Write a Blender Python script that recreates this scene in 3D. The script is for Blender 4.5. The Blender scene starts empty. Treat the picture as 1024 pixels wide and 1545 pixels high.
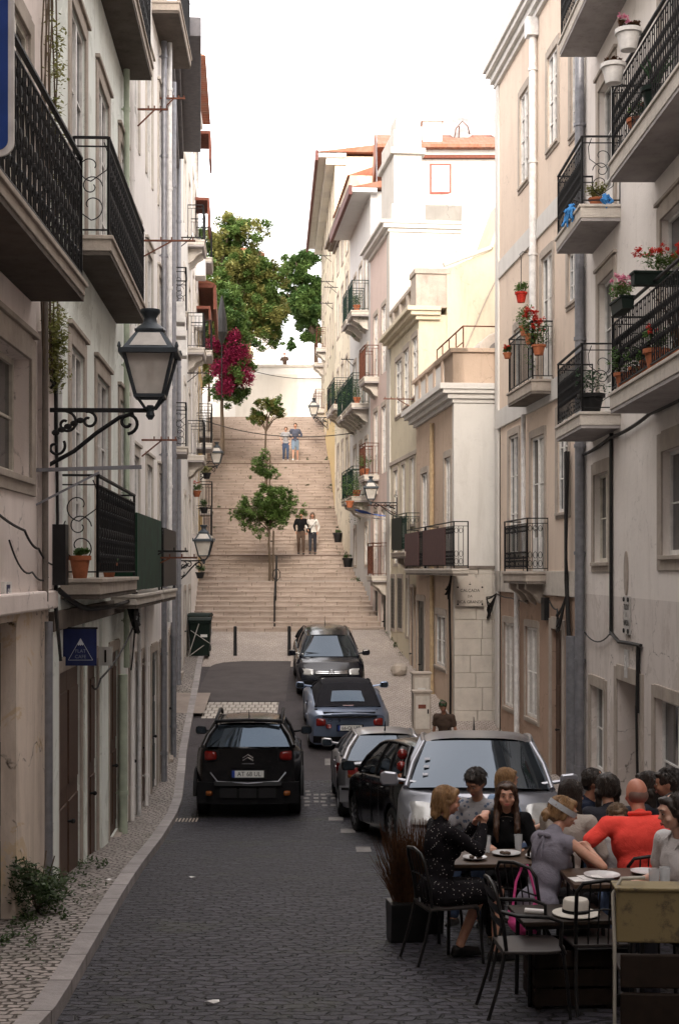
import bpy, bmesh, math, random
from mathutils import Vector, Matrix, noise
R = math.radians
random.seed(7)
SC = bpy.context.scene
COL = SC.collection
TS = bpy.data.scenes.new('workbench')      # a scratch scene where meshes are evaluated, removed at the end
TVL = TS.view_layers[0]
F = 2150.0; CX = 490.0; CY = 860.0      # focal length and vanishing point measured on the photograph

# ------------------------------------------------------------------ object helpers
def tag(o, label=None, cat=None, group=None, kind=None):
    if label: o['label'] = label
    if cat: o['category'] = cat
    if group: o['group'] = group
    if kind: o['kind'] = kind
    return o

def thing(name, label, cat, loc=(0, 0, 0), rz=0.0, group=None):
    o = bpy.data.objects.new(name, None); COL.objects.link(o)
    o.empty_display_size = 0.1
    o.location = loc; o.rotation_euler = (0, 0, rz)
    return tag(o, label, cat, group)

def rootmat(o):
    return Matrix.Translation(o.location) @ Matrix.Rotation(o.rotation_euler.z, 4, 'Z')

def kids(o): return [c for c in COL.objects if c.parent == o]
CH = {}
def copy_tree(o, parent=None):
    c = o.copy(); COL.objects.link(c); c.parent = parent
    if parent: CH.setdefault(parent.name, []).append(c)
    for ch in list(CH.get(o.name, [])): copy_tree(ch, c)
    return c

class MB:
    def __init__(s, T=None): s.v = []; s.f = []; s.mi = []; s.T = T
    def add(s, vs, fs, mi=0):
        b = len(s.v)
        T = s.T
        if T is not None: s.v.extend([tuple(T @ Vector(v)) for v in vs])
        else: s.v.extend([tuple(v) for v in vs])
        for f in fs: s.f.append(tuple(i + b for i in f)); s.mi.append(mi)
        return s
    def box(s, x0, x1, y0, y1, z0, z1, mi=0):
        v = [(x, y, z) for z in (z0, z1) for y in (y0, y1) for x in (x0, x1)]
        return s.add(v, [(0, 2, 3, 1), (4, 5, 7, 6), (0, 1, 5, 4), (2, 6, 7, 3), (0, 4, 6, 2), (1, 3, 7, 5)], mi)
    def rbox(s, c, size, rot, mi=0):
        hx, hy, hz = [a / 2 for a in size]; M = rot.to_matrix() if hasattr(rot, 'to_matrix') else rot
        v = [tuple(Vector(c) + M @ Vector((x, y, z))) for z in (-hz, hz) for y in (-hy, hy) for x in (-hx, hx)]
        return s.add(v, [(0, 2, 3, 1), (4, 5, 7, 6), (0, 1, 5, 4), (2, 6, 7, 3), (0, 4, 6, 2), (1, 3, 7, 5)], mi)
    def bar(s, p, q, w, h, mi=0, up=(0, 0, 1)):
        p = Vector(p); q = Vector(q); d = (q - p)
        if d.length < 1e-6: return s
        d.normalize(); up = Vector(up)
        if abs(d.dot(up)) > .99: up = Vector((1, 0, 0))
        a = d.cross(up).normalized() * w / 2; b = a.cross(d).normalized() * h / 2
        v = [p - a - b, p + a - b, p + a + b, p - a + b, q - a - b, q + a - b, q + a + b, q - a + b]
        return s.add(v, [(0, 3, 2, 1), (4, 5, 6, 7), (0, 1, 5, 4), (1, 2, 6, 5), (2, 3, 7, 6), (3, 0, 4, 7)], mi)
    def tube(s, pts, r, seg=6, mi=0, closed=False):
        pts = [Vector(p) for p in pts]; n = len(pts)
        if n < 2: return s
        rs = r if isinstance(r, (list, tuple)) else [r] * n
        vs = []; prev = None
        for i, p in enumerate(pts):
            if closed: d = pts[(i + 1) % n] - pts[i - 1]
            else: d = pts[min(i + 1, n - 1)] - pts[max(i - 1, 0)]
            if d.length < 1e-9: d = Vector((0, 0, 1))
            d.normalize()
            if prev is None:
                a = d.cross(Vector((0, 0, 1)))
                if a.length < .1: a = d.cross(Vector((1, 0, 0)))
            else:
                a = prev - d * prev.dot(d)
                if a.length < 1e-4: a = d.orthogonal()
            a.normalize(); prev = a; b = d.cross(a)
            for k in range(seg):
                t = 2 * math.pi * k / seg
                vs.append(p + (a * math.cos(t) + b * math.sin(t)) * rs[i])
        fs = []
        m = n if closed else n - 1
        for i in range(m):
            j = (i + 1) % n
            for k in range(seg):
                k2 = (k + 1) % seg
                fs.append((i * seg + k, i * seg + k2, j * seg + k2, j * seg + k))
        if not closed:
            fs.append(tuple(range(seg))[::-1]); fs.append(tuple((n - 1) * seg + k for k in range(seg)))
        return s.add(vs, fs, mi)
    def lathe(s, prof, c=(0, 0, 0), seg=16, mi=0):
        c = Vector(c); vs = []; fs = []
        for r, z in prof:
            for k in range(seg):
                t = 2 * math.pi * k / seg
                vs.append(c + Vector((r * math.cos(t), r * math.sin(t), z)))
        for i in range(len(prof) - 1):
            for k in range(seg):
                k2 = (k + 1) % seg
                fs.append((i * seg + k, i * seg + k2, (i + 1) * seg + k2, (i + 1) * seg + k))
        fs.append(tuple(range(seg))[::-1]); fs.append(tuple((len(prof) - 1) * seg + k for k in range(seg)))
        return s.add(vs, fs, mi)
    def prism(s, poly, fn, t0, t1, mi=0):
        """poly: list of 2D; fn(a,b,t)->3D point"""
        n = len(poly)
        v = [fn(a, b, t0) for a, b in poly] + [fn(a, b, t1) for a, b in poly]
        fs = [tuple(range(n))[::-1], tuple(range(n, 2 * n))]
        for i in range(n):
            j = (i + 1) % n; fs.append((i, j, n + j, n + i))
        return s.add(v, fs, mi)
    def ell(s, c, r, seg=12, rings=8, rot=None, mi=0):
        c = Vector(c); vs = []; fs = []
        rx, ry, rz = r if isinstance(r, (tuple, list)) else (r, r, r)
        for i in range(rings + 1):
            ph = math.pi * i / rings
            for k in range(seg):
                t = 2 * math.pi * k / seg
                p = Vector((rx * math.sin(ph) * math.cos(t), ry * math.sin(ph) * math.sin(t), -rz * math.cos(ph)))
                if rot is not None: p = rot @ p
                vs.append(c + p)
        for i in range(rings):
            for k in range(seg):
                k2 = (k + 1) % seg
                fs.append((i * seg + k, i * seg + k2, (i + 1) * seg + k2, (i + 1) * seg + k))
        return s.add(vs, fs, mi)
    def build(s, name, mats, parent=None, world=False, smooth=None, bevel=0, loc=None, rz=0.0, dz=0.0):
        vs = s.v
        if world and parent is not None:
            r = parent
            while r.parent: r = r.parent
            inv = rootmat(r).inverted()
            vs = [inv @ Vector(v) for v in vs]
        elif loc is not None and parent is None:
            inv = (Matrix.Translation(loc) @ Matrix.Rotation(rz, 4, 'Z')).inverted()
            vs = [inv @ Vector(v) for v in vs]
        if dz: vs = [(v[0], v[1], v[2] + dz) for v in vs]
        me = bpy.data.meshes.new(name)
        me.from_pydata([tuple(v) for v in vs], [], s.f)
        if not isinstance(mats, (list, tuple)): mats = [mats]
        for m in mats: me.materials.append(m)
        if len(mats) > 1:
            me.polygons.foreach_set('material_index', s.mi)
        if smooth is not None:
            me.polygons.foreach_set('use_smooth', [True] * len(me.polygons))
            me.set_sharp_from_angle(angle=R(smooth))
        me.update()
        o = bpy.data.objects.new(name, me); COL.objects.link(o)
        if parent is not None:
            o.parent = parent; CH.setdefault(parent.name, []).append(o)
        elif loc is not None:
            o.location = loc; o.rotation_euler = (0, 0, rz)
        if bevel:
            b = o.modifiers.new('bevel', 'BEVEL'); b.width = bevel; b.segments = 2; b.limit_method = 'ANGLE'; b.angle_limit = R(35)
        return o

def text_mb(mb, s, size, M, depth=.003, mi=0, align='CENTER', sx=1.0):
    cu = bpy.data.curves.new('t', 'FONT'); cu.body = s; cu.size = size; cu.extrude = depth / 2
    cu.align_x = align; cu.align_y = 'CENTER'; cu.resolution_u = 3
    o = bpy.data.objects.new('t', cu); TS.collection.objects.link(o)
    TVL.update()
    dg = TVL.depsgraph
    me = bpy.data.meshes.new_from_object(o.evaluated_get(dg))
    mb.add([M @ Vector((v.co.x * sx, v.co.y, v.co.z)) for v in me.vertices], [tuple(p.vertices) for p in me.polygons], mi)
    bpy.data.objects.remove(o); bpy.data.meshes.remove(me); bpy.data.curves.remove(cu)

def lin(c):  # sRGB 0-255 -> linear
    return tuple(((x / 255) / 12.92 if x / 255 <= .04045 else (((x / 255) + .055) / 1.055) ** 2.4) for x in c)

# ------------------------------------------------------------------ materials
class NT:
    def __init__(s, name):
        s.m = bpy.data.materials.new(name); s.m.use_nodes = True
        s.t = s.m.node_tree; s.n = s.t.nodes; s.l = s.t.links
        s.b = s.n['Principled BSDF']
    def node(s, typ, **kw):
        n = s.n.new(typ)
        for k, v in kw.items():
            if k.startswith('i_'):
                key = k[2:].replace('_', ' ')
                n.inputs[int(key) if key.isdigit() else key].default_value = v
            else: setattr(n, k, v)
        return n
    def link(s, a, b): s.l.new(a, b)
    def coord(s, mode='Object', scale=(1, 1, 1)):
        tc = s.node('ShaderNodeTexCoord'); mp = s.node('ShaderNodeMapping'); mp.inputs['Scale'].default_value = scale
        s.link(tc.outputs[mode], mp.inputs[0]); return mp.outputs[0]
    def noise(s, v, scale, detail=4, rough=.6, dist=0):
        n = s.node('ShaderNodeTexNoise', i_Scale=scale, i_Detail=detail, i_Roughness=rough, i_Distortion=dist)
        s.link(v, n.inputs['Vector']); return n.outputs['Fac']
    def ramp(s, f, p0, p1, c0=(0, 0, 0, 1), c1=(1, 1, 1, 1)):
        r = s.node('ShaderNodeValToRGB'); e = r.color_ramp.elements
        e[0].position = p0; e[1].position = p1; e[0].color = c0; e[1].color = c1
        s.link(f, r.inputs[0]); return r.outputs[0]
    def mix(s, f, a, b, blend='MIX'):
        m = s.node('ShaderNodeMix', data_type='RGBA', blend_type=blend)
        for sock, val in ((m.inputs[0], f), (m.inputs[6], a), (m.inputs[7], b)):
            if hasattr(val, 'is_output'): s.link(val, sock)
            else: sock.default_value = val if not (isinstance(val, tuple) and len(val) == 3) else (*val, 1)
        return m.outputs[2]
    def math(s, op, a, b=0.0):
        m = s.node('ShaderNodeMath', operation=op)
        for i, val in enumerate((a, b)):
            if hasattr(val, 'is_output'): s.link(val, m.inputs[i])
            else: m.inputs[i].default_value = val
        return m.outputs[0]
    def bump(s, h, strength=.3, dist=.02, normal=None):
        b = s.node('ShaderNodeBump', i_Strength=strength, i_Distance=dist)
        s.link(h, b.inputs['Height'])
        if normal is not None: s.link(normal, b.inputs['Normal'])
        return b.outputs[0]
    def out(s, color=None, rough=None, normal=None, **kw):
        if color is not None:
            if hasattr(color, 'is_output'): s.link(color, s.b.inputs['Base Color'])
            else: s.b.inputs['Base Color'].default_value = (*color, 1)
        if rough is not None:
            if hasattr(rough, 'is_output'): s.link(rough, s.b.inputs['Roughness'])
            else: s.b.inputs['Roughness'].default_value = rough
        if normal is not None: s.link(normal, s.b.inputs['Normal'])
        for k, v in kw.items(): s.b.inputs[k.replace('_', ' ')].default_value = v
        return s.m

def plaster(name, col, dirt=(.18, .15, .12), amt=.5, patch=None, grime=.5, crack=0.0):
    t = NT(name); v = t.coord()
    n1 = t.noise(v, .9, 6, .65); n2 = t.noise(v, 7, 5, .7); n3 = t.noise(v, 60, 3, .6)
    vs = t.coord(scale=(1.3, 1.3, .22)); n4 = t.noise(vs, 1.6, 6, .75, .5)       # long vertical rain streaks
    c = t.mix(t.math('MULTIPLY', t.ramp(n1, .38, .72), amt * .55), col, tuple(a * .72 + b * .16 for a, b in zip(col, dirt)))
    c = t.mix(t.math('MULTIPLY', t.ramp(n4, .5, .85), grime), c, dirt)
    n6 = t.noise(v, 2.6, 8, .8, .3); c = t.mix(t.math('MULTIPLY', t.ramp(n6, .56, .66), amt * .6), c, tuple(a * .7 + b * .1 for a, b in zip(col, dirt)))
    c = t.mix(t.math('MULTIPLY', t.ramp(n2, .6, .8), amt * .35), c, tuple(a * .6 for a in col))
    if patch:
        n5 = t.noise(v, .8, 9, .72, .8); c = t.mix(t.ramp(n5, .545, .56), c, patch)
    if crack:
        wv = t.node('ShaderNodeVectorMath', operation='ADD'); nn = t.node('ShaderNodeTexNoise', i_Scale=3.0, i_Detail=6.0); t.link(v, nn.inputs['Vector']); t.link(v, wv.inputs[0])
        ws_ = t.node('ShaderNodeVectorMath', operation='SCALE'); t.link(nn.outputs['Color'], ws_.inputs[0]); ws_.inputs['Scale'].default_value = .5; t.link(ws_.outputs[0], wv.inputs[1])
        cr = t.node('ShaderNodeTexVoronoi', i_Scale=.55, feature='DISTANCE_TO_EDGE'); t.link(wv.outputs[0], cr.inputs['Vector'])
        msk = t.math('MULTIPLY', t.ramp(cr.outputs['Distance'], .0, .008, (1, 1, 1, 1), (0, 0, 0, 1)), t.math('MULTIPLY', t.ramp(n2, .42, .6), crack)); c = t.mix(msk, c, tuple(a * .3 for a in dirt))
    c = t.mix(.06, c, n3, 'OVERLAY')
    h = t.math('ADD', t.math('MULTIPLY', n2, .6), t.math('MULTIPLY', n3, .25))
    return t.out(c, .95, t.bump(h, .5, .02), Specular_IOR_Level=.08)

def stone(name, col, amt=.5, bs=14):
    t = NT(name); v = t.coord()
    n1 = t.noise(v, 2.5, 6, .7); n2 = t.noise(v, bs, 6, .75); n3 = t.noise(t.coord(scale=(3, 3, .5)), 2.2, 5, .6)
    c = t.mix(t.math('MULTIPLY', t.ramp(n1, .35, .7), amt), col, tuple(a * .5 for a in col))
    c = t.mix(t.math('MULTIPLY', t.ramp(n2, .55, .75), amt * .7), c, tuple(a * .4 for a in col))
    c = t.mix(t.math('MULTIPLY', t.ramp(n3, .55, .75), amt * .5), c, (.09, .075, .06))
    return t.out(c, .9, t.bump(n2, .45, .02), Specular_IOR_Level=.12)

def simple(name, col, rough=.6, metal=0.0, bs=0, var=.15, vs=8, **kw):
    t = NT(name); v = t.coord(); n = t.noise(v, vs, 4, .6)
    c = t.mix(t.ramp(n, .3, .75), tuple(min(1, a * (1 + var)) for a in col), tuple(a * (1 - var * 1.6) for a in col))
    nb = t.bump(t.noise(v, bs, 4, .6), .25, .01) if bs else None
    kw.setdefault('Specular_IOR_Level', .3)
    return t.out(c, rough, nb, Metallic=metal, **kw)

def glassm(name, col=(.02, .022, .025), rough=.06):
    t = NT(name); v = t.coord(); n = t.noise(v, 1.3, 3, .5)
    c = t.mix(t.ramp(n, .35, .7), col, tuple(a * 2.6 for a in col))
    return t.out(c, rough, t.bump(t.noise(v, 1.1, 2, .5), .05, .03), IOR=1.5)

M = {}
M['w_r1'] = plaster('wall_grey_white_plaster', (.80, .745, .70), (.34, .28, .23), .7, grime=.35, crack=.3)
M['w_r1b'] = plaster('wall_ground_floor_shaded_grey_plaster', (.70, .64, .60), (.22, .18, .15), .9, grime=.5, patch=(.58, .52, .48), crack=.8)  # base darker than the storeys above, standing in for shade at street level
M['w_r2'] = plaster('wall_beige_plaster', (.70, .58, .48), (.27, .2, .16), .6, grime=.35, crack=.3)
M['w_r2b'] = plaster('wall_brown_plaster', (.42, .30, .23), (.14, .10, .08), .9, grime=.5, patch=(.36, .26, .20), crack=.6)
M['w_r3'] = plaster('wall_tan_plaster', (.54, .42, .33), (.2, .15, .11), .8, grime=.5, crack=.5)
M['w_white'] = plaster('wall_white_plaster', (.64, .62, .59), (.26, .23, .2), .5, grime=.4)
M['w_tower'] = plaster('wall_chalky_white_plaster', (.50, .475, .44), (.2, .17, .14), .7, grime=.6, crack=.4)
M['w_cream'] = plaster('wall_cream_plaster', (.58, .52, .40), (.24, .2, .15), .6, grime=.5, crack=.3)
M['w_cream2'] = plaster('wall_old_cream_plaster', (.70, .63, .50), (.24, .2, .15), .8, grime=.5, patch=(.42, .37, .3))
M['w_pink'] = plaster('wall_pink_plaster', (.62, .50, .455), (.26, .2, .17), .6, grime=.45)
M['w_blue'] = plaster('wall_blue_grey_plaster', (.58, .57, .56), (.26, .23, .2), .6, grime=.35)
M['w_yellow'] = plaster('wall_yellow_plaster', (.62, .47, .25), (.28, .2, .13), .6, grime=.35)
M['w_l1'] = plaster('wall_pink_grey_old_plaster', (.86, .77, .72), (.33, .25, .2), .9, grime=.35, crack=.7)
M['w_l1b'] = plaster('wall_worn_shaded_limestone_plaster', (.78, .67, .57), (.22, .16, .11), 1.0, grime=.6, patch=(.66, .52, .36), crack=1.0)  # base darkened for the street's shade; peeling patches and cracks are wear
M['w_l2'] = plaster('wall_pale_green_plaster', (.82, .86, .81), (.36, .31, .25), .8, grime=.5, patch=(.66, .69, .64), crack=.3)
M['w_l3'] = plaster('wall_off_white_left_plaster', (.86, .83, .80), (.3, .25, .22), .6, grime=.35)
M['w_orange'] = plaster('wall_orange_plaster', (.56, .36, .25), (.4, .3, .2), .4, grime=.25)
M['stone'] = stone('limestone_trim', (.46, .40, .345), .55)
M['stone_l'] = stone('pale_limestone', (.60, .55, .49), .45)
M['stone_d'] = stone('dark_mottled_stone', (.22, .19, .165), .8)  # dark mottled stone for bands, a cornice and some balcony undersides
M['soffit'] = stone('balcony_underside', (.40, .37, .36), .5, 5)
M['soffit_d'] = stone('dark_balcony_underside', (.13, .11, .095), .8, 5)  # much darker tone for the underside sheets of some balconies
M['white_paint'] = simple('white_painted_wood', (.72, .70, .67), .5)
M['cream_paint'] = simple('cream_painted_wood', (.62, .58, .50), .55)
M['dark_paint'] = simple('dark_green_painted_wood', (.018, .026, .024), .45)
M['brown_wood'] = simple('brown_painted_wood', (.085, .05, .035), .55, vs=20)
M['iron'] = simple('black_wrought_iron', (.012, .012, .013), .6, 0, bs=60, Specular_IOR_Level=.25)
M['iron_g'] = simple('dark_green_iron', (.012, .03, .024), .45, .2, bs=50)
M['iron_r'] = simple('rusty_iron', (.14, .055, .035), .8, .2, bs=50, var=.4)
M['rust_red'] = simple('red_brown_paint', (.17, .055, .035), .75, var=.25)
M['eave_red'] = simple('dark_red_painted_eave', (.12, .045, .04), .7)
M['eave_grey'] = simple('grey_painted_eave', (.13, .125, .135), .75, bs=10)
M['pane'] = glassm('window_glass')
M['pane_l'] = glassm('window_glass_pale_blind', (.16, .155, .15), .15)
M['curtain'] = simple('lace_curtain', (.55, .53, .50), .9, vs=30, var=.2)
M['pipe_grey'] = simple('grey_metal_pipe', (.26, .265, .29), .45, .5, bs=20)
M['pipe_white'] = simple('white_plastic_pipe', (.68, .67, .66), .4)
M['pipe_green'] = simple('pale_green_pipe', (.44, .50, .39), .6, bs=30, vs=3)
M['pipe_yellow'] = simple('ochre_pipe', (.42, .31, .19), .7)
M['cable'] = simple('black_cable', (.012, .011, .011), .6)
M['cable_w'] = simple('pale_cable', (.4, .38, .35), .6)
M['terra'] = simple('terracotta_pot', (.36, .12, .055), .8, bs=40, var=.25)
M['plas_green'] = simple('green_plastic', (.003, .010, .007), .6, Specular_IOR_Level=.2)
M['plas_white'] = simple('white_plastic', (.7, .68, .66), .5)
M['black_plastic'] = simple('black_plastic', (.012, .012, .013), .5)

def tiles_mat():
    t = NT('terracotta_roof_tiles'); v = t.coord(scale=(1, 1, 1))
    w = t.node('ShaderNodeTexWave', i_Scale=1.6, i_Distortion=.3); t.link(v, w.inputs[0])
    n = t.noise(v, 9, 5, .7)
    c = t.mix(t.ramp(n, .35, .7), (.34, .12, .065), (.20, .075, .045))
    c = t.mix(t.ramp(t.noise(v, 1.4), .5, .8), c, (.24, .17, .13))
    return t.out(c, .85, t.bump(w.outputs[0], .6, .05))
M['tiles'] = tiles_mat()

def cobble_mat(name, c1, c2, mortar, sx, sy, ms=.02, distort=.03, bumpd=.02, rowvar=.5, rough=.75, green=0.0, rot=0.0):
    """rows of hand-cut setts: brick texture on the ground plane, pushed about by noise"""
    t = NT(name); tc = t.node('ShaderNodeTexCoord')
    mp = t.node('ShaderNodeMapping'); mp.inputs['Rotation'].default_value = (0, 0, rot); t.link(tc.outputs['Object'], mp.inputs[0]); v = mp.outputs[0]
    n = t.node('ShaderNodeTexNoise', i_Scale=2.2, i_Detail=3.0); t.link(v, n.inputs['Vector'])
    sub = t.node('ShaderNodeVectorMath', operation='SUBTRACT'); t.link(n.outputs['Color'], sub.inputs[0]); sub.inputs[1].default_value = (.5, .5, .5)
    sc = t.node('ShaderNodeVectorMath', operation='SCALE'); t.link(sub.outputs[0], sc.inputs[0]); sc.inputs['Scale'].default_value = distort * 6
    ad = t.node('ShaderNodeVectorMath', operation='ADD'); t.link(v, ad.inputs[0]); t.link(sc.outputs[0], ad.inputs[1])
    n2 = t.node('ShaderNodeTexNoise', i_Scale=14.0, i_Detail=2.0); t.link(v, n2.inputs['Vector'])
    sub2 = t.node('ShaderNodeVectorMath', operation='SUBTRACT'); t.link(n2.outputs['Color'], sub2.inputs[0]); sub2.inputs[1].default_value = (.5, .5, .5)
    sc2 = t.node('ShaderNodeVectorMath', operation='SCALE'); t.link(sub2.outputs[0], sc2.inputs[0]); sc2.inputs['Scale'].default_value = distort
    ad2 = t.node('ShaderNodeVectorMath', operation='ADD'); t.link(ad.outputs[0], ad2.inputs[0]); t.link(sc2.outputs[0], ad2.inputs[1])
    b = t.node('ShaderNodeTexBrick', i_Scale=1.0, offset=.5); t.link(ad2.outputs[0], b.inputs['Vector'])
    b.inputs['Brick Width'].default_value = sx; b.inputs['Row Height'].default_value = sy
    b.inputs['Mortar Size'].default_value = ms; b.inputs['Mortar Smooth'].default_value = .6; b.inputs['Bias'].default_value = -.1
    b.inputs['Color1'].default_value = (*c1, 1); b.inputs['Color2'].default_value = (*c2, 1); b.inputs['Mortar'].default_value = (*mortar, 1)
    big = t.noise(v, .55, 5, .6); fine = t.noise(v, 45, 4, .7)
    c = t.mix(t.math('MULTIPLY', t.ramp(big, .4, .7), .45), b.outputs['Color'], tuple(a * .45 for a in c1))
    c = t.mix(t.math('MULTIPLY', t.ramp(fine, .5, .8), .5), c, tuple(min(1, a * 1.5) for a in c2))
    if green:
        c = t.mix(t.math('MULTIPLY', t.ramp(t.noise(v, .9, 5, .7), .56, .72), green), c, (.045, .05, .02))
    h = t.math('ADD', t.math('MULTIPLY', t.math('SUBTRACT', 1.0, b.outputs['Fac']), 1.0), t.math('MULTIPLY', fine, .25))
    h = t.math('ADD', h, t.math('MULTIPLY', t.noise(v, 6.5, 3), .8))
    return t.out(c, rough, t.bump(h, 1.0, bumpd), Specular_IOR_Level=.35)
M['cob_dark'] = cobble_mat('basalt_setts', (.023, .022, .030), (.058, .054, .069), (.003, .0027, .003), .17, .11, .018, .055, .045, green=.6, rough=.62)
M['cob_light'] = cobble_mat('limestone_setts', (.27, .24, .22), (.37, .325, .295), (.05, .04, .03), .115, .105, .016, .045, .028, green=.5, rough=.7)
M['cob_plaza'] = cobble_mat('plaza_limestone_setts', (.40, .345, .31), (.52, .455, .41), (.17, .135, .11), .11, .11, .012, .02, .012, green=.15)
def kerb_mat():
    t = NT('kerb_stone'); tc = t.node('ShaderNodeTexCoord'); sp = t.node('ShaderNodeSeparateXYZ'); t.link(tc.outputs['Object'], sp.inputs[0])
    cb = t.node('ShaderNodeCombineXYZ'); t.link(sp.outputs[1], cb.inputs[0]); cb.inputs[1].default_value = 12.0
    b = t.node('ShaderNodeTexBrick', i_Scale=1.0); t.link(cb.outputs[0], b.inputs['Vector']); b.inputs['Brick Width'].default_value = .95; b.inputs['Row Height'].default_value = 50; b.inputs['Mortar Size'].default_value = .012
    b.inputs['Color1'].default_value = (.27, .25, .245, 1); b.inputs['Color2'].default_value = (.36, .33, .32, 1); b.inputs['Mortar'].default_value = (.05, .045, .04, 1)
    v = t.coord(); n = t.noise(v, 3, 7, .75); c = t.mix(t.math('MULTIPLY', t.ramp(n, .4, .65), .6), b.outputs['Color'], (.16, .145, .135)); return t.out(c, .85, t.bump(t.noise(v, 18, 5, .7), .5, .02))
M['kerb'] = kerb_mat()

def asphalt():
    t = NT('worn_asphalt'); v = t.coord()
    n = t.noise(v, 1.1, 6, .65); f = t.noise(v, 70, 3, .7)
    c = t.mix(t.ramp(n, .35, .7), (.062, .054, .058), (.036, .031, .034)); c = t.mix(t.ramp(f, .5, .75), c, (.14, .13, .125))
    cr = t.node('ShaderNodeTexVoronoi', i_Scale=.6, feature='DISTANCE_TO_EDGE'); t.link(v, cr.inputs['Vector'])
    c = t.mix(t.ramp(cr.outputs['Distance'], .0, .012, (1, 1, 1, 1), (0, 0, 0, 1)), c, (.03, .026, .024))
    return t.out(c, .85, t.bump(f, .5, .01), Specular_IOR_Level=.2)
M['asphalt'] = asphalt()

def steps_mat():
    t = NT('pink_stone_steps'); tc = t.node('ShaderNodeTexCoord')
    b = t.node('ShaderNodeTexBrick', i_Scale=1.0, offset=.37); t.link(tc.outputs['Object'], b.inputs['Vector'])
    b.inputs['Brick Width'].default_value = 1.25; b.inputs['Row Height'].default_value = .41; b.inputs['Mortar Size'].default_value = .012
    b.inputs['Color1'].default_value = (.36, .295, .25, 1); b.inputs['Color2'].default_value = (.42, .345, .295, 1); b.inputs['Mortar'].default_value = (.14, .10, .08, 1)
    v = t.coord(); n = t.noise(v, 1.2, 6, .7); n2 = t.noise(v, 12, 5, .7)
    c = t.mix(t.math('MULTIPLY', t.ramp(n, .4, .72), .5), b.outputs['Color'], (.21, .155, .125))
    c = t.mix(t.math('MULTIPLY', t.ramp(n2, .55, .8), .4), c, (.42, .34, .29))
    return t.out(c, .9, t.bump(n2, .4, .02))
M['steps'] = steps_mat()
def riser_mat():
    t = NT('step_riser_stone'); tc = t.node('ShaderNodeTexCoord'); sp = t.node('ShaderNodeSeparateXYZ'); t.link(tc.outputs['Object'], sp.inputs[0])
    fl = t.math('FLOOR', t.math('MULTIPLY', sp.outputs[1], 2.1)); xx = t.math('ADD', sp.outputs[0], t.math('MULTIPLY', fl, .371))
    cb = t.node('ShaderNodeCombineXYZ'); t.link(xx, cb.inputs[0]); cb.inputs[1].default_value = 12.0
    b = t.node('ShaderNodeTexBrick', i_Scale=1.0); t.link(cb.outputs[0], b.inputs['Vector']); b.inputs['Brick Width'].default_value = 1.25; b.inputs['Row Height'].default_value = 50; b.inputs['Mortar Size'].default_value = .014
    b.inputs['Color1'].default_value = (.33, .27, .23, 1); b.inputs['Color2'].default_value = (.42, .345, .30, 1); b.inputs['Mortar'].default_value = (.17, .135, .11, 1)
    v = t.coord(); n = t.noise(v, 1.6, 6, .7); c = t.mix(t.math('MULTIPLY', t.ramp(n, .4, .7), .65), b.outputs['Color'], (.18, .135, .11))
    return t.out(c, .9, t.bump(t.noise(v, 14, 5, .7), .5, .02))
M['riser'] = riser_mat()

# ------------------------------------------------------------------ plan of the place (x right, y up the street, z up, eye level z = 0)
def interp(tab, x):
    if x <= tab[0][0]: return tab[0][1]
    for (a, va), (b, vb) in zip(tab, tab[1:]):
        if x <= b: return va + (vb - va) * (x - a) / (b - a)
    return tab[-1][1]
GZ = [(-30, -1.5), (0, -1.6), (4, -2.3), (9, -2.9), (11.5, -3.1), (15.5, -3.42), (20, -3.85), (23.4, -4.10), (27, -4.14), (30, -4.05), (32, -3.95), (34.5, -3.62), (37.5, -3.2), (41, -2.85), (43.5, -2.58), (46.5, -2.1), (47, -2.05)]
SL = [(47, -2.05), (53, -.43), (54.6, -.40), (58, .62), (59.4, .66), (70.5, 5.4), (71.8, 5.45), (80.5, 8.6), (82, 8.7), (90, 8.8)]
def gz(y): return interp(GZ, y) if y <= 47 else interp(SL, y)
LW = [(-30, -2.6), (11.8, -2.7), (14.2, -2.75), (21.9, -3.05), (29, -3.2), (37, -3.9), (46, -4.3), (53, -4.7), (70, -5.8), (82, -6.7), (90, -7)]
RW = [(-30, 4.7), (26.1, 4.6), (33.6, 3.94), (34, 3.1), (40, 2.6), (45.5, 2.1), (50, 1.6), (57, 1.0), (64, .45), (82, -.2), (90, -.5)]
LK = [(-30, -1.7), (9.3, -1.73), (14, -2.0), (17, -2.15), (25, -2.5), (31, -3.0), (33, -3.12), (38, -3.35), (42, -3.6), (47, -3.7)]
RK = [(-30, 3.3), (8, 3.2), (16, 3.1), (22, 3.0), (26, 2.6), (30, 1.95), (35, 1.25), (38, 1.05), (42, .9), (44, .9)]

def sheet(name, xl, xr, ys, mat, dz=0.0, nx=6, thick=0.0, gzf=gz):
    mb = MB()
    vs = []; n = nx + 1
    for y in ys:
        a, b = xl(y), xr(y)
        for i in range(n): vs.append((a + (b - a) * i / nx, y, gzf(y) + dz))
    fs = [(j * n + i, j * n + i + 1, (j + 1) * n + i + 1, (j + 1) * n + i) for j in range(len(ys) - 1) for i in range(nx)]
    mb.add(vs, fs)
    if thick:
        m = len(ys)
        base = [(vs[j * n][0], vs[j * n][1], vs[j * n][2]) for j in range(m)] + [(vs[j * n][0], vs[j * n][1], vs[j * n][2] - thick) for j in range(m)]
        mb.add(base, [(j, j + 1, m + j + 1, m + j) for j in range(m - 1)])
        base = [vs[j * n + nx] for j in range(m)] + [(vs[j * n + nx][0], vs[j * n + nx][1], vs[j * n + nx][2] - thick) for j in range(m)]
        mb.add(base, [(j + 1, j, m + j, m + j + 1) for j in range(m - 1)])
    o = mb.build(name, mat); tag(o, kind='structure'); return o
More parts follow.
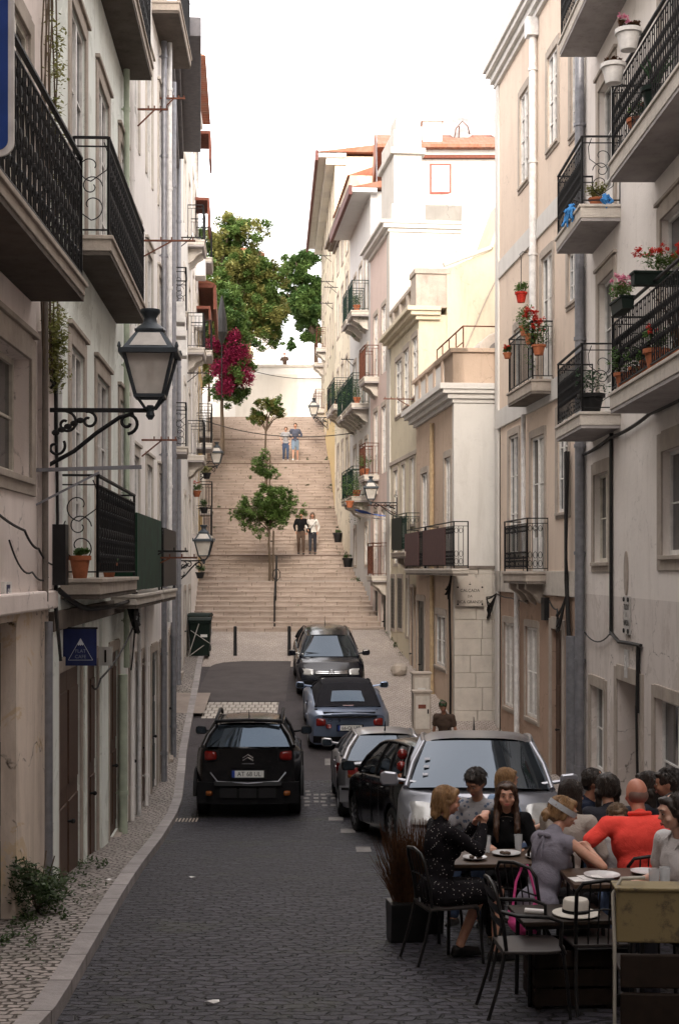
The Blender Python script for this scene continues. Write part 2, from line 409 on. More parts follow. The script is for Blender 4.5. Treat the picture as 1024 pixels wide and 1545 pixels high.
def frange(a, b, s):
    n = max(1, int(round((b - a) / s))); return [a + (b - a) * i / n for i in range(n + 1)]

sheet('ground', lambda y: -400, lambda y: 400, [-300, -30] + frange(0, 46.9, 1.5) + [60, 90, 140, 900], simple('bare_ground', (.2, .17, .14), .9), dz=-.9, gzf=lambda y: gz(y) if y < 47 else (-2.05 if y < 90 else -2.05))
sheet('road', lambda y: -4.6, lambda y: 5.0, frange(-28, 27.9, .7), M['cob_dark'], dz=0, nx=8)
sheet('road', lambda y: -4.6, lambda y: 3.2, frange(27.9, 41.4, .5), M['asphalt'], dz=0, nx=8)
sheet('plaza', lambda y: -4.9, lambda y: 3.4, frange(41.4, 47.15, .4), M['cob_plaza'], dz=0.0, nx=8)
sheet('left_pavement', lambda y: interp(LW, y) - .6, lambda y: interp(LK, y) - .16, frange(-28, 46.9, .6), M['cob_light'], dz=.10, nx=4, thick=.2)
sheet('kerb', lambda y: interp(LK, y) - .16, lambda y: interp(LK, y), frange(-28, 46.9, .6), M['kerb'], dz=.108, nx=1, thick=.2)
sheet('right_pavement', lambda y: interp(RK, y), lambda y: interp(RW, y) + .6 if y < 33.7 else interp(RW, y) + .6, frange(-28, 46.9, .6), M['cob_plaza'], dz=.09, nx=4, thick=.2)
# darker asphalt top patch with rounded corner, laid over the plaza, and the pale band of setts across the road
mb = MB()
ys = frange(36.4, 42.3, .25)
def ax(y):
    t = max(0, (y - 41.2) / 1.1); return -3.33 + (1 - math.sqrt(max(0, 1 - t * t))) * .9
for a, b in zip(ys, ys[1:]):
    mb.add([(ax(a), a, gz(a) + .008), (-1.0, a, gz(a) + .008), (-1.0, b, gz(b) + .008), (ax(b), b, gz(b) + .008)], [(0, 1, 2, 3)])
tag(mb.build('asphalt_patch', simple('dark_smooth_asphalt', (.062, .052, .052), .75, bs=80, var=.2, vs=2)), kind='structure')
strip = cobble_mat('pale_block_strip', (.42, .38, .34), (.50, .46, .41), (.12, .1, .08), .16, .30, .02, .012, .015)
sheet('crossing_strip', lambda y: -3.0, lambda y: -1.17, frange(34.6, 36.3, .4), strip, dz=.006, nx=3)
sheet('concrete_patch', lambda y: -4.1, lambda y: -2.95, frange(34.7, 36.9, .4), simple('smooth_pinkish_concrete', (.27, .225, .195), .9, bs=30, vs=2), dz=.106, nx=2)
# parking marks: small white stones let into the road
mb = MB(); rr = random.Random(3)
for i in range(6):
    for j in range(5):
        if rr.random() < .85:
            y = 24.8 + j * .42; x = -.36 + i * .15 + rr.uniform(-.02, .02)
            mb.add([(x, y, gz(y) + .006), (x + .09, y, gz(y) + .006), (x + .09, y + .22, gz(y + .22) + .006), (x, y + .22, gz(y + .22) + .006)], [(0, 1, 2, 3)])
for (x, y, w, l) in ((.06, 23.2, .24, .42), (.42, 18.9, .2, .7), (.0, 29.6, .16, .8), (-.35, 33.8, .14, .9), (.02, 26.2, .5, .1), (.24, 21.4, .22, .55), (1.15, 15.2, .2, .5)):
    mb.add([(x, y, gz(y) + .007), (x + w, y, gz(y) + .007), (x + w, y + l, gz(y + l) + .007), (x, y + l, gz(y + l) + .007)], [(0, 1, 2, 3)])
tag(mb.build('parking_marks', stone('worn_white_marking_stone', (.26, .245, .235), .7, 30)), kind='structure')

# stairs
mb = MB(); mr = MB(); y = 47.0
STEPS = []
for (ya, za), (yb, zb) in zip(SL, SL[1:]):
    if (zb - za) / (yb - ya) > .15:
        n = round((zb - za) / .165)
        for i in range(n): STEPS.append((ya + (yb - ya) * i / n, ya + (yb - ya) * (i + 1) / n, za + (zb - za) * i / n, za + (zb - za) * (i + 1) / n))
    else: STEPS.append((ya, yb, za, zb))
rr = random.Random(5)
mg = MB()
for (ya, yb, za, zb) in STEPS:
    xa, xb = interp(LW, ya) - .8, interp(RW, ya) + 1.2
    if zb - za > .12:
        # riser set back under a nosing
        mb.box(xa, xb, ya - .028, yb + .03, zb - .05, zb)
        mr.box(xa, xb, ya + .004, yb + .6, za - .5, zb - .05)
    else:
        mb.add([(xa, ya, za + .002), (xb, ya, za + .002), (xb, yb, zb + .002), (xa, yb, zb + .002)], [(0, 1, 2, 3)])
        mr.box(xa, xb, ya, yb, za - .5, za - .01)
o = mb.build('stairs', M['steps']); tag(o, kind='structure')
o = mr.build('stairs', M['riser']); tag(o, kind='structure')
# ------------------------------------------------------------------ facades
class Fac:
    """a street front; local x runs along it, local y points out over the street, z is world z"""
    rd = .10
    def __init__(s, name, label, A, B, gzv, zt, wall, depth=7.0, cat='building', end_walls=True):
        s.A = Vector((A[0], A[1], 0)); s.B = Vector((B[0], B[1], 0)); d = s.B - s.A
        s.L = d.length; s.t = d.normalized(); s.ang = math.atan2(s.t.y, s.t.x); s.n = Vector((-s.t.y, s.t.x, 0))
        s.g = gzv; s.zt = zt; s.wall = wall; s.depth = depth; s.ops = []
        s.root = thing(name, label, cat, (A[0], A[1], gzv), s.ang)
    def u(s, px, w=0.0):
        k = (px - CX) / F; a = s.A + s.n * w     # (ax + u tx) = k (ay + u ty)
        return (k * a.y - a.x) / (s.t.x - k * s.t.y)
    def y(s, px, w=0.0):
        return (s.A + s.n * w + s.t * s.u(px, w)).y
    def z(s, px, py, w=0.0): return (CY - py) * s.y(px, w) / F
    def P(s, u, w, z): q = s.A + s.t * u + s.n * w; return Vector((q.x, q.y, z))
    def mb(s): return MB()
    def obj(s, mb, name, mats, parent=None, **k):
        return mb.build(name, mats, parent or s.root, dz=-s.g if (parent is None or True) else 0, **k)
    def op(s, u0, u1, z0, z1, depth=None):
        depth = s.rd if depth is None else depth
        if u0 > u1: u0, u1 = u1, u0
        s.ops.append((u0, u1, z0, z1, depth)); return (u0, u1, z0, z1, depth)
    def oppx(s, p0, p1, yt, yb, depth=None):
        u0, u1 = s.u(p0), s.u(p1); pm = (p0 + p1) / 2
        return s.op(u0, u1, s.z(pm, yb), s.z(pm, yt), depth)
    def make_wall(s, zones=None, z0=None, reveal=None, name='wall'):
        """front face with real openings; zones = [(z0, z1, material)] horizontal; returns nothing"""
        zb = s.g - .6 if z0 is None else z0
        zs = zones or [(zb, s.zt, s.wall)]
        for zi, (za, zc, mat) in enumerate(zs):
            us = sorted(set([0, s.L] + [min(max(o[i], 0), s.L) for o in s.ops for i in (0, 1)]))
            zz = sorted(set([za, zc] + [min(max(o[i], za), zc) for o in s.ops for i in (2, 3)]))
            m = MB()
            for a, b in zip(us, us[1:]):
                for c, d in zip(zz, zz[1:]):
                    if b - a < 1e-5 or d - c < 1e-5: continue
                    cu, cz = (a + b) / 2, (c + d) / 2
                    if any(o[0] < cu < o[1] and o[2] < cz < o[3] for o in s.ops): continue
                    m.add([(a, 0, c), (b, 0, c), (b, 0, d), (a, 0, d)], [(0, 3, 2, 1)])
            for (a, b, c, d, dp) in s.ops:
                c2, d2 = max(c, za), min(d, zc)
                if c2 >= d2 - 1e-4: continue
                m.add([(a, 0, c2), (a, -dp, c2), (a, -dp, d2), (a, 0, d2)], [(0, 1, 2, 3)])
                m.add([(b, 0, c2), (b, -dp, c2), (b, -dp, d2), (b, 0, d2)], [(3, 2, 1, 0)])
                if c >= za: m.add([(a, 0, c), (b, 0, c), (b, -dp, c), (a, -dp, c)], [(0, 1, 2, 3)])
                if d <= zc: m.add([(a, 0, d), (b, 0, d), (b, -dp, d), (a, -dp, d)], [(3, 2, 1, 0)])
                if c < za and False: pass
            D = s.depth
            for uu in (0, s.L):
                m.add([(uu, 0, za), (uu, -D, za), (uu, -D, zc), (uu, 0, zc)], [(0, 1, 2, 3)])
            m.add([(0, -D, za), (s.L, -D, za), (s.L, -D, zc), (0, -D, zc)], [(0, 1, 2, 3)])
            if zc == max(z[1] for z in zs): m.add([(0, 0, zc), (s.L, 0, zc), (s.L, -D, zc), (0, -D, zc)], [(0, 1, 2, 3)])
            s.obj(m, name, mat)
    # ---- openings' joinery
    def window(s, o, kind='casement', sur=.14, mats=('white_paint', 'stone', 'pane'), proud=.025, sill=.0, bars=2, curtain=0, shut=None, head=True):
        u0, u1, z0, z1, dp = o; e = .003
        f = MB(); fw = .055; y0 = -dp + .02; y1 = -dp + .075
        f.box(u0 + e, u0 + fw, y0, y1, z0 + e, z1 - e); f.box(u1 - fw, u1 - e, y0, y1, z0 + e, z1 - e)
        f.box(u0 + fw, u1 - fw, y0, y1, z1 - fw, z1 - e); f.box(u0 + fw, u1 - fw, y0, y1, z0 + e, z0 + fw * 1.3)
        um = (u0 + u1) / 2
        if u1 - u0 > .6: f.box(um - .035, um + .035, y0, y1 + .012, z0 + fw * 1.3, z1 - fw)
        lo, hi = z0 + fw, z1 - fw
        if kind == 'tall':
            tz = z1 - (z1 - z0) * .22; f.box(u0 + fw, u1 - fw, y0, y1 + .006, tz - .03, tz + .03); hi = tz
        for k in range(1, bars + 1):
            zz = lo + (hi - lo) * k / (bars + 1)
            f.box(u0 + fw, u1 - fw, y0 + .01, y1 - .012, zz - .012, zz + .012)
        if kind == 'door' : f.box(u0 + fw, u1 - fw, y0 + .004, y1 - .006, z0 + .06, z0 + .06 + (z1 - z0) * .25)
        fo = s.obj(f, 'window' if kind != 'door' else 'balcony_door', M[mats[0]])
        p = MB(); yp = -dp + .04; p.box(u0 + fw * .5, u1 - fw * .5, yp - .006, yp, z0 + fw * .5, z1 - fw * .5)
        # dark room side: a box closing the opening
        s.obj(p, 'pane', M[mats[2]], fo)
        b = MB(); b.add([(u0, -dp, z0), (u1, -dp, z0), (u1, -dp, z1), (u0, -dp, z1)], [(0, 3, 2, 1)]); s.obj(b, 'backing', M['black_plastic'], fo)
        if curtain:
            c = MB(); n = 14; w = (u1 - u0 - .14) * curtain
            for i in range(n):
                a = u0 + .07 + w * i / n; bb = u0 + .07 + w * (i + 1) / n
                ya = yp + .004
                c.add([(a, ya, z0 + .1), (bb, ya, z0 + .1), (bb, ya, z1 - .07), (a, ya, z1 - .07)], [(0, 3, 2, 1)])
            s.obj(c, 'curtain', M['curtain'], fo)
        if sur:
            q = MB(); a = sur
            q.box(u0 - a, u0, -.012, proud, z0 - (0 if kind == 'door' else a * .8), z1 + a); q.box(u1, u1 + a, -.012, proud, z0 - (0 if kind == 'door' else a * .8), z1 + a)
            q.box(u0, u1, -.012, proud + .002, z1, z1 + a * 1.1)
            if kind != 'door': q.box(u0, u1, -.012, proud + .001, z0 - a * .8, z0 - .002)
            if head: q.box(u0 - a - .03, u1 + a + .03, -.01, proud + .035, z1 + a * 1.1, z1 + a * 1.1 + .05)
            s.obj(q, 'window_surround', M[mats[1]], fo, bevel=.006)
        if sill:
            q = MB(); q.box(u0 - .06, u1 + .06, -.1, sill, z0 - .06, z0 - .003); s.obj(q, 'sill', M[mats[1]], fo, bevel=.006)
        if shut:
            q = MB(); q.box(u0 + .01, um - .005, -dp + .085, -dp + .115, z0 + .01, z1 - .01); q.box(um + .005, u1 - .01, -dp + .085, -dp + .115, z0 + .01, z1 - .01)
            for k in range(int((z1 - z0) / .11)):
                zz = z0 + .06 + k * .11
                q.box(u0 + .06, um - .05, -dp + .115, -dp + .124, zz, zz + .07); q.box(um + .05, u1 - .06, -dp + .115, -dp + .124, zz, zz + .07)
            s.obj(q, 'shutter', M[shut], fo)
        return fo
    def door(s, o, mat='brown_wood', sur=.14, smat='stone', panels=3, proud=.025, fan=False):
        u0, u1, z0, z1, dp = o
        f = MB(); y0 = -dp; y1 = -dp + .06; um = (u0 + u1) / 2
        f.box(u0 + .003, um - .006, y0, y1, z0 + .003, z1 - .003); f.box(um + .006, u1 - .003, y0, y1, z0 + .003, z1 - .003)
        h = (z1 - z0)
        for k in range(panels):
            a = z0 + h * (.06 + k * .92 / panels); b = a + h * .78 / panels
            for (c, d) in ((u0 + .07, um - .07), (um + .07, u1 - .07)):
                if d - c > .05: f.box(c, d, y1 - .001, y1 + .018, a, b)
        fo = s.obj(f, 'door', M[mat], bevel=.005)
        h_ = MB(); h_.tube([(um + .06, y1 + .02, z0 + 1.0), (um + .06, y1 + .07, z0 + 1.0)], .015, 8); h_.ell((um + .06, y1 + .08, z0 + 1.0), .028, 8, 6)
        s.obj(h_, 'handle', M['iron'], fo)
        if sur:
            q = MB(); a = sur
            q.box(u0 - a, u0, -.012, proud, z0 - .3, z1 + a); q.box(u1, u1 + a, -.012, proud, z0 - .3, z1 + a); q.box(u0, u1, -.012, proud + .002, z1, z1 + a * 1.2)
            q.box(u0 - .02, u1 + .02, -dp, .1, z0 - .18, z0 - .002)
            s.obj(q, 'door_surround', M[smat], fo, bevel=.008)
        return fo
    def band(s, z0, z1, w=.04, mat='stone_l', name='band', u0=None, u1=None):
        m = MB(); m.box(-.02 if u0 is None else u0, s.L + .02 if u1 is None else u1, -.02, w, z0, z1); return s.obj(m, name, M[mat], bevel=.006)
    def cornice(s, z, steps=((.12, .1), (.22, .12), (.38, .1), (.46, .08)), mat='stone_l', name='cornice', u0=None, u1=None, back=None):
        m = MB(); zz = z; a = -.05 if u0 is None else u0; b = s.L + .05 if u1 is None else u1
        for (w, h) in steps:
            m.box(a - w * .5, b + w * .5, -(back or .05), w, zz, zz + h); zz += h - .001
        o = s.obj(m, name, M[mat], bevel=.008)
        return zz
    def pipe(s, u, z0, z1, r=.05, mat='pipe_grey', w=.09, name='drainpipe', rings=True, hopper=False):
        m = MB(); m.tube([(u, w, z0), (u, w, z1)], r, 12)
        if rings:
            z = z0 + .7
            while z < z1 - .3:
                m.tube([(u, w, z - .03), (u, w, z + .03)], r * 1.22, 12); m.box(u - r * .3, u + r * .3, 0, w, z - .012, z + .012); z += 1.9
        if hopper: m.box(u - .14, u + .14, .01, .24, z1 - .03, z1 + .34)
        return s.obj(m, name, M[mat], smooth=40)
    def cable(s, pts, r=.012, mat='cable', name='cable', sag=.0, parent=None):
        m = MB(); out = []
        for (a, b) in zip(pts, pts[1:]):
            a = Vector(a); b = Vector(b); n = 8
            for i in range(n): 
                t = i / n; p = a.lerp(b, t); p.z -= sag * 4 * t * (1 - t); out.append(p)
        out.append(Vector(pts[-1])); m.tube(out, r, 5)
        return s.obj(m, name, M[mat], parent)

# ---- ironwork
def spiral(c, r0, r1, a0, a1, n=18):
    return [(c[0] + (r0 + (r1 - r0) * i / n) * math.cos(a0 + (a1 - a0) * i / n), c[1] + (r0 + (r1 - r0) * i / n) * math.sin(a0 + (a1 - a0) * i / n)) for i in range(n + 1)]
def panel(mb, p, q, z0, z1, style, r=.0085, step=.115, topw=.045):
    """railing between plan points p and q (local xy)"""
    p = Vector((p[0], p[1], 0)); q = Vector((q[0], q[1], 0)); d = q - p; L = d.length; d = d / L
    P = lambda a, z: (p.x + d.x * a, p.y + d.y * a, z)
    mb.bar(P(0, z1), P(L, z1), topw, .022); mb.bar(P(0, z1 - .1), P(L, z1 - .1), .02, .014)
    mb.bar(P(0, z0 + .06), P(L, z0 + .06), .025, .016)
    for a in (0, L): mb.bar(P(a, z0), P(a, z1 + .01), .028, .028)
    if style == 'scroll_end':      # big S scrolls
        rr = min(L * .42, (z1 - z0) * .16); H = z1 - z0; c1 = L / 2
        for sgn, zc in ((1, z0 + H * .30), (-1, z0 + H * .70)):
            t1 = [(c1 + sgn * x, zz) for x, zz in spiral((0, 0), rr, rr * .25, -math.pi / 2, math.pi * 1.1, 22)]
            mb.tube([P(x, zc + zz) for x, zz in t1], r * .8, 5)
            mb.tube([P(c1, zc - rr), P(c1 - sgn * rr * 1.1, zc - rr * .2), P(c1 - sgn * rr * 1.2, zc + sgn * .0 + rr * .9), P(c1 - sgn * rr * .9, zc + rr * 1.7)], r * .8, 5)
        mb.tube([P(x, z0 + H * .5 + zz) for x, zz in [(c1 + a, b) for a, b in spiral((0, 0), rr * .8, rr * .2, 0, math.pi * 2.2, 22)]], r * .8, 5)
        return
    n = max(2, int(round(L / step)))
    for i in range(1, n):
        a = L * i / n
        if style == 'ornate':
            if i % 2:
                mb.tube([P(a, z0 + .06), P(a, z1 - .1)], r, 5)
                for zc, k in ((z0 + .62 * (z1 - z0), 1), (z0 + .34 * (z1 - z0), -1), (z0 + .18 * (z1 - z0), 1), (z0 + .8 * (z1 - z0), -1)):
                    st = L / n
                    mb.tube([P(a + k * (st * .55 + x), zc + zz) for x, zz in spiral((0, 0), st * .62, st * .18, math.pi * .9, -math.pi * 1.0, 9)], r * .9, 4)
                    mb.ell(P(a, zc + .02), (.02, .02, .045), 5, 4)
            else:
                H = z1 - z0
                pts = [P(a + math.sin(t * math.pi * 3) * .028, z0 + .06 + (H - .16) * t) for t in [j / 14 for j in range(15)]]
                mb.tube(pts, r, 4)
                for zc in (.45, .73): mb.ell(P(a, z0 + H * zc), (.034, .014, .055), 6, 4)
        elif style == 'baluster':
            H = z1 - .1 - z0 - .06
            mb.tube([P(a, z0 + .06 + H * t) for t in (0, .25, .3, .36, .45, .5, .55, .62, .7, .75, 1)], [r, r, r * 2.4, r * 1.2, r * 1.3, r * 2.6, r * 1.3, r * 1.2, r * 2.4, r, r], 5)
            if i % 2 == 0:
                st = L / n
                for zc in (z1 - .16, z0 + .13): mb.tube([P(a + st * .5 + x, zc + zz) for x, zz in spiral((0, 0), st * .42, st * .42, 0, math.pi * 2, 8)], r * .7, 4)
        elif style == 'rings':
            mb.tube([P(a, z0 + .06), P(a, z1 - .1)], r, 5)
            st = L / n
            for k in (0, 1): mb.tube([P(a + st * .5 + x * .8, z0 + .16 + .17 * k + zz * 1.4) for x, zz in spiral((0, 0), st * .45, st * .45, 0, math.pi * 2, 10)], r * .7, 4)
            mb.tube([P(a + st * .5 + x * .8, z1 - .2 + zz * 1.2) for x, zz in spiral((0, 0), st * .45, st * .45, 0, math.pi * 2, 10)], r * .7, 4)
        else: mb.tube([P(a, z0 + .06), P(a, z1 - .1)], r, 5)

def balcony(f, u0, u1, z, dep=.62, th=.16, h=1.08, style='baluster', slab='stone_l', iron='iron', sof='soffit', ends='scroll_end', brackets=0, step=.115, r=.0085, ledge=True):
    m = MB(); m.box(u0, u1, -.01, dep, z - th, z)
    if ledge: m.box(u0 - .025, u1 + .025, -.01, dep + .025, z - .035, z + .012)
    b = f.obj(m, 'balcony', M[slab], bevel=.008)
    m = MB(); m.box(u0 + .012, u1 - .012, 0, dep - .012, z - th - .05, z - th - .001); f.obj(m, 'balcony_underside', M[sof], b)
    if brackets:
        for k in range(brackets):
            m = MB(); uc = u0 + (u1 - u0) * (k + .5) / brackets
            m.prism([(0, -.05), (dep * .85, -.05), (dep * .85, -.16), (dep * .5, -.26), (dep * .28, -.42), (0, -.5)], lambda a, zz, t: (uc + t, a, z - th + zz), -.09, .09)
            f.obj(m, 'bracket', M[slab], b, bevel=.01)
    m = MB(); e = .035
    panel(m, (u0 + e, dep - e), (u1 - e, dep - e), z + .02, z + h, style, step=step, r=r)
    for uu in (u0 + e, u1 - e): panel(m, (uu, 0.0), (uu, dep - e), z + .02, z + h, ends, step=step, r=r)
    f.obj(m, 'railing', M[iron], b)
    return b

def bracket_line(f, u, z, reach=.8, mat='iron_r', name='clothesline_bracket'):
    """iron arm that carries washing lines"""
    m = MB(); m.bar((u, 0, z), (u, reach, z), .03, .03); m.bar((u, 0, z - .28), (u, reach * .55, z - .01), .022, .022)
    for k in range(4): m.tube([(u, reach * (.35 + .2 * k), z), (u, reach * (.35 + .2 * k), z + .06)], .012, 5)
    return f.obj(m, name, M[mat])

def tie(label, f, name='building'): return f

# ================================================================== RIGHT SIDE
# --- near grey-white house with the café in front
R1 = Fac('apartment_building', 'grey white house at the right edge, its balconies full of flower pots', (4.65, 8.0), (4.62, 25.9), -3.9, 13.0, M['w_r1'], 7)
f = R1; f.rd = .17
g1 = f.oppx(891, 912, 1037, 1168); gd = f.op(f.u(931), f.u(966), -3.95, -1.72, .5); g2 = f.oppx(988, 1042, 1062, 1262)
a1 = f.op(f.u(896), f.u(918), .13, 1.62); a2 = f.op(f.u(999), f.u(1042), .2, 1.62)
bd = [f.op(f.u(903), f.u(926), z, z + 2.35) for z in (2.47, 5.72)] + [f.op(f.u(997), f.u(1042), z, z + 2.35) for z in (2.47, 5.72)] + [f.op(2.6, 3.7, z, z + 2.35) for z in (2.47, 5.72)]
bd += [f.op(f.u(903), f.u(926), 8.95, 11.2), f.op(f.u(997), f.u(1042), 8.95, 11.2)]
ex = [f.op(5.6, 6.6, -3.0, -1.6), f.op(2.4, 3.4, -3.0, -1.6), f.op(5.8, 6.8, .2, 1.62), f.op(2.4, 3.4, .2, 1.62)]
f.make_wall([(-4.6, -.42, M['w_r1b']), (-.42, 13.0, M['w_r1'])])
for o in (g1, g2, *ex): f.window(o, sur=.17, mats=('white_paint', 'stone', 'pane'), bars=1, sill=.06, head=False)
f.window(a1, sur=.2, mats=('cream_paint', 'stone', 'pane'), bars=1, sill=.07, head=False); f.window(a2, sur=.26, mats=('white_paint', 'stone', 'pane'), bars=1, sill=.07, head=False)
f.door(gd, 'brown_wood', sur=.2, panels=3)
for i, o in enumerate(bd): f.window(o, 'door', sur=.2, mats=('white_paint', 'stone', 'pane'), bars=2, curtain=.4 if i % 2 else 0)
m = MB(); m.box(f.u(882), f.L + .02, -.02, .03, -4.5, 13); f.obj(m, 'corner_pilaster', M['w_white'])
f.pipe(f.u(874.5, .1), -4.2, 13, .085, 'pipe_grey', .11)
f.pipe(f.u(866, .1) - .0, -4.2, -1.2, .12, 'pipe_grey', .14, rings=False)
R1b = [balcony(f, f.u(875, .63), f.u(838, .63), 2.47, .63, .20), balcony(f, f.u(875, .63), f.u(838, .63), 5.72, .63, .20),
       balcony(f, f.u(1085, .63), f.u(919, .63), 2.47, .63, .22), balcony(f, f.u(1085, .63), f.u(919, .63), 5.72, .63, .22)]
balcony(f, 4.0, f.u(843, .63), 9.0, .63, .2)
m = MB(); u9 = f.u(921, .03)
m.tube([(u9, .03, -1.05), (u9, .03, 2.2)], .028, 6); m.tube([(u9 - .05, .03, -1.05), (u9 - .05, .03, 2.2)], .018, 6); f.obj(m, 'cable', M['cable'])
f.cable([(f.L, .05, 2.05), (u9, .06, 2.12), (f.u(985), .06, 2.2), (7.5, .06, 2.3), (0, .06, 2.3)], .03, sag=.04)
f.cable([(u9, .04, -1.0), (f.u(936), .04, -1.12), (f.u(955), .04, -1.1), (f.u(970), .04, -1.1)], .03)
f.cable([(u9, .04, -1.02), (f.u(886), .05, -1.1)], .012, sag=.15)
f.cable([(f.u(966), .04, -1.1), (f.u(966), .05, -2.1)], .035); f.cable([(f.u(964), .05, -2.0), (f.u(966), .03, -4.2)], .02)
m = MB(); m.box(f.u(951), f.u(964), -.47, -.44, -3.25, -2.6); f.obj(m, 'meter_box', M['stone_d'])
# notice plate with four studs, oval patch and house number
t = thing('wall_plaque', 'small pale notice plate with four dark studs above the recessed doorway', 'plaque', (0, 0, 0)); uc = f.u(947); 
t.location = f.P(uc, 0.03, -.98); t.rotation_euler = (0, 0, f.ang)
m = MB(); m.box(-.19, .19, -.03, .0, 0, .58); m.build('plate', simple('pale_enamel', (.5, .48, .46), .5), t)
for x in (-.15, .15):
    for z in (.05, .53): m = MB(); m.tube([(x, -.0, z), (x, .02, z)], .035, 8); m.build('stud', M['iron'], t)
m = MB(); T = Matrix.Translation((0, .004, 0)) @ Matrix.Rotation(R(180), 4, 'Z') @ Matrix.Rotation(R(90), 4, 'X')
text_mb(m, 'TUDO', .13, Matrix.Translation((0, 0, .41)) @ T); text_mb(m, 'É', .08, Matrix.Translation((0, 0, .29)) @ T); text_mb(m, 'NADA', .13, Matrix.Translation((0, 0, .17)) @ T); m.build('lettering', M['black_plastic'], t)
m = MB(); m.prism([(math.cos(a) * .13, math.sin(a) * .34) for a in [i * math.pi / 8 for i in range(16)]], lambda a, b, tt: (f.u(945) + a, tt, -.05 + b), -.01, .025); f.obj(m, 'oval_patch', M['pipe_yellow'] if 0 else M['stone'])
m = MB(); m.box(f.u(946) - .11, f.u(946) + .11, 0, .03, -1.65, -1.22); o = f.obj(m, 'number_plate', M['w_blue'])
m = MB(); text_mb(m, '5', .34, Matrix.Translation((f.u(946), .034, -1.435)) @ T); f.obj(m, 'number', M['white_paint'], o)

# --- beige house
R2 = Fac('apartment_building', 'beige three storey house with a white drainpipe, right of the white corner house', (4.6, 26.1), (4.06, 33.6), -4.1, 11.6, M['w_r2'], 7)
f = R2
tw = [f.oppx(784, 797, 138, 276), f.oppx(826, 841, 77, 219), f.oppx(861, 872, 60, 200)]
mw = [f.oppx(857, 870, 378, 455)]; md = [f.op(f.u(817), f.u(833), 3.76, 6.3), f.op(f.u(776), f.u(785), 3.9, 5.3)]
lw = [f.op(f.u(768), f.u(782), .35, 3.0), f.op(f.u(841), f.u(857), 1.1, 3.0)]; ld = [f.op(f.u(801), f.u(821), -.1, 2.75)]
gw = [f.op(f.u(760), f.u(775), -3.1, -1.2), f.op(f.u(793), f.u(811), -3.1, -1.2)]; gdd = f.op(f.u(832), f.u(848), -4.1, -1.15, .14)
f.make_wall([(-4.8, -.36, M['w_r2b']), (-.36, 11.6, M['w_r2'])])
for o in tw: f.window(o, sur=.15, mats=('white_paint', 'stone', 'pane_l'), bars=3, sill=.06, head=False)
for o in mw + lw: f.window(o, sur=.15, mats=('white_paint', 'stone', 'pane'), bars=2, sill=.06, head=False)
for o in md + ld: f.window(o, 'door', sur=.15, mats=('white_paint', 'stone', 'pane'), bars=2, curtain=.5, head=False)
for o in gw: f.window(o, sur=.14, mats=('white_paint', 'stone', 'curtain'), bars=1, sill=.05, head=False)
f.door(gdd, 'brown_wood', sur=.2, smat='stone')
f.band(6.8, 7.2, .04, 'w_white'); f.band(3.3, 3.72, .06, 'w_white'); f.band(-.5, -.02, .05, 'stone_l')
zc = f.cornice(11.35, ((.08, .12), (.16, .16), (.26, .12), (.32, .1), (.29, .25)), 'w_white', back=.4)
m = MB(); m.box(f.L - .28, f.L + .03, -.3, .05, -4.6, 11.5); f.obj(m, 'corner_pilaster', M['w_white'])
f.pipe(f.u(803, .1), 3.9, 11.0, .075, 'pipe_white', .1, hopper=True); f.pipe(f.u(779, .1), -4.3, -.1, .06, 'pipe_white', .1, rings=False); f.pipe(f.u(789, .1), .3, 3.3, .05, 'pipe_white', .1, rings=False)
R2b = [balcony(f, f.u(801, .45), f.u(765, .45), 3.72, .45, .22, style='bars', iron='iron', sof='stone_d', slab='stone', ends='bars', h=1.15),
       balcony(f, f.u(793, .45), f.u(758, .45), -.05, .45, .18, style='rings', iron='iron', sof='stone_d', slab='stone', ends='rings', brackets=3)]
f.cable([(f.u(740), .05, 3.2), (f.u(741), .05, -4.2)], .02); f.cable([(f.u(757), .05, 3.5), (f.u(757), .05, -4.2)], .012)
for k, dx in enumerate((0, .05, .11, -.06)): f.cable([(.35 + dx, .06 + .02 * k, 2.2), (.30 + dx * .5, .12, .2), (.45 + dx, .07, -.2), (.25 + dx, .06, -1.6), (.15 + dx, .05, -3.0)], .022)
for k in range(9):
    rr = random.Random(k); f.cable([(f.u(745) + .1, .06, -.7 - rr.random() * .5), (f.u(747), .12 + .1 * rr.random(), -.6 - rr.random() * .7), (f.u(752), .06, -.55), (f.u(775), .06, -.62), (f.u(800), .06, -.65)], .014, sag=.03)
for k in range(7):
    rr = random.Random(k + 20); f.cable([(.5, .08, -.5), (.7 + rr.random() * .3, .14, -.8 - .4 * rr.random()), (1.2, .07, -.75), (1.9, .06, -.6)], .016, sag=.06)
m = MB(); m.box(f.u(823), f.u(828), 0, .1, -1.0, -.55); f.obj(m, 'junction_box', M['black_plastic'])

# --- white corner house with street sign; its end wall looks down the street
R3 = Fac('apartment_building', 'two storey house with a white corner, terrace parapet and street name plate', (3.1, 34.0), (2.56, 40.0), -3.9, 4.1, M['w_r3'], 7)
f = R3
w1 = f.oppx(671, 680, 690, 858); w2 = f.oppx(636, 645, 714, 858)
gw1 = f.oppx(657, 672, 928, 1005); ga = f.op(f.u(629), f.u(640), -3.6, -.85, .1); gd1 = f.op(f.u(618.5), f.u(623), -3.4, -.5, .1)
f.make_wall()
for o in (w1, w2): f.window(o, 'door', sur=.16, mats=('white_paint', 'stone', 'pane'), bars=1, head=False)
f.window(gw1, sur=.16, mats=('white_paint', 'stone', 'pane'), bars=1, sill=.06, head=False); f.door(ga, 'dark_paint', smat='stone'); f.door(gd1, 'brown_wood', smat='stone', sur=.08)
f.cornice(3.98, ((.08, .1), (.2, .12), (.32, .1), (.4, .14)), 'w_white', back=1.5)
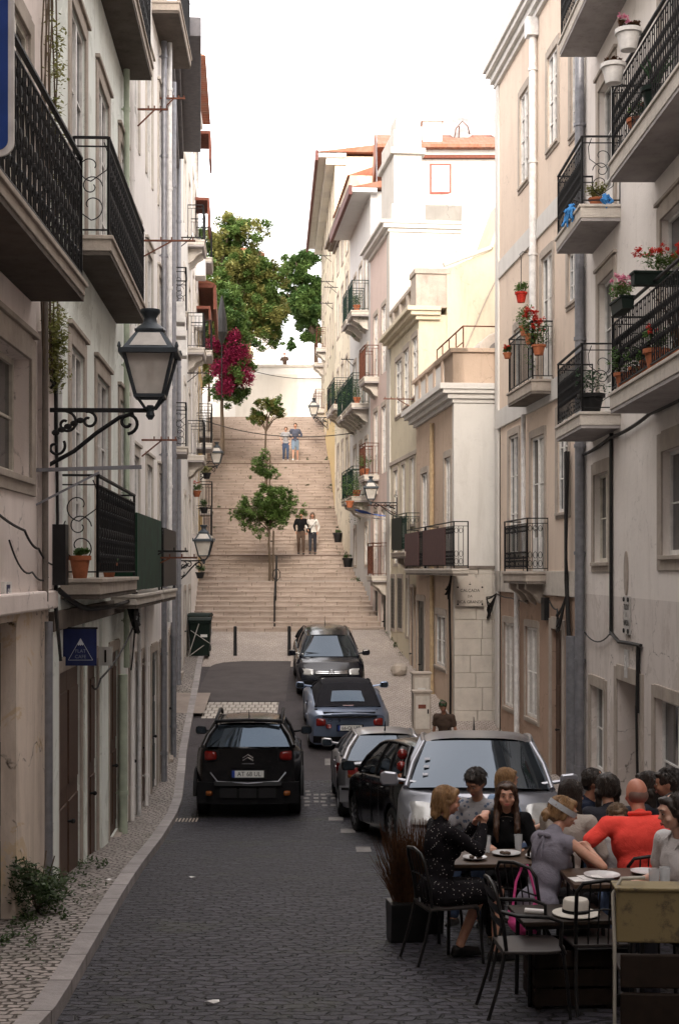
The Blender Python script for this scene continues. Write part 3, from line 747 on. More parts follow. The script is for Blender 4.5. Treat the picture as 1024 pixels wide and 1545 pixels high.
m = MB(); m.box(.02, f.L, -.25, .05, 4.42, 5.2); m.box(.02, 2.4, -1.6, .05, 4.42, 5.2)
for k in range(4): m.box(1.2 + k * 1.2, 1.5 + k * 1.2, .05, .09, 4.42, 5.25)
m.box(-.05, f.L + .04, -.3, .12, 5.2, 5.3); m.box(-.05, 2.5, -1.65, .12, 5.201, 5.301); f.obj(m, 'parapet', M['w_r3'], bevel=.01)
m = MB(); m.box(1.2, f.L - .2, -.2, .062, 4.55, 5.1); f.obj(m, 'parapet_panel', M['w_white'])
# end wall: white upper storey, bare limestone blocks below
m = MB(); m.box(-.06, .16, -3.2, .04, .1, 3.97); f.obj(m, 'end_wall_render', M['w_white'])
m = MB(); rr = random.Random(2); z = -4.4
while z < .04:
    h = rr.uniform(.35, .62); h = min(h, .05 - z); w = 0.06
    cuts = [-.0 - w, -.35 - rr.random() * .3, -.9, -1.5, -2.2, -3.2]
    for a, b in zip(cuts, cuts[1:]): m.box(-.05 - rr.uniform(0, .012), .12, b + .004, a + .05 - .004 + (.04 if a == cuts[0] else -.05), z + .004, z + h)
    z += h + .001
f.obj(m, 'corner_stone', M['stone_l'], bevel=.012)
m = MB(); m.box(-.09, .05, -3.2, .09, .03, .1); f.obj(m, 'band', M['stone_d'])
for (pa, pb) in ((683, 638), (641, 611)):
    b = balcony(f, f.u(pa, .35), f.u(pb, .35) - .05, .02, .36, .1, style='rings', iron='iron', ends='rings', slab='stone_l', sof='stone_d')
    ua, ub = f.u(pa, .35), f.u(pb, .35)
    m = MB(); m.box(ua + .9, ub - .12, .365, .385, .12, 1.0)
    f.obj(m, 'privacy_screen', simple('dark_red_brown_sheet', (.075, .035, .035), .7), b)
f.pipe(f.u(651, .08), -3.9, 3.8, .06, 'pipe_yellow', .08); f.cable([(f.u(684), .05, 0), (f.u(683), .09, -.6), (.25, .06, -2.2), (.35, .05, -4)], .03)
for k in range(8):
    rr = random.Random(k + 50); f.cable([(.05, .08, -.1), (.05 + rr.random() * .2, .12 + .1 * rr.random(), -.4 - rr.random() * .4), (.2, .07, -.2)], .02, sag=.1)
# roof terrace railing
m = MB()
for uu in (1.6, 2.6, 3.6, 4.6, 5.5): m.bar((uu, -.5, 5.2), (uu, -.5, 6.1), .03, .03)
m.bar((1.6, -.5, 6.1), (5.5, -.5, 6.1), .03, .03); m.bar((1.6, -.5, 5.7), (5.5, -.5, 5.7), .02, .02); m.bar((1.6, -.5, 6.1), (1.6, -2.6, 6.1), .03, .03); m.bar((1.6, -2.6, 5.2), (1.6, -2.6, 6.1), .03, .03)
f.obj(m, 'terrace_railing', M['iron_r'])
for k, (uu, ww, s_) in enumerate(((2.8, -1.75, 1.0), (4.2, -.95, .72))):
    m = MB(); hw = .62 * s_; H = 1.15 * s_
    arc = [(-hw, 0), (hw, 0), (hw, H * .55)] + [(hw * math.cos(t), H * .55 + hw * .8 * math.sin(t)) for t in [math.pi * i / 10 for i in range(1, 10)]] + [(-hw, H * .55)]
    m.prism(arc, lambda a, b, t: (uu + t, ww + a, 5.05 + b), 0, 1.6); d = f.obj(m, 'dormer', M['stone_l'], bevel=.02)
    m = MB(); m.prism([(a * .62, .15 + b * .66) for a, b in arc], lambda a, b, t: (uu + t, ww + a, 5.05 + b), -.03, .05); w_ = f.obj(m, 'dormer_window', M['pane_l'], d)
    m = MB(); m.box(uu - .05, uu - .03, ww - .02, ww + .02, 5.2, 5.9); m.box(uu - .05, uu - .03, ww - hw * .6, ww + hw * .6, 5.5, 5.53); f.obj(m, 'dormer_frame', M['white_paint'], d)

# --- cream house with balustraded roof and long sloping gable
R4 = Fac('apartment_building', 'cream house with a balustrade and tall sloping gable behind the white corner house', (2.64, 40.15), (2.1, 45.5), -3.4, 7.2, M['w_cream'], 7)
f = R4
for (a, b, c, d) in ((597, 606, 543, 626), (609, 617, 527, 612), (622, 630, 509, 597)): f.window(f.oppx(a, b, c, d), 'tall', sur=.14, mats=('white_paint', 'stone', 'pane'), bars=2, sill=.05, head=False)
for (a, b, c, d) in ((594.5, 600, 710, 850), (606, 611, 701, 850), (619, 625, 691, 790)): f.window(f.oppx(a, b, c, d), 'tall', sur=.12, mats=('white_paint', 'stone', 'pane'), bars=2, head=False)
for (a, b) in ((590, 595.5), (600, 607)): f.window(f.oppx(a, b, 872, 948), 'tall', sur=.12, mats=('white_paint', 'stone', 'pane'), shut='dark_paint', head=False)
f.window(f.oppx(613, 617, 872, 960), 'tall', sur=.1, mats=('white_paint', 'stone', 'pane'), head=False)
f.make_wall()
f.cornice(7.05, ((.1, .12), (.25, .12), (.36, .12)), 'w_cream', back=.6); f.band(3.3, 3.42, .05, 'stone')
m = MB(); m.box(0, .9, -.85, .08, 7.4, 8.35); m.box(-.04, .95, -.9, .12, 8.35, 8.5)
for k in range(3): m.box(1.7 + k * 1.4, 2.0 + k * 1.4, -.2, .05, 7.4, 8.1)
m.box(.9, f.L, -.2, .06, 8.1, 8.22); m.box(.9, f.L, -.18, .04, 7.4, 7.5)
for k in range(18): m.lathe([(.03, 0), (.06, .12), (.07, .25), (.035, .45), (.05, .6)], (1.0 + k * .24, -.07, 7.5), 8)
f.obj(m, 'balustrade', M['stone'], bevel=.01)
m = MB()
gp = [(-0.8, -3.3), (-7.5, -3.3), (-7.5, 13.0), (-6.0, 12.6), (-2.7, 10.9), (-2.05, 9.05), (-.95, 8.55), (-.8, 8.5)]
m.prism(gp, lambda a, b, t: (t, a, b), -.03, 4.9); f.obj(m, 'gable', M['w_cream'])
m = MB(); m.bar((-.06, -.7, 8.6), (-.06, -2.05, 9.12), .12, .1); m.bar((-.06, -2.05, 9.12), (-.06, -2.75, 11.0), .14, .1); f.obj(m, 'roof_coping', M['stone_l'])
f.cable([(-.06, -3.0, 9.8), (-.06, -1.9, 7.6), (-.07, -.6, 4.6)], .018, 'stone')
balcony(f, f.u(611, .5), f.u(588, .5) - .3, .5, .5, .12, style='rings', iron='iron_g', ends='rings', slab='stone', sof='stone_d', brackets=2)
m = MB(); m.box(f.u(611, .5) + .6, f.u(588, .5) - .35, .49, .505, .6, 1.5); f.obj(m, 'privacy_screen', M['plas_green'])
for (px, z) in ((625, 4.9), (598, 2.0)): bracket_line(f, f.u(px), z, .9)

# --- pinkish tall house with tower
R5 = Fac('apartment_building', 'tall white and pink house with a square corner tower in the middle right', (2.1, 45.55), (1.6, 50.0), -2.8, 10.9, M['w_pink'], 5)
f = R5
ws = []
for z in (-.2, 3.2, 6.5):
    for uu in (.9, 2.7): ws.append((uu, z))
for uu, z in ws: f.window(f.op(uu, uu + .9, z, z + 2.2), 'door', sur=.14, mats=('white_paint', 'stone', 'pane'), bars=2, head=False)
for uu in (.9, 2.7): f.door(f.op(uu, uu + .9, -2.7, -.7), 'dark_paint', smat='stone_l')
f.make_wall()
for z in (3.2, 6.5): balcony(f, 2.5, 3.9, z, .5, .14, style='bars', iron='iron_r', ends='bars', slab='stone_l', brackets=2)
balcony(f, .7, 1.9, -.2, .5, .14, style='bars', iron='iron_r', ends='bars', slab='stone_l', brackets=2)
f.cornice(10.8, ((.1, .12), (.26, .14), (.36, .1)), 'w_white', back=3)
m = MB(); m.box(-.06, .5, -3.0, .05, -2.8, 11.1); m.box(-.05, f.L, -5, -.02, 11.12, 11.7); f.obj(m, 'end_wall_render', M['w_tower'])
m = MB(); m.box(.0, 2.6, -1.0, -.1, 11.1, 14.1); m.box(-.12, 2.7, -1.12, .02, 13.3, 13.5); m.box(.1, 1.4, -.9, -.2, 14.1, 14.6)
f.obj(m, 'tower', M['w_tower'], bevel=.02)
m = MB(); m.prism([(-1.1, 11.0), (-8, 11.0), (-8, 14.6), (-3.9, 12.9), (-1.1, 11.75)], lambda a, b, t: (t, a, b), -.05, 3.2); f.obj(m, 'roof_parapet', M['w_tower'])
m = MB(); m.prism([(-2.2, 9.0), (-4.6, 9.0), (-4.6, 11.9), (-2.3, 11.95)], lambda a, b, t: (t, a, b), -2.4, -.06); f.obj(m, 'dormer', M['w_l3'])
# --- orange-tiled house further back
t = thing('apartment_building', 'house with an orange tiled roof and red framed window behind the tower', 'building', (3.8, 52.0, -2))
m = MB(); m.box(-.3, 6.0, 0, 6, 0, 17.3); m.build('wall', M['w_tower'], t)
m = MB(); m.box(-.35, 6.1, -.12, .0, 17.12, 17.3); m.build('cornice', M['w_white'], t)
m = MB(); m.box(-.3, 6, -.16, -.0, 17.0, 17.1); m.build('eave_line', M['rust_red'], t)
m = MB(); m.prism([(-.45, 17.3), (6.4, 17.3), (6.4, 17.4), (3, 18.8), (-.45, 17.42)], lambda a, b, tt: (tt, a, b), -1.9, 6.4); o = m.build('roof', M['tiles'], t)
m = MB(); m.box(.02, .8, -.04, .04, 15.72, 16.82); w_ = m.build('window', simple('red_window_frame', (.26, .07, .05), .6), t)
m = MB(); m.box(.09, .73, -.06, -.03, 15.79, 16.75); m.build('pane', M['white_paint'], w_)
m = MB(); m.box(.4, .42, -.075, -.06, 15.79, 16.75); m.box(.09, .73, -.075, -.06, 16.27, 16.29); m.build('glazing_bar', M['stone'], w_)
m = MB(); m.box(-.2, .5, .4, 1.0, 17.3, 18.5); m.box(-.27, .57, .33, 1.07, 18.5, 18.62); m.build('chimney', M['w_white'], o)
for i, (px, lab) in enumerate(((695, 'large white satellite dish standing on the orange roof, wholly in view'), (757, 'large white satellite dish half hidden by the beige house'))):
    d = 54.0; X = (px - CX) * d / F; zc = (CY - 189) * d / F
    t = thing('satellite_dish', lab, 'satellite dish', (X, d, zc - .85), 0, 'dishes on the tiled roof')
    prof = [(.0 + .58 * k / 10, .12 * (k / 10) ** 2) for k in range(11)]
    m = MB(Matrix.Translation((0, 0, .85)) @ Matrix.Rotation(R(82), 4, 'X'))
    vs = []
    m.lathe([(max(r_, .002), z_ - .1) for r_, z_ in prof] + [(.58, .035)], (0, 0, 0), 32)
    m.build('dish', simple('white_dish', (.27, .27, .275), .7), t, smooth=60)
    m = MB(); T2 = Matrix.Translation((0, -.19, 1.05)) @ Matrix.Rotation(R(90), 4, 'X')
    for k, ch in enumerate('CONTERA'):
        a = (k - 3) * .23; text_mb(m, ch, .17, Matrix.Translation((math.sin(a) * .42, -.15, .72 + math.cos(a) * .42)) @ Matrix.Rotation(a, 4, 'Y') @ Matrix.Rotation(R(90), 4, 'X'))
    m.build('lettering', simple('grey_lettering', (.35, .34, .35), .6), t)
    m = MB(); m.tube([(-.3, -.1, .1), (-.22, -.35, .62), (0, -.5, .85), (.22, -.35, .7), (.32, -.1, .5)], .02, 6); m.tube([(-.05, .1, -.6), (-.05, .02, .8)], .04, 8); m.tube([(-.1, -.12, .15), (-.1, -.38, .7)], .02, 6)
    m.build('feed_arm', M['iron_r'], t)

def side_windows(f, us, zs, w=.9, h=1.9, kind='tall', sur=.13, bal=None, **k):
    out = []
    for z in zs:
        for u in us: out.append((f.op(u, u + w, z, z + h), kind, sur, k))
    return out
def flush(f, L):
    for o, kd, sur, k in L: f.window(o, kd, sur=sur, head=False, **k)

R6 = Fac('apartment_building', 'blue grey house with a dark red eave and stacked corbelled balconies on the right', (1.6, 50.05), (1.0, 57.0), -2.2, 13.3, M['w_blue'], 1.7)
f = R6; L_ = side_windows(f, (.7, 2.6, 4.6), (2.6, 5.9, 9.2), .9, 2.1, 'door', mats=('white_paint', 'stone', 'pane')) + side_windows(f, (.8, 4.6), (.2,), .8, 1.4, mats=('white_paint', 'stone', 'pane')); f.make_wall(); flush(f, L_)
for z, a, b in ((9.2, .5, 2.0), (9.2, 2.4, 3.9), (5.9, .4, 2.2), (5.9, 2.4, 4.0), (5.9, 4.4, 6.0), (2.6, .4, 2.2), (2.6, 2.5, 4.2)):
    balcony(f, a, b, z, .62, .14, style='bars', iron='iron_g', ends='bars', slab='stone_l', brackets=2, step=.13)
m = MB(); m.box(-.3, f.L + .1, -.2, .7, 13.2, 13.35); f.obj(m, 'eave', M['w_blue']); m = MB(); m.box(-.32, f.L + .1, .68, .8, 13.1, 13.42); f.obj(m, 'gutter', M['eave_red'])
m = MB(); m.prism([(.7, 13.37), (-1.7, 13.37), (-1.7, 13.9)], lambda a, b, t: (t, a, b), -.3, f.L + .1); f.obj(m, 'roof', M['tiles'])
R7 = Fac('apartment_building', 'narrow peeling cream house with a stained cornice, up the stairs on the right', (1.0, 57.05), (.45, 64.0), -.2, 15.8, M['w_cream2'], 6)
f = R7; L_ = side_windows(f, (.8, 2.8, 4.9), (3.6, 6.9, 10.2, 13.0), .8, 1.8, mats=('white_paint', 'stone', 'pane')); f.make_wall(); flush(f, L_)
f.cornice(14.2, ((.1, .14), (.3, .1), (.45, .14)), 'stone_d', back=.2); balcony(f, .6, 2.2, 6.7, .6, .16, iron='iron_g', style='bars', ends='bars', slab='stone_l', brackets=2); balcony(f, 2.6, 4.2, 6.7, .6, .16, iron='iron', style='bars', ends='bars', slab='stone_l', brackets=2)
m = MB(); m.prism([(.1, 15.8), (-6, 15.8), (-3, 16.9)], lambda a, b, t: (t, a, b), 0, f.L); f.obj(m, 'roof', M['tiles'])
R8 = Fac('apartment_building', 'tallest cream house at the top right of the stairs, with dark red gutter', (.45, 64.05), (-.2, 82.0), 2.5, 18.6, M['w_cream'], 3.6)
f = R8; L_ = side_windows(f, (1.5, 4.5, 7.5, 10.5, 13.5, 16), (7.2, 10.4, 13.6, 16.4), .9, 1.8, mats=('white_paint', 'stone', 'pane')); f.make_wall([(1.9, 8.6, M['w_yellow']), (8.6, 18.6, M['w_cream'])]); flush(f, L_)
m = MB(); m.box(-.2, f.L + .2, -.5, .75, 18.5, 18.7); m.box(-.1, f.L + .2, -.5, .4, 18.2, 18.5); f.obj(m, 'eave', M['w_white']); m = MB(); m.box(-.25, f.L + .3, .75, .88, 18.35, 18.8); f.obj(m, 'gutter', M['eave_red'])
m = MB(); m.prism([(.8, 18.72), (-3.8, 18.72), (-3.8, 19.3)], lambda a, b, t: (t, a, b), -.3, f.L + .2); f.obj(m, 'roof', M['tiles'])
for u_, z in ((11, 11.7), (15, 11.5), (13, 8.7), (16.5, 8.9)): balcony(f, u_, u_ + 1.4, z, .5, .16, style='bars', ends='bars', iron='iron_r', slab='stone_l', brackets=2, step=.15)
for i, (f_, uu, z, a) in enumerate(((R8, 1.2, 13.2, .6), (R8, 2.2, 12.4, .6), (R8, 4, 15, .6), (R6, 5.5, 8.2, .5), (R7, 5.5, 12.4, .6))): bracket_line(f_, uu, z, a, 'iron')

# ================================================================== LEFT SIDE  (local x runs from far to near)
L1 = Fac('apartment_building', 'worn pinkish grey house at the left edge under the big ornate balcony', (-2.75, 14.2), (-2.62, 3.0), -3.4, 9.5, M['w_l1'], 7)
f = L1
w = f.op(f.u(45), f.u(-25), .85, 1.95, .22); dn = f.op(f.u(25), f.u(-40), -3.3, -.45, .2)
ub = [f.op(1.0, 2.1, 2.72, 4.95), f.op(3.3, 4.4, 2.72, 4.95), f.op(5.8, 6.9, 2.72, 4.95), f.op(1.1, 2.2, 6.2, 8.3), f.op(3.6, 4.7, 6.2, 8.3)]
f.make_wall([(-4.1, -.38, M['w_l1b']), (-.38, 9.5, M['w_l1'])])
f.window(w, sur=.2, mats=('cream_paint', 'stone', 'pane'), bars=1, sill=.05)
f.door(dn, 'brown_wood', sur=0)
for o in ub: f.window(o, 'door', sur=.16, mats=('cream_paint', 'stone', 'pane'), bars=2, head=False)
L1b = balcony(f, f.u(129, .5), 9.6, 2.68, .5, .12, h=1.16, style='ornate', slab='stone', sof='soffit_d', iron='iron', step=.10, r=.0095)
m = MB(); m.box(.02, f.L, -.03, .10, -.38, -.2); m.box(.0, .55, -.02, .07, -.2, 2.3); f.obj(m, 'plaster_band', M['w_l1'], bevel=.02)
m = MB(); m.box(f.u(13), f.u(2), .0, .03, -.40 + .12, -.40 + .30); o = f.obj(m, 'number_plate', M['white_paint'])
m = MB(); a, b = f.u(12.2), f.u(3); uc = (a + b) / 2
m.box(uc - .065, uc + .065, .028, .034, -.375 + .11, -.375 + .25); f.obj(m, 'number_field', simple('dark_blue_enamel', (.02, .025, .09), .4), o)
TL = Matrix.Rotation(R(180), 4, 'Z') @ Matrix.Rotation(R(90), 4, 'X')
m = MB(); text_mb(m, '64', .1, Matrix.Translation((uc, .036, -.375 + .18)) @ TL, .003); f.obj(m, 'number', M['white_paint'], o)
f.cable([(0.05, .06, 1.0 - .95), (.9, .07, .2), (1.6, .08, .35), (3.5, .08, .6)], .012, sag=.04); f.cable([(0.05, .06, .02), (1.2, .07, -.02), (2.2, .07, .25)], .009, sag=.1)
for k, dx in enumerate((0, .04, -.03)): f.cable([(.05 + dx, .08, 2.3), (.06, .1, .5), (.04 + dx, .08, -.35), (.1, .14, -.9)], .016)
m = MB(); m.box(.0, .18, .02, .2, -.15, .45); f.obj(m, 'meter_box', M['black_plastic'])
m = MB(); m.bar((.65, .0, .95), (.65, 1.0, .98), .035, .035); m.bar((.65, 0, .62), (.65, .6, .93), .02, .02); f.obj(m, 'clothesline_bracket', M['pipe_grey'])

L2 = Fac('apartment_building', 'pale green house on the left with two dark iron balconies and shop doors below', (-3.05, 21.9), (-2.75, 14.25), -3.8, 14.0, M['w_l2'], 7)
f = L2
fd = [f.op(f.u(b), f.u(a), -.1, 2.5) for a, b in ((106, 126), (145, 163.5), (180, 190))]
sd = [f.op(f.u(b), f.u(a), 3.8, 6.3) for a, b in ((106, 128), (147, 163), (180, 190))]
td = [f.op(f.u(b), f.u(a), 7.7, 10.1) for a, b in ((106, 128), (147, 163), (180, 190))]
gd_ = [f.op(f.u(b), f.u(a), -3.75, t, .09) for a, b, t in ((87, 121, -1.08), (130, 146, -1.12), (164, 178, -1.15))]
f.make_wall([(-4.4, -.36, M['w_l2']), (-.36, 14.0, M['w_l2'])])
for o in fd + sd + td: f.window(o, 'door', sur=.17, mats=('white_paint', 'stone', 'pane'), bars=2, head=True)
for o in gd_: f.door(o, 'brown_wood', sur=.13, smat='stone', panels=2)
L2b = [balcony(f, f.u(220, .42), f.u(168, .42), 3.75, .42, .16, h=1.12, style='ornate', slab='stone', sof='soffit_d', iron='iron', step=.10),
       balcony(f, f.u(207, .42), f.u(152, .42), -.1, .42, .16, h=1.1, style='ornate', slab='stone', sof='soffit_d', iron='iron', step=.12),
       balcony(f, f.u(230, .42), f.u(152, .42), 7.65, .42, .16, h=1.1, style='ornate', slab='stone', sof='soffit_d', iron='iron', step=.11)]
f.pipe(f.u(186, .1), -3.9, -1.5, .065, 'pipe_green', .1); f.pipe(f.u(193.5, .1), -1.45, 13.5, .045, 'pipe_green', .08)
for a, b in ((f.u(84) - .0, f.L - .02), (f.u(127.5), f.u(124)), (f.u(160), f.u(150))): m = MB(); m.box(min(a, b), max(a, b), -.02, .035, -4.2, -.6); f.obj(m, 'pilaster', M['w_l2'])
f.band(-.62, -.42, .05, 'pipe_green' if 0 else 'stone_d'); f.pipe(f.u(77, .08), -4.0, -.5, .04, 'pipe_grey', .06, rings=False); f.pipe(f.u(72, .08), -.3, 3.2, .03, 'stone_d', .06, rings=False); f.pipe(f.u(90, .05), .2, 3.3, .03, 'pipe_white', .05, rings=False)
for k in range(16):
    rr = random.Random(k + 90); u_ = f.u(172); f.cable([(u_ + rr.uniform(-.3, .3), .3, -.32), (u_ + rr.uniform(-.35, .35), .34, -.55 - rr.random() * .35), (u_ + rr.uniform(-.2, .3), .2, -.4)], .018, sag=.12)
f.cable([(f.u(172), .3, -.75), (f.u(140), .1, -1.35), (f.u(132), .06, -1.4)], .013, sag=.08); f.cable([(f.u(172), .3, -.75), (f.u(186), .12, -1.5)], .013, sag=.06); f.cable([(f.L - .1, .08, -.2), (f.u(120), .1, -.45), (f.u(172), .25, -.42)], .03, sag=.03)
bracket_line(f, f.u(199), .3, .9, 'iron')

L3 = Fac('apartment_building', 'tall off white house in the middle left with green screened balconies and grey pipes', (-3.2, 29.0), (-3.05, 21.95), -4.1, 13.5, M['w_l3'], 7)
f = L3
ws = [f.op(u, u + .95, z, z + 2.2) for u in (1.0, 3.2, 5.4) for z in (-.35, 3.4, 6.9)] + [f.op(u, u + .95, 10.4, 12.4) for u in (1.0, 3.2, 5.4)]
gs = [f.op(u, u + 1.0, -4.05, -1.5, .1) for u in (.7, 2.3, 4.0, 5.7)]
f.make_wall()
for o in ws: f.window(o, 'door', sur=.15, mats=('white_paint', 'stone_l', 'pane'), bars=2, head=True)
for i, o in enumerate(gs): f.door(o, ('brown_wood', 'dark_paint')[i % 2], sur=.14, smat='stone')
b_ = balcony(f, f.u(244, .4), f.u(207, .4), -.35, .4, .14, h=1.1, style='bars', slab='stone_l', sof='soffit_d', iron='iron')
m = MB(); m.box(f.u(244, .4) + .02, f.u(207, .4) - .02, .385, .40, -.28, .8); m.box(f.u(207, .4) - .03, f.u(207, .4) - .012, .02, .385, -.28, .8); f.obj(m, 'privacy_screen', simple('green_mesh_screen', (.005, .030, .014), .85, var=.4, vs=3), b_)
b_ = balcony(f, f.u(266, .4) , f.u(247, .4), -.35, .4, .14, h=1.05, style='bars', slab='stone_l', sof='soffit_d', iron='iron')
m = MB(); m.box(f.u(266, .4) + .02, f.u(247, .4) - .02, .385, .40, -.28, .7); f.obj(m, 'privacy_screen', M['black_plastic'], b_)
balcony(f, .3, 3.2, 10.3, .5, .16, style='bars', slab='stone', sof='soffit_d')
f.pipe(f.u(213, .1), -4.2, -.5, .035, 'pipe_white', .07); f.pipe(f.u(226, .12), -4.2, -.6, .035, 'w_l3', .07); f.pipe(f.u(252, .15), -4.2, 13, .055, 'pipe_grey', .1); f.pipe(f.u(204, .1), -4.1, 13, .035, 'w_l3', .06)
for (px, z, rr_) in ((208, 7.6, .5), (215, 5.6, .9), (214, 2.2, .6), (205, .2, 1.0), (240, 9.0, .5)): bracket_line(f, f.u(px), z, rr_, 'iron_r')

L4 = Fac('apartment_building', 'white house on the left with a deep dark grey projecting eave', (-3.9, 37.0), (-3.2, 29.05), -4.0, 10.9, M['w_white'], 7)
f = L4
ws = [f.op(u, u + .95, z, z + 2.1) for u in (.9, 3.2, 5.6) for z in (-.2, 3.0, 6.3)]
gs = [f.op(u, u + 1.0, -3.9, -1.4, .1) for u in (.9, 2.9, 4.9, 6.6)]
f.make_wall()
for o in ws: f.window(o, 'door', sur=.15, mats=('white_paint', 'stone_l', 'pane'), bars=2, head=True)
for i, o in enumerate(gs): f.door(o, ('brown_wood', 'dark_paint')[i % 2], sur=.14, smat='stone')
m = MB(); m.box(-.1, f.L - .03, -.3, .24, 10.7, 10.9); m.box(-.1, f.L - .05, -.3, .13, 10.45, 10.7); m.box(-.15, f.L + .0, -.3, .68, 10.9, 11.3); f.obj(m, 'eave', M['eave_grey'], bevel=.02)
for z in (3.0, 6.3): balcony(f, .6, 2.3, z, .35, .12, style='bars', slab='stone_l', sof='soffit')
f.pipe(f.u(262, .1), -4.0, 10.3, .06, 'pipe_grey', .1); f.pipe(f.u(258, .1), -1.0, 10.3, .045, 'pipe_white', .08)
for uu in (1.2, 4.2, 6.0):
    m = MB(); m.box(uu, uu + .55, .02, .34, 5.3, 5.75); f.obj(m, 'air_conditioner', M['plas_white'], bevel=.02)

L5 = Fac('apartment_building', 'narrow tall white house with rust red shutters on the left before the bins', (-4.3, 46.0), (-3.9, 37.05), -3.0, 14.6, M['w_white'], 6)
f = L5
ws = [f.op(u, u + .95, z, z + 2.0) for u in (1.0, 3.6, 6.4) for z in (.2, 3.5, 6.8, 10.1)]
gs = [f.op(u, u + 1.0, -2.8, -.6, .1) for u in (1.0, 3.6, 6.4)]
f.make_wall()
for i, o in enumerate(ws): f.window(o, 'door', sur=.15, mats=('white_paint', 'stone_l', 'pane'), bars=2, head=False)
for i, o in enumerate(gs): f.door(o, ('dark_paint', 'brown_wood')[i % 2], sur=.14, smat='stone')
f.cornice(14.0, ((.1, .14), (.25, .14), (.36, .12)), 'w_white', back=.3)
for z in (3.5, 6.8, 10.1): 
    balcony(f, .6, 2.4, z, .5, .14, style='bars', slab='stone_l', sof='soffit', iron='iron', ends='bars', brackets=2)
f.pipe(f.u(270, .1), -3, 13.8, .06, 'pipe_grey', .1)
bracket_line(f, 6.6, 9.2, .6, 'iron'); bracket_line(f, 2.6, 6.0, .6, 'iron')
for (px, py) in ((282, 372), (300, 470)): pass

L6 = Fac('apartment_building', 'tall white house with terracotta eaves beside the foot of the stairs on the left', (-4.7, 53.0), (-4.3, 46.05), -2.1, 16.6, M['w_l3'], 6)
f = L6
ws = [f.op(u, u + .95, z, z + 2.0) for u in (.8, 3.0, 5.2) for z in (1.2, 4.5, 7.8, 11.1, 14.0)]
f.make_wall()
for i, o in enumerate(ws): f.window(o, 'door', sur=.15, mats=('white_paint', 'stone_l', 'pane'), bars=2, head=False)
for (z, u0_) in ((15.6, .2), (9.3, .4), (12.7, 2.2)):
    m = MB(); m.box(u0_, u0_ + 1.9, 0, .5, z, z + .1); m.box(u0_, u0_ + 1.9, .44, .51, z - .9, z); f.obj(m, 'awning', M['rust_red'])
for z in (1.2, 4.5, 7.8, 11.1): balcony(f, .4, 2.4, z, .55, .14, style='bars', slab='stone_l', sof='soffit', iron='iron', ends='bars')
m = MB(); m.box(2.7, 3.6, .0, .35, 10.2, 10.8); f.obj(m, 'air_conditioner', M['plas_white'], bevel=.02); m = MB(); m.box(4.2, 4.9, 0, .3, 8.2, 8.7); f.obj(m, 'air_conditioner', M['plas_white'], bevel=.02)
m = MB(); m.prism([(.45, 16.6), (-6, 16.6), (-3, 18.0)], lambda a, b, t: (t, a, b), -.1, f.L + .1); f.obj(m, 'roof', M['tiles'])

L7 = Fac('house', 'yellow house with a red brown eave at the left side of the stairs', (-5.15, 60.0), (-4.7, 53.05), -.6, 10.6, M['w_yellow'], 6)
f = L7
ws = [f.op(u, u + .85, z, z + 1.8) for u in (.9, 3.0, 5.1) for z in (2.4, 5.2, 8.0)]
f.make_wall()
for i, o in enumerate(ws): f.window(o, 'tall', sur=.14, mats=('white_paint', 'stone_l', 'pane'), bars=2, head=False)
m = MB(); m.box(-.1, f.L + .1, -.2, .6, 10.5, 10.65); m.box(-.1, f.L + .1, .55, .66, 9.7, 10.6); f.obj(m, 'eave', M['rust_red'])
m = MB(); m.prism([(.6, 10.66), (-6, 10.66), (-3, 12.0)], lambda a, b, t: (t, a, b), -.1, f.L + .1); f.obj(m, 'roof', M['tiles'])
balcony(f, 4.0, 6.2, 5.2, .5, .14, style='bars', slab='stone_l', iron='iron', ends='bars'); balcony(f, 3.6, 5.6, 2.3, .5, .14, style='bars', slab='stone_l', iron='iron', ends='bars')
for i, z in enumerate((4.4, 7.4)): bracket_line(f, 2.2, z, .6, 'iron')

# garden wall left of the upper stairs, and retaining wall at their head
t = thing('garden_wall', 'pale garden wall under the bougainvillea left of the upper stairs', 'wall', (-5.4, 60.1, 0))
m = MB()
for a, b in zip(frange(60.1, 84, 3), frange(60.1, 84, 3)[1:]):
    xa, xb = interp(LW, a), interp(LW, b)
    m.add([(xa, a, gz(a) - 1), (xb, b, gz(b) - 1), (xb, b, gz(b) + 2.3), (xa, a, gz(a) + 2.3), (xa - .3, a, gz(a) - 1), (xb - .3, b, gz(b) - 1), (xb - .3, b, gz(b) + 2.3), (xa - .3, a, gz(a) + 2.3)], [(0, 1, 2, 3), (7, 6, 5, 4), (3, 2, 6, 7), (0, 3, 7, 4), (1, 5, 6, 2)])
m.build('wall', M['w_white'], t, world=True)
t = thing('retaining_wall', 'high cream retaining wall across the head of the stairs', 'wall', (-3.5, 86, 8.2))
m = MB(); m.box(-12, 6, 0, 1.0, -3, 4.05); m.build('wall', plaster('wall_near_white', (.72, .70, .66), amt=.3, grime=.25), t)
m = MB(); m.box(-12, 6, -.08, 1.05, 4.05, 4.2); m.build('coping', M['stone_l'], t)
m = MB(); m.box(-1.9, 1.85, -.03, .0, -.5, 3.6); m.build('render_panel', plaster('wall_faint_beige', (.66, .62, .555), amt=.3, grime=.25), t)
sheet('upper_terrace', lambda y: -60, lambda y: 60, [86.9, 100, 140, 200], simple('terrace_ground', (.4, .36, .3), .9), dz=0, gzf=lambda y: 11.5)
sheet('landing', lambda y: -8.5, lambda y: 1.5, frange(82, 86.1, 1), M['cob_plaza'], dz=.005)

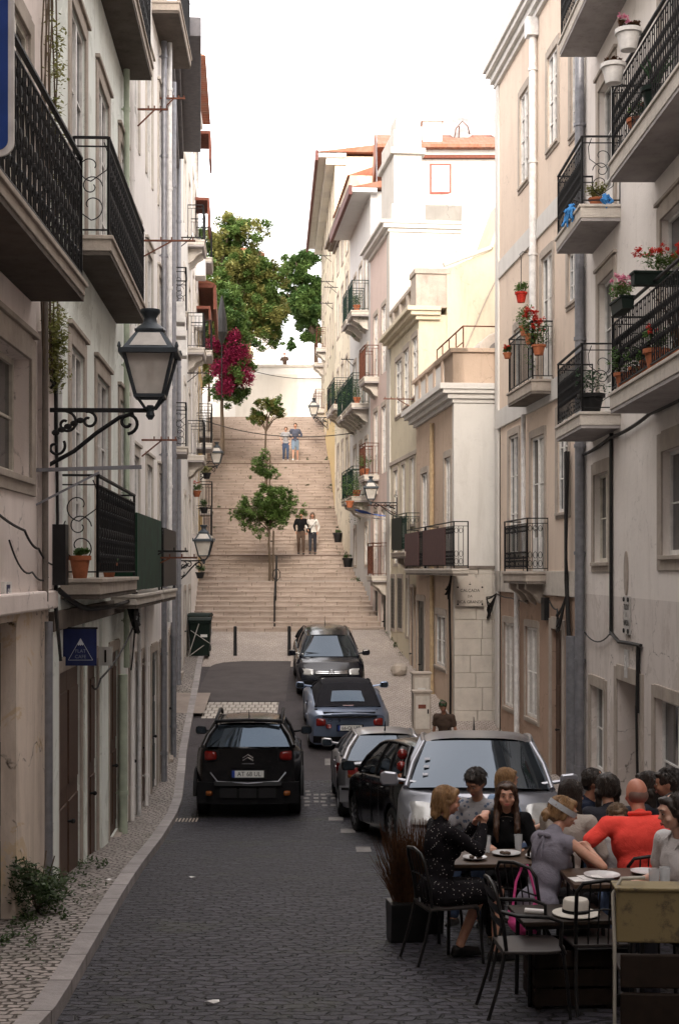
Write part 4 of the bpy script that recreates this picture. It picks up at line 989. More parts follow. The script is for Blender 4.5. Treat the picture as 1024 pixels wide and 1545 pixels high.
# buildings beyond the trees
for (nm, lab, x, y, z, w_, d_, h_, mt) in (
    ('apartment_building', 'orange apartment block half hidden behind the big tree on the left', -6.3, 104, 11.5, 3.2, 8, 11.6, 'w_orange'),
    ('house', 'grey house with a wall lamp standing on the terrace behind the trees', -4.0, 92, 11.5, 1.5, 4, 5.0, 'w_l3')):
    t = thing(nm, lab, 'building', (x, y, z))
    m = MB(); m.box(-w_ / 2, w_ / 2, 0, d_, 0, h_); m.build('wall', M[mt], t)
    m = MB(); m.prism([(-w_ / 2 - .3, h_), (w_ / 2 + .3, h_), (0, h_ + .5)], lambda a, b, tt: (a, tt, b), -.3, d_ + .3); m.build('roof', M['tiles'], t)
    for i in range(int(w_ / 1.7)):
        for j in range(int(h_ / 3)):
            a = -w_ / 2 + .5 + i * 1.8; b = 1.0 + j * 3
            m = MB(); m.box(a, a + .9, -.04, .02, b, b + 1.6); w2 = m.build('window', M['white_paint'], t)
            m = MB(); m.box(a + .07, a + .83, -.05, -.035, b + .07, b + 1.53); m.build('pane', M['pane'], w2)
for (nm, lab, A_, B_) in (('L', 'house front continuing the left side of the street behind the viewer', (-2.62, 2.9), (-2.6, -13.5)), ('R', 'house front continuing the right side of the street behind the viewer', (4.7, -13.5), (4.65, 7.95))):  # unseen house fronts added beside the camera to darken the lower street
    f = Fac('apartment_building', lab, A_, B_, -3.0, 18.5, M['w_r1'] if nm == 'R' else M['w_l1'], 7)
    os_ = [f.op(u_, u_ + 1.0, z_, z_ + 1.9) for u_ in frange(1.2, f.L - 2.2, 2.6) for z_ in (.4, 3.6, 6.8, 10, 13.4)]; f.make_wall()
    for o in os_: f.window(o, sur=.14, bars=1, head=False)
# unseen house added behind the camera to keep sun off the lower street
t = thing('apartment_building', 'house front closing the street behind the viewer', 'building', (0, -14, -1.6))
m = MB(); m.box(-16, 16, -8, 0, 0, 23.5); m.build('wall', M['w_l3'], t)
for i in range(8):
    for j in range(5):
        m = MB(); m.box(-14 + i * 3.7, -12.9 + i * 3.7, -.02, .05, 1.2 + j * 3.2, 3.1 + j * 3.2); m.build('window', M['pane'], t)
# ------------------------------------------------------------------ cars
def paint(name, col, metal=.6, rough=.28, coat=None):
    t = NT(name); v = t.coord(); n = t.noise(v, 3, 3, .5); n2 = t.noise(v, 40, 3, .6)
    c = t.mix(t.math('MULTIPLY', t.ramp(n2, .55, .8), .12), col, (.2, .17, .14))
    r = t.math('ADD', t.math('MULTIPLY', n, .12), rough - .04)
    return t.out(c, r, None, Metallic=metal, Coat_Weight=.45 if metal > .3 else .12, Coat_Roughness=.04, Specular_IOR_Level=.5 if metal > .3 else .35)
P_black = paint('black_car_paint', (.003, .003, .004), .0, .16); P_silver = paint('silver_car_paint', (.34, .34, .36), .75)
P_tt = paint('blue_grey_car_paint', (.15, .20, .30), .6); P_van = paint('pale_silver_car_paint', (.27, .28, .315), .7); P_golf = paint('near_black_blue_car_paint', (.004, .005, .010), .1, .15)
M['car_glass'] = glassm('car_glass', (.008, .010, .012), .03); M['car_glass'].node_tree.nodes['Principled BSDF'].inputs['Specular IOR Level'].default_value = .8; M['car_glass'].node_tree.nodes['Principled BSDF'].inputs['Specular Tint'].default_value = (.55, .75, 1.0, 1)  # blue of the sky reflection is put into the specular tint
M['trim'] = simple('black_car_trim', (.006, .006, .007), .6, bs=60, Specular_IOR_Level=.18); M['tyre'] = simple('tyre_rubber', (.012, .012, .012), .85, bs=40)
M['alloy'] = simple('alloy_rim', (.30, .30, .31), .35, .8); M['redlens'] = simple('red_lamp_lens', (.15, .008, .006), .15, Coat_Weight=.6)
M['orlens'] = simple('orange_lamp_lens', (.16, .05, .012), .2); M['clearlens'] = simple('clear_lamp_lens', (.45, .45, .44), .12, .3); M['chrome'] = simple('chrome', (.6, .6, .6), .15, 1.0)
M['plate'] = simple('number_plate_white', (.62, .62, .60), .4, var=.03); M['softtop'] = simple('black_canvas_roof', (.012, .012, .016), .95, bs=120)
M['plate_blue'] = simple('number_plate_blue', (.02, .05, .25), .4)

def patch(mb, c00, c10, c11, c01, nu=8, nv=4, bulge=(0, 0, 0), ub=1.0, vb=.5, mi=0):
    c00, c10, c11, c01 = map(Vector, (c00, c10, c11, c01)); B = Vector(bulge); vs = []
    for j in range(nv + 1):
        v = j / nv
        for i in range(nu + 1):
            u = i / nu
            p = c00.lerp(c10, u).lerp(c01.lerp(c11, u), v)
            k = (4 * u * (1 - u)) ** ub * (1 - vb + vb * 4 * v * (1 - v))
            vs.append(p + B * k)
    fs = [(j * (nu + 1) + i, j * (nu + 1) + i + 1, (j + 1) * (nu + 1) + i + 1, (j + 1) * (nu + 1) + i) for j in range(nv) for i in range(nu)]
    mb.add(vs, fs, mi)

def make_car(label, loc, rz, pitch, paintm, L=4.1, W=1.76, H=1.5, wb=2.55, fo=.85, wr_=.32, sill=.24,
             sh_r=1.0, sh_m=.95, sh_f=.88, deck_r=None, hood=.98, nose=.72, cab=(-1.95, -1.6, .45, 1.05), wtop=.60, wbase=.80,
             rear=None, rearlean=.05, group=None, soft=False, plate=None, pl_z=.72, lights=None, front=None, trimz=None, rails=False, cladding=False,
             pillars=(.05, ), mirror=True, rim='alloy', frontlean=.25, name='parked_car', antenna=True, rwin=(0.03, .97), tailz=None):
    t = thing(name, label, 'car', loc, rz, group); t.rotation_euler = (pitch, 0, rz)
    h = L / 2; w0 = W / 2; yf = h - fo; yr = yf - wb; zr = wr_
    yb1, yt1, yt0, yb0 = cab                 # rear base, rear top, front top, windscreen base
    def shoulder(y):
        return interp([(-h, sh_r), (yb1, sh_r), (0, sh_m), (yb0, sh_f + .02), (h - .25, nose + .08), (h, nose)], y)
    def deck(y):
        return interp([(-h, (deck_r or sh_r) - .02), (yb1, (deck_r or sh_r + .02)), (0, sh_m + .03), (yb0, hood), (yb0 + (h - yb0) * .6, hood - .07), (h - .22, nose + .1), (h, nose + .02)], y)
    def hw(y):
        a = abs(y); k = max(0, (a - (h - .75)) / .75); return w0 * (1 - .13 * k ** 2.4 - (.02 if a < .6 else 0))
    def deform(x, y, z):
        if y < 0:
            k = min(1, max(0, (-y - (h - .55)) / .55)); bow = .13 * (x / w0) ** 2
            ln = interp([(0.15, .10), (.32, .0), (.55, -.0), (.62, .05), (1.0, .05 + rearlean), (1.7, .05 + rearlean * 2)], z)
            return (x, y + k * (bow + ln), z)
        k = min(1, max(0, (y - (h - .6)) / .6)); bow = .16 * (x / w0) ** 2
        ln = interp([(0.15, .08), (.3, 0), (.5, 0), (.62, .06), (.9, frontlean)], z)
        return (x, y - k * (bow + ln), z)
    ys = frange(-h, h, .05); Ra = zr + .055
    m = MB(); rings = []
    for y in ys:
        w = hw(y); zs = shoulder(y); zd = deck(y); zl = sill; arch = False
        for yw in (yf, yr):
            if abs(y - yw) < Ra: zl = max(zl, zr + math.sqrt(Ra * Ra - (y - yw) ** 2) - .0); arch = True
        half = [(w * .72, zl), (w * (.965 if not arch else 1.0), zl), (w * (.99 if not arch else 1.012), zl + (zs - zl) * .12), (w * 1.0, zl + (zs - zl) * .45), (w * .995, zl + (zs - zl) * .72), (w * .97, zs - .035), (w * .925, zs), (w * .82, zd - .02), (w * .5, zd), (0, zd + .012)]
        ring = half + [(-a, b) for a, b in half[-2::-1]]
        rings.append([deform(a, y, b) for a, b in ring])
    n = len(rings[0]); vs = [p for r_ in rings for p in r_]
    fs = [(i * n + k, i * n + k + 1, (i + 1) * n + k + 1, (i + 1) * n + k) for i in range(len(ys) - 1) for k in range(n - 1)]
    fs += [tuple(range(n)), tuple((len(ys) - 1) * n + k for k in range(n))[::-1]]
    m.add(vs, fs); body = m.build('body', paintm, t, smooth=42)
    m = MB(); m.box(-w0 * .74, w0 * .74, -h + .25, h - .25, sill - .06, sill + .3); m.build('underbody', M['trim'], t)
    m = MB(); m.box(-w0 * .93, w0 * .93, yr - Ra, yr + Ra, sill, sill + .42); m.box(-w0 * .93, w0 * .93, yf - Ra, yf + Ra, sill, sill + .42); m.build('wheel_housing', M['trim'], body)
    # greenhouse
    zb = lambda y: deck(y) - .01
    crown = .045; H1 = H - crown; e = 0.0
    rf = paintm if not soft else M['softtop']
    def wt(y): return wtop * (1 - .06 * ((y - (yt0 + yt1) / 2) / ((yt0 - yt1) / 2)) ** 2)
    m = MB(); nu, nv = 12, 14
    vs = []
    for j in range(nv + 1):
        y = yt1 + (yt0 - yt1) * j / nv; ww = wt(y)
        zc = H1 - .055 * ((y - (yt0 + yt1) / 2 + .1) / ((yt0 - yt1) / 2)) ** 2
        for i in range(nu + 1):
            u = -1 + 2 * i / nu; bow = .07 * (1 - u * u)
            yy = y + (bow if j == nv else 0) * 1.0 - (bow * .5 if j == 0 else 0)
            vs.append((u * ww, yy, zc + crown * (1 - abs(u) ** 3) - (.03 if abs(u) == 1 else 0)))
    fs = [(j * (nu + 1) + i, j * (nu + 1) + i + 1, (j + 1) * (nu + 1) + i + 1, (j + 1) * (nu + 1) + i) for j in range(nv) for i in range(nu)]
    m.add(vs, fs)
    roof = m.build('roof', rf, t, smooth=60)
    zt0 = H1 - .055 * (((yt0 - yt1) / 2 + .1) / ((yt0 - yt1) / 2)) ** 2 - .0; zt1 = H1 - .055 * ((-(yt0 - yt1) / 2 + .1) / ((yt0 - yt1) / 2)) ** 2
    a = wt(yt0); b = wt(yt1); wbf = wbase * .97; wbr = wbase * .97
    # windscreen
    m = MB(); patch(m, (-wbf, yb0, zb(yb0)), (wbf, yb0, zb(yb0)), (a * .985, yt0, zt0), (-a * .985, yt0, zt0), 12, 5, (0, .13, .02), 1, .0); m.build('windscreen', M['car_glass'], t, smooth=60)
    m = MB(); q0 = Vector((-wbr * rwin[1], yb1, zb(yb1))); q1 = Vector((wbr * rwin[1], yb1, zb(yb1)))
    m2 = MB()
    if soft:
        patch(m2, (-wbr, yb1, zb(yb1)), (wbr, yb1, zb(yb1)), (b * .99, yt1, zt1 + .01), (-b * .99, yt1, zt1 + .01), 12, 5, (0, -.10, .05), 1, .2); m2.build('roof_rear', rf, roof, smooth=60)
        def lp(u, v): 
            A_ = Vector((-wbr, yb1, zb(yb1))).lerp(Vector((wbr, yb1, zb(yb1))), u); B_ = Vector((-b * .99, yt1, zt1 + .01)).lerp(Vector((b * .99, yt1, zt1 + .01)), u)
            return A_.lerp(B_, v) + Vector((0, -.10, .05)) * (4 * u * (1 - u)) * (.8 + .2 * 4 * v * (1 - v)) + Vector((0, -.012, .012))
        vs = [lp(.22 + .56 * i / 8, .18 + .46 * j / 3) for j in range(4) for i in range(9)]
        m.add(vs, [(j * 9 + i, j * 9 + i + 1, (j + 1) * 9 + i + 1, (j + 1) * 9 + i) for j in range(3) for i in range(8)])
    else:
        patch(m, q0, q1, (b * .96, yt1, zt1), (-b * .96, yt1, zt1), 12, 5, (0, -.09, .01), 1, .0)
    m.build('rear_window', M['car_glass'], t, smooth=60)
    # sides: glass and pillars
    for s in (-1, 1):
        ms = MB(); mp = MB(); N = 14
        def base(v): y = yb1 + .0 + (yb0 - yb1) * v; return Vector((s * (wbr + .012 * math.sin(math.pi * v)), y, zb(y)))
        def top(v): y = yt1 + (yt0 - yt1) * v; return Vector((s * wt(y), y, H1 - .055 * ((y - (yt0 + yt1) / 2 + .1) / ((yt0 - yt1) / 2)) ** 2 - .02))
        vs = []
        for i in range(N + 1):
            for k in range(4):
                p = base(i / N).lerp(top(i / N), k / 3); p.x += s * .03 * math.sin(math.pi * k / 3); vs.append(p)
        (mp if soft else ms).add(vs, [(i * 4 + k, i * 4 + k + 1, (i + 1) * 4 + k + 1, (i + 1) * 4 + k) for i in range(N) for k in range(3)])
        def pil(v0, v1, wd, dpt=.05): mp.bar(base(v0) + Vector((s * .004, 0, 0)), top(v1) + Vector((0, 0, .01)), dpt, wd, up=(0, 1, 0))
        mp.tube([base(1) , base(1).lerp(top(1), .5) + Vector((s * .025, .02, .01)), top(1)], .036, 8)
        mp.tube([base(0), base(0).lerp(top(0), .5) + Vector((s * .03, -.01, 0)), top(0)], .05 if not soft else .03, 8)
        mp.tube([top(k / 10) + Vector((0, 0, .012)) for k in range(11)], .026, 8)
        if not soft:
            for v in pillars:
                c0, c1 = base(v), top(v)
                mp.tube([c0, c0.lerp(c1, .5) + Vector((s * .028, 0, 0)), c1], .032, 6)
        # door shut lines
        if not soft: ms.build('side_window', M['car_glass'], t, smooth=60)
        mp.build('pillar', rf, t, smooth=60)
    for s in (-1, 1):
        for yy in (yb0 - .05, yb0 - 1.15, yb0 - 2.05):
            m = MB()
            if yy > yr + .2: m.tube([(s * (hw(yy) * 1.002), yy, sill + .05), (s * (hw(yy) * 1.004), yy, sill + .4), (s * hw(yy) * .995, yy, shoulder(yy) - .05)], .006, 4); m.build('door_seam', M['trim'], body)
    for s in (-1, 1):
        for yy in (yb0 - 1.0, yb0 - 1.95):
            if yy > yr: m = MB(); m.ell((s * (hw(yy) + .012), yy, shoulder(yy) - .14), (.018, .09, .016), 8, 6); m.build('door_handle', paintm, t, smooth=60)
    # wheels
    for yw in (yf, yr):
        for s in (-1, 1):
            xw = s * (w0 - .115)
            m = MB(Matrix.Translation((xw, yw, zr)) @ Matrix.Rotation(R(90), 4, 'Y'))
            m.lathe([(zr * .62, -.1), (zr * .9, -.105), (zr, -.08), (zr, .08), (zr * .9, .105), (zr * .62, .1)], (0, 0, 0), 28); wo = m.build('wheel', M['tyre'], t, smooth=50)
            m = MB(Matrix.Translation((xw + s * .07, yw, zr)) @ Matrix.Rotation(R(90), 4, 'Y')); m.lathe([(zr * .66, -.02), (zr * .64, .03)], (0, 0, 0), 24); m.lathe([(.05, 0), (.05, .045)], (0, 0, 0), 12)
            for k in range(10):
                aa = k * math.pi / 5; m.bar((math.cos(aa) * .05, math.sin(aa) * .05, .03 * s), (math.cos(aa) * zr * .63, math.sin(aa) * zr * .63, .02 * s), .035, .02)
            m.build('rim', M[rim], wo)
    if mirror:
        for s in (-1, 1):
            m = MB(); c = (s * (w0 + .09), yb0 - .12, sh_m + .09); m.prism([(-.105, -.05), (-.07, -.08), (.08, -.08), (.11, -.03), (.10, .055), (.05, .075), (-.08, .06)], lambda a, b, tt: (c[0] + s * a, c[1] + tt - .3 * abs(tt) * 0, c[2] + b), -.045, .05); m.bar((s * (w0 - .22), yb0 - .1, sh_m + .04), (s * (w0 + .04), yb0 - .12, sh_m + .08), .06, .04)
            mo = m.build('wing_mirror', paintm if mirror != 'trim' else M['trim'], t, bevel=.018)
            m = MB(); m.prism([(-.085, -.04), (-.06, -.062), (.065, -.062), (.09, -.025), (.08, .04), (.04, .058), (-.065, .045)], lambda a, b, tt: (c[0] + s * a, c[1] + tt, c[2] + b), -.05, -.046); m.build('mirror_glass', M['car_glass'], mo)
    if antenna:
        m = MB(); m.tube([(0, yt1 + .18, H - .02), (0, yt1 + .02, H + .16)], [.014, .004], 6); m.build('antenna', M['trim'], t)
    if rails:
        for s in (-1, 1):
            m = MB(); m.tube([(s * (wtop - .03), yt1 + .05, H - .08), (s * (wtop - .03), yt1 + .17, H + .01), (s * (wtop - .02), 0, H + .045), (s * (wtop - .03), yt0 - .2, H + .005), (s * (wtop - .03), yt0 - .05, H - .06)], .026, 8); m.build('roof_rail', M['trim'], t, smooth=60)
    yR = lambda x, z: deform(x, -h, z)[1]; yF = lambda x, z: deform(x, h, z)[1]
    def lamp(nm, mat, s, x, z, sx, sz, end='rear', d=.05, wrap=.0):
        y = (yR if end == 'rear' else yF)(x, z)
        m = MB(); k = -1 if end == 'rear' else 1; N = 10
        # a lens that follows the bowed panel: superellipse grid
        vs = []; fs = []; cols = 12; rows = 8
        for j in range(rows + 1):
            for i in range(cols + 1):
                u = -1 + 2 * i / cols; v = -1 + 2 * j / rows
                xx = x + u * sx / 2 * (1 - .12 * v * v); zz = z + v * sz / 2 * (1 - .18 * u * u)
                yy = (yR if end == 'rear' else yF)(xx, zz) + k * d * max(0, (1 - u ** 6) * (1 - v ** 6)) - k * .006
                if abs(xx) > w0 * .80: yy -= k * (abs(xx) - w0 * .80) * 2.2
                vs.append((s * xx, yy, zz))
        fs = [(j * (cols + 1) + i, j * (cols + 1) + i + 1, (j + 1) * (cols + 1) + i + 1, (j + 1) * (cols + 1) + i) for j in range(rows) for i in range(cols)]
        m.add(vs, fs); return m.build(nm, M[mat], t, smooth=60)
    def plate_(txt, z, end='rear', side='white'):
        k = -1 if end == 'rear' else 1; y = (yR if end == 'rear' else yF)(0, z) + k * .03
        m = MB(); m.box(-.26, .26, y - .006, y + .006, z - .055, z + .055); po = m.build('number_plate', M['plate'], t)
        m = MB(); m.box(-.262, -.215, y + k * .003 - .006, y + k * .003 + .006, z - .056, z + .056); m.build('plate_band', M['plate_blue'], po)
        m = MB(); m.box(-.29, .29, y - k * .012 - .006, y - k * .012 + .006, z - .08, z + .07); m.build('plate_holder', M['trim'], po)
        m = MB(); T_ = Matrix.Translation((.02, y + k * .008, z - .002)) @ (Matrix.Rotation(R(180), 4, 'Z') if k > 0 else Matrix.Identity(4)) @ Matrix.Rotation(R(90), 4, 'X')
        if txt: text_mb(m, txt, .105, T_, .004, sx=.92); m.build('plate_text', M['trim'], po)
    if rear: rear(t, lamp, plate_, yR, h, w0, body, deform)
    if front: front(t, lamp, plate_, yF, h, w0, body, deform)
    if cladding:
        for s in (-1, 1):
            m = MB()
            for yw in (yf, yr):
                m.tube([(s * (w0 + .005), yw + math.cos(a_) * (Ra + .02), zr + math.sin(a_) * (Ra + .02)) for a_ in [math.pi * k / 12 for k in range(13)]], .035, 6)
            m.box(s * w0 - .03, s * w0 + .015, yr + Ra, yf - Ra, sill, sill + .2); m.build('cladding', M['trim'], t, smooth=50)
    return t

def end_strip(m, yfun, z0, z1, x0, x1, off, k, n=16):
    """a strip that hugs a bowed end panel"""
    vs = []
    for j in (0, 1):
        z = (z0, z1)[j]
        for i in range(n + 1):
            x = x0 + (x1 - x0) * i / n; vs.append((x, yfun(x, z) + k * off, z))
    m.add(vs, [(i, i + 1, n + 1 + i + 1, n + 1 + i) for i in range(n)])
    vs2 = []
    for j in (0, 1):
        z = (z0, z1)[j]
        for i in range(n + 1):
            x = x0 + (x1 - x0) * i / n; vs2.append((x, yfun(x, z) - k * .03, z))
    m.add(vs + vs2, [(i, i + 1, 2 * n + 2 + i + 1, 2 * n + 2 + i) for i in range(n)] + [(n + 1 + i, n + 2 + i, 3 * n + 3 + i + 1, 3 * n + 3 + i) for i in range(n)])

def pitch_at(y, L=2.6): return math.atan2(gz(y + L / 2) - gz(y - L / 2), L)
def place(y, z=0): return (gz(y - 1.3) + gz(y + 1.3)) / 2 + z

def rear_suv(t, lamp, plate, yR, h, w0, body, df):
    for s in (-1, 1):
        lamp('tail_light', 'redlens', s, .66, 1.03, .30, .17, d=.05); lamp('tail_light', 'trim', s, .66, 1.03, .36, .22, d=.015)
        lamp('reflector', 'orlens', s, .64, .42, .13, .09, d=.10)
    plate('AT 68 UL', .74)
    m = MB(); end_strip(m, yR, .25, .60, -.84, .84, .055, -1); end_strip(m, yR, .56, .62, -.55, .55, .09, -1); m.build('rear_bumper', M['trim'], t, smooth=40)
    m = MB()
    for x0, x1 in ((-.46, -.18), (-.14, .14), (.18, .46)): end_strip(m, yR, .36, .52, x0, x1, .065, -1, 6)
    m.build('bumper_insert', M['black_plastic'], t)
    m = MB(); m.tube([(-.62, yR(.62, .72) - .03, .76), (-.50, yR(.5, .6) - .06, .62), (0, yR(0, .6) - .1, .60), (.50, yR(.5, .6) - .06, .62), (.62, yR(.62, .72) - .03, .76)], .012, 6); m.build('bumper_line', M['pipe_grey'], t)
    y = yR(0, 1.0)
    m = MB()
    for k in (0, 1): m.tube([(-.085, y - .028, .96 + k * .04), (0, y - .035, 1.01 + k * .045), (.085, y - .028, .96 + k * .04)], .012, 5)
    m.build('emblem', M['chrome'], t)
    m = MB(); m.box(-.10, .10, y - .03, y - .015, .90, .918); m.build('lettering_strip', M['chrome'], t)
    m = MB(); m.tube([(.0, -h + .19, 1.235), (.05, -h + .185, 1.25), (.34, -h + .2, 1.27)], [.03, .016, .008], 6); m.build('wiper', M['trim'], t)
    m = MB(); m.tube([(-.55, -h + .40, 1.575), (0, -h + .33, 1.60), (.55, -h + .40, 1.575)], .03, 8); m.build('spoiler', M['trim'], t, smooth=60)
make_car('black compact crossover with roof rails driving away up the street, seen from behind', (-1.30, 25.5, place(25.5)), R(1), pitch_at(25.5), P_black, L=4.15, W=1.76, H=1.6, wb=2.6, sill=.30, wr_=.345,
         sh_r=1.17, sh_m=1.08, sh_f=1.0, hood=1.08, nose=.85, cab=(-1.96, -1.62, .45, 1.10), wtop=.58, wbase=.76, rear=rear_suv, rearlean=.03, rails=True, cladding=True, pillars=(.22, .55), mirror='trim', name='car')

def rear_tt(t, lamp, plate, yR, h, w0, body, df):
    for s in (-1, 1): lamp('tail_light', 'redlens', s, .70, .70, .36, .17, d=.03); 
    lamp('reflector', 'redlens', -1, .46, .62, .12, .09, d=.025)
    plate('66-OU-88', .60)
    m = MB(); end_strip(m, yR, .80, .84, -.60, .60, .012, -1); m.box(-.57, .57, -h + .24, -h + .30, .862, .90); m.build('spoiler_gap', M['trim'], t)
    m = MB(); m.box(-.58, .58, -h + .30, -h + .42, .885, .905); m.build('boot_spoiler', P_tt, t, bevel=.008)
    m = MB(); end_strip(m, yR, .24, .40, -.8, .8, .012, -1); m.build('rear_bumper', M['trim'], t, smooth=40)
    m = MB(); m.tube([(-.12, -h + .66, .955), (.12, -h + .66, .955)], .012, 6); m.build('brake_light', M['redlens'], t)
    m = MB(); [m.tube([(s * .45, -h + .02, .27), (s * .45, -h - .04, .27)], .035, 10) for s in (.9, 1.15)]; m.build('exhaust', M['chrome'], t)
    m = MB(); m.ell((-.72, -h + .62, .885), (.045, .045, .012), 12, 6); m.build('fuel_cap', M['trim'], t)
make_car('blue grey convertible with a black canvas roof parked with its tail towards the viewer', (.44, 33.2, place(33.2)), R(3), pitch_at(33.2), P_tt, L=4.05, W=1.80, H=1.34, wb=2.42, sill=.2, wr_=.32,
         sh_r=.84, sh_m=.90, sh_f=.84, deck_r=.90, hood=.90, nose=.66, cab=(-1.22, -.55, .25, .85), wtop=.56, wbase=.74, rear=rear_tt, rearlean=.06, soft=True, mirror=True, antenna=False)

def front_golf(t, lamp, plate, yF, h, w0, body, df):
    for s in (-1, 1):
        lamp('headlight', 'clearlens', s, .63, .68, .36, .15, 'front', d=.02); lamp('fog_light', 'clearlens', s, .62, .34, .14, .08, 'front', d=.01)
    m = MB(); end_strip(m, yF, .60, .72, -.42, .42, .02, 1); end_strip(m, yF, .28, .46, -.75, .75, .02, 1); m.build('grille', M['trim'], t)
    m = MB(); end_strip(m, yF, .655, .672, -.42, .42, .03, 1); end_strip(m, yF, .70, .712, -.42, .42, .03, 1); m.build('grille_bar', M['chrome'], t)
    m = MB(Matrix.Translation((0, yF(0, .68) + .045, .68)) @ Matrix.Rotation(R(90), 4, 'X')); m.tube([(math.cos(a) * .065, math.sin(a) * .065, 0) for a in [k * math.pi / 8 for k in range(16)]], .009, 5, closed=True)
    m.tube([(-.045, .04, 0), (-.018, -.045, 0), (0, .0, 0), (.018, -.045, 0), (.045, .04, 0)], .008, 5); m.build('emblem', M['chrome'], t)
    plate('', .50, 'front')
    m = MB(); m.tube([(-.5, 1.0, .985), (.1, .93, 1.03)], .012, 5); m.tube([(.1, 1.02, .985), (.62, .93, 1.03)], .012, 5); m.build('wiper', M['trim'], t)
make_car('glossy black hatchback parked nose towards the viewer just below the stairs', (.06, 38.6, place(38.6)), R(183), -pitch_at(38.6), P_golf, L=4.2, W=1.76, H=1.47, wb=2.58, sill=.2, sh_r=1.0, sh_m=.93, sh_f=.88, hood=.94, nose=.70,
         cab=(-1.95, -1.5, .20, 1.00), wtop=.60, wbase=.79, front=front_golf, pillars=(.25, .58), rearlean=.08)

def rear_silver(t, lamp, plate, yR, h, w0, body, df):
    for s in (-1, 1):
        lamp('tail_light', 'redlens', s, .68, .80, .36, .20, d=.04); lamp('indicator', 'orlens', s, .70, .72, .30, .07, d=.045)
    plate('', .62)
    m = MB(); end_strip(m, yR, .30, .56, -.83, .83, .035, -1); m.build('rear_bumper', P_silver, t, smooth=40); m = MB(); end_strip(m, yR, .50, .54, -.8, .8, .05, -1); m.build('bumper_strip', M['trim'], t)
make_car('silver saloon parked tail first between the convertible and the black hatchback', (1.0, 25.25, place(25.25)), R(2), pitch_at(25.25), P_silver, L=4.0, W=1.68, H=1.37, wb=2.5, sill=.2, wr_=.29, sh_r=.92, sh_m=.90, sh_f=.84, deck_r=.95, hood=.90, nose=.66,
         cab=(-1.62, -.95, .35, .95), wtop=.52, wbase=.76, rear=rear_silver, pillars=(.30, .60))

def rear_black(t, lamp, plate, yR, h, w0, body, df):
    for s in (-1, 1):
        for z, mt in ((1.30, 'redlens'), (1.14, 'redlens'), (.98, 'orlens')):
            m = MB(); m.ell((s * (.70 + (1.3 - z) * .18), -h + .17 + (z - .95) * .42, z), (.075, .07, .075), 12, 8); m.build('tail_light', M[mt], t, smooth=60)
    plate('', .60)
    m = MB(); end_strip(m, yR, .28, .5, -.83, .83, .035, -1); m.build('rear_bumper', M['trim'], t, smooth=40)
make_car('black hatchback with stacked round tail lights parked at a slant behind the silver people carrier', (1.45, 20.85, place(20.85)), R(11), pitch_at(20.85), P_black, L=3.8, W=1.67, H=1.48, wb=2.4, sill=.2, wr_=.29, sh_r=.98, sh_m=.93, sh_f=.88, hood=.95, nose=.7,
         cab=(-1.80, -1.45, .30, 1.02), wtop=.58, wbase=.75, rear=rear_black, pillars=(.28, .58), mirror='trim')

def front_van(t, lamp, plate, yF, h, w0, body, df):
    for s in (-1, 1): lamp('headlight', 'clearlens', s, .66, .78, .34, .24, 'front', d=.03)
    m = MB(); end_strip(m, yF, .62, .74, -.4, .4, .02, 1); end_strip(m, yF, .26, .42, -.7, .7, .02, 1); m.build('grille', M['trim'], t)
    plate('', .50, 'front')
    m = MB(); m.tube([(-.6, 1.42, 1.04), (0.05, 1.30, 1.09)], .014, 5); m.tube([(.0, 1.44, 1.04), (.62, 1.28, 1.09)], .014, 5); m.build('wiper', M['trim'], t)
    for z in (1.16, 1.24, 1.32):
        m = MB()
        k = (z - 1.03) / .49; m.rbox((.60 - .05 * k, 1.46 - k * .84 + .062, z + .012), (.06, .05, .004), Matrix.Rotation(R(-30), 3, 'X').to_quaternion())
        m.build('windscreen_sticker', M['pipe_grey'], t)
make_car('pale silver people carrier facing the viewer right behind the café tables', (1.80, 16.95, place(16.95)), R(175), -pitch_at(16.95), P_van, L=4.1, W=1.78, H=1.63, wb=2.6, sill=.2, wr_=.32, sh_r=1.08, sh_m=1.04, sh_f=1.0, hood=1.04, nose=.80,
         cab=(-1.98, -1.75, .62, 1.46), wtop=.655, wbase=.82, front=front_van, pillars=(.30, .62, .90), frontlean=.3)
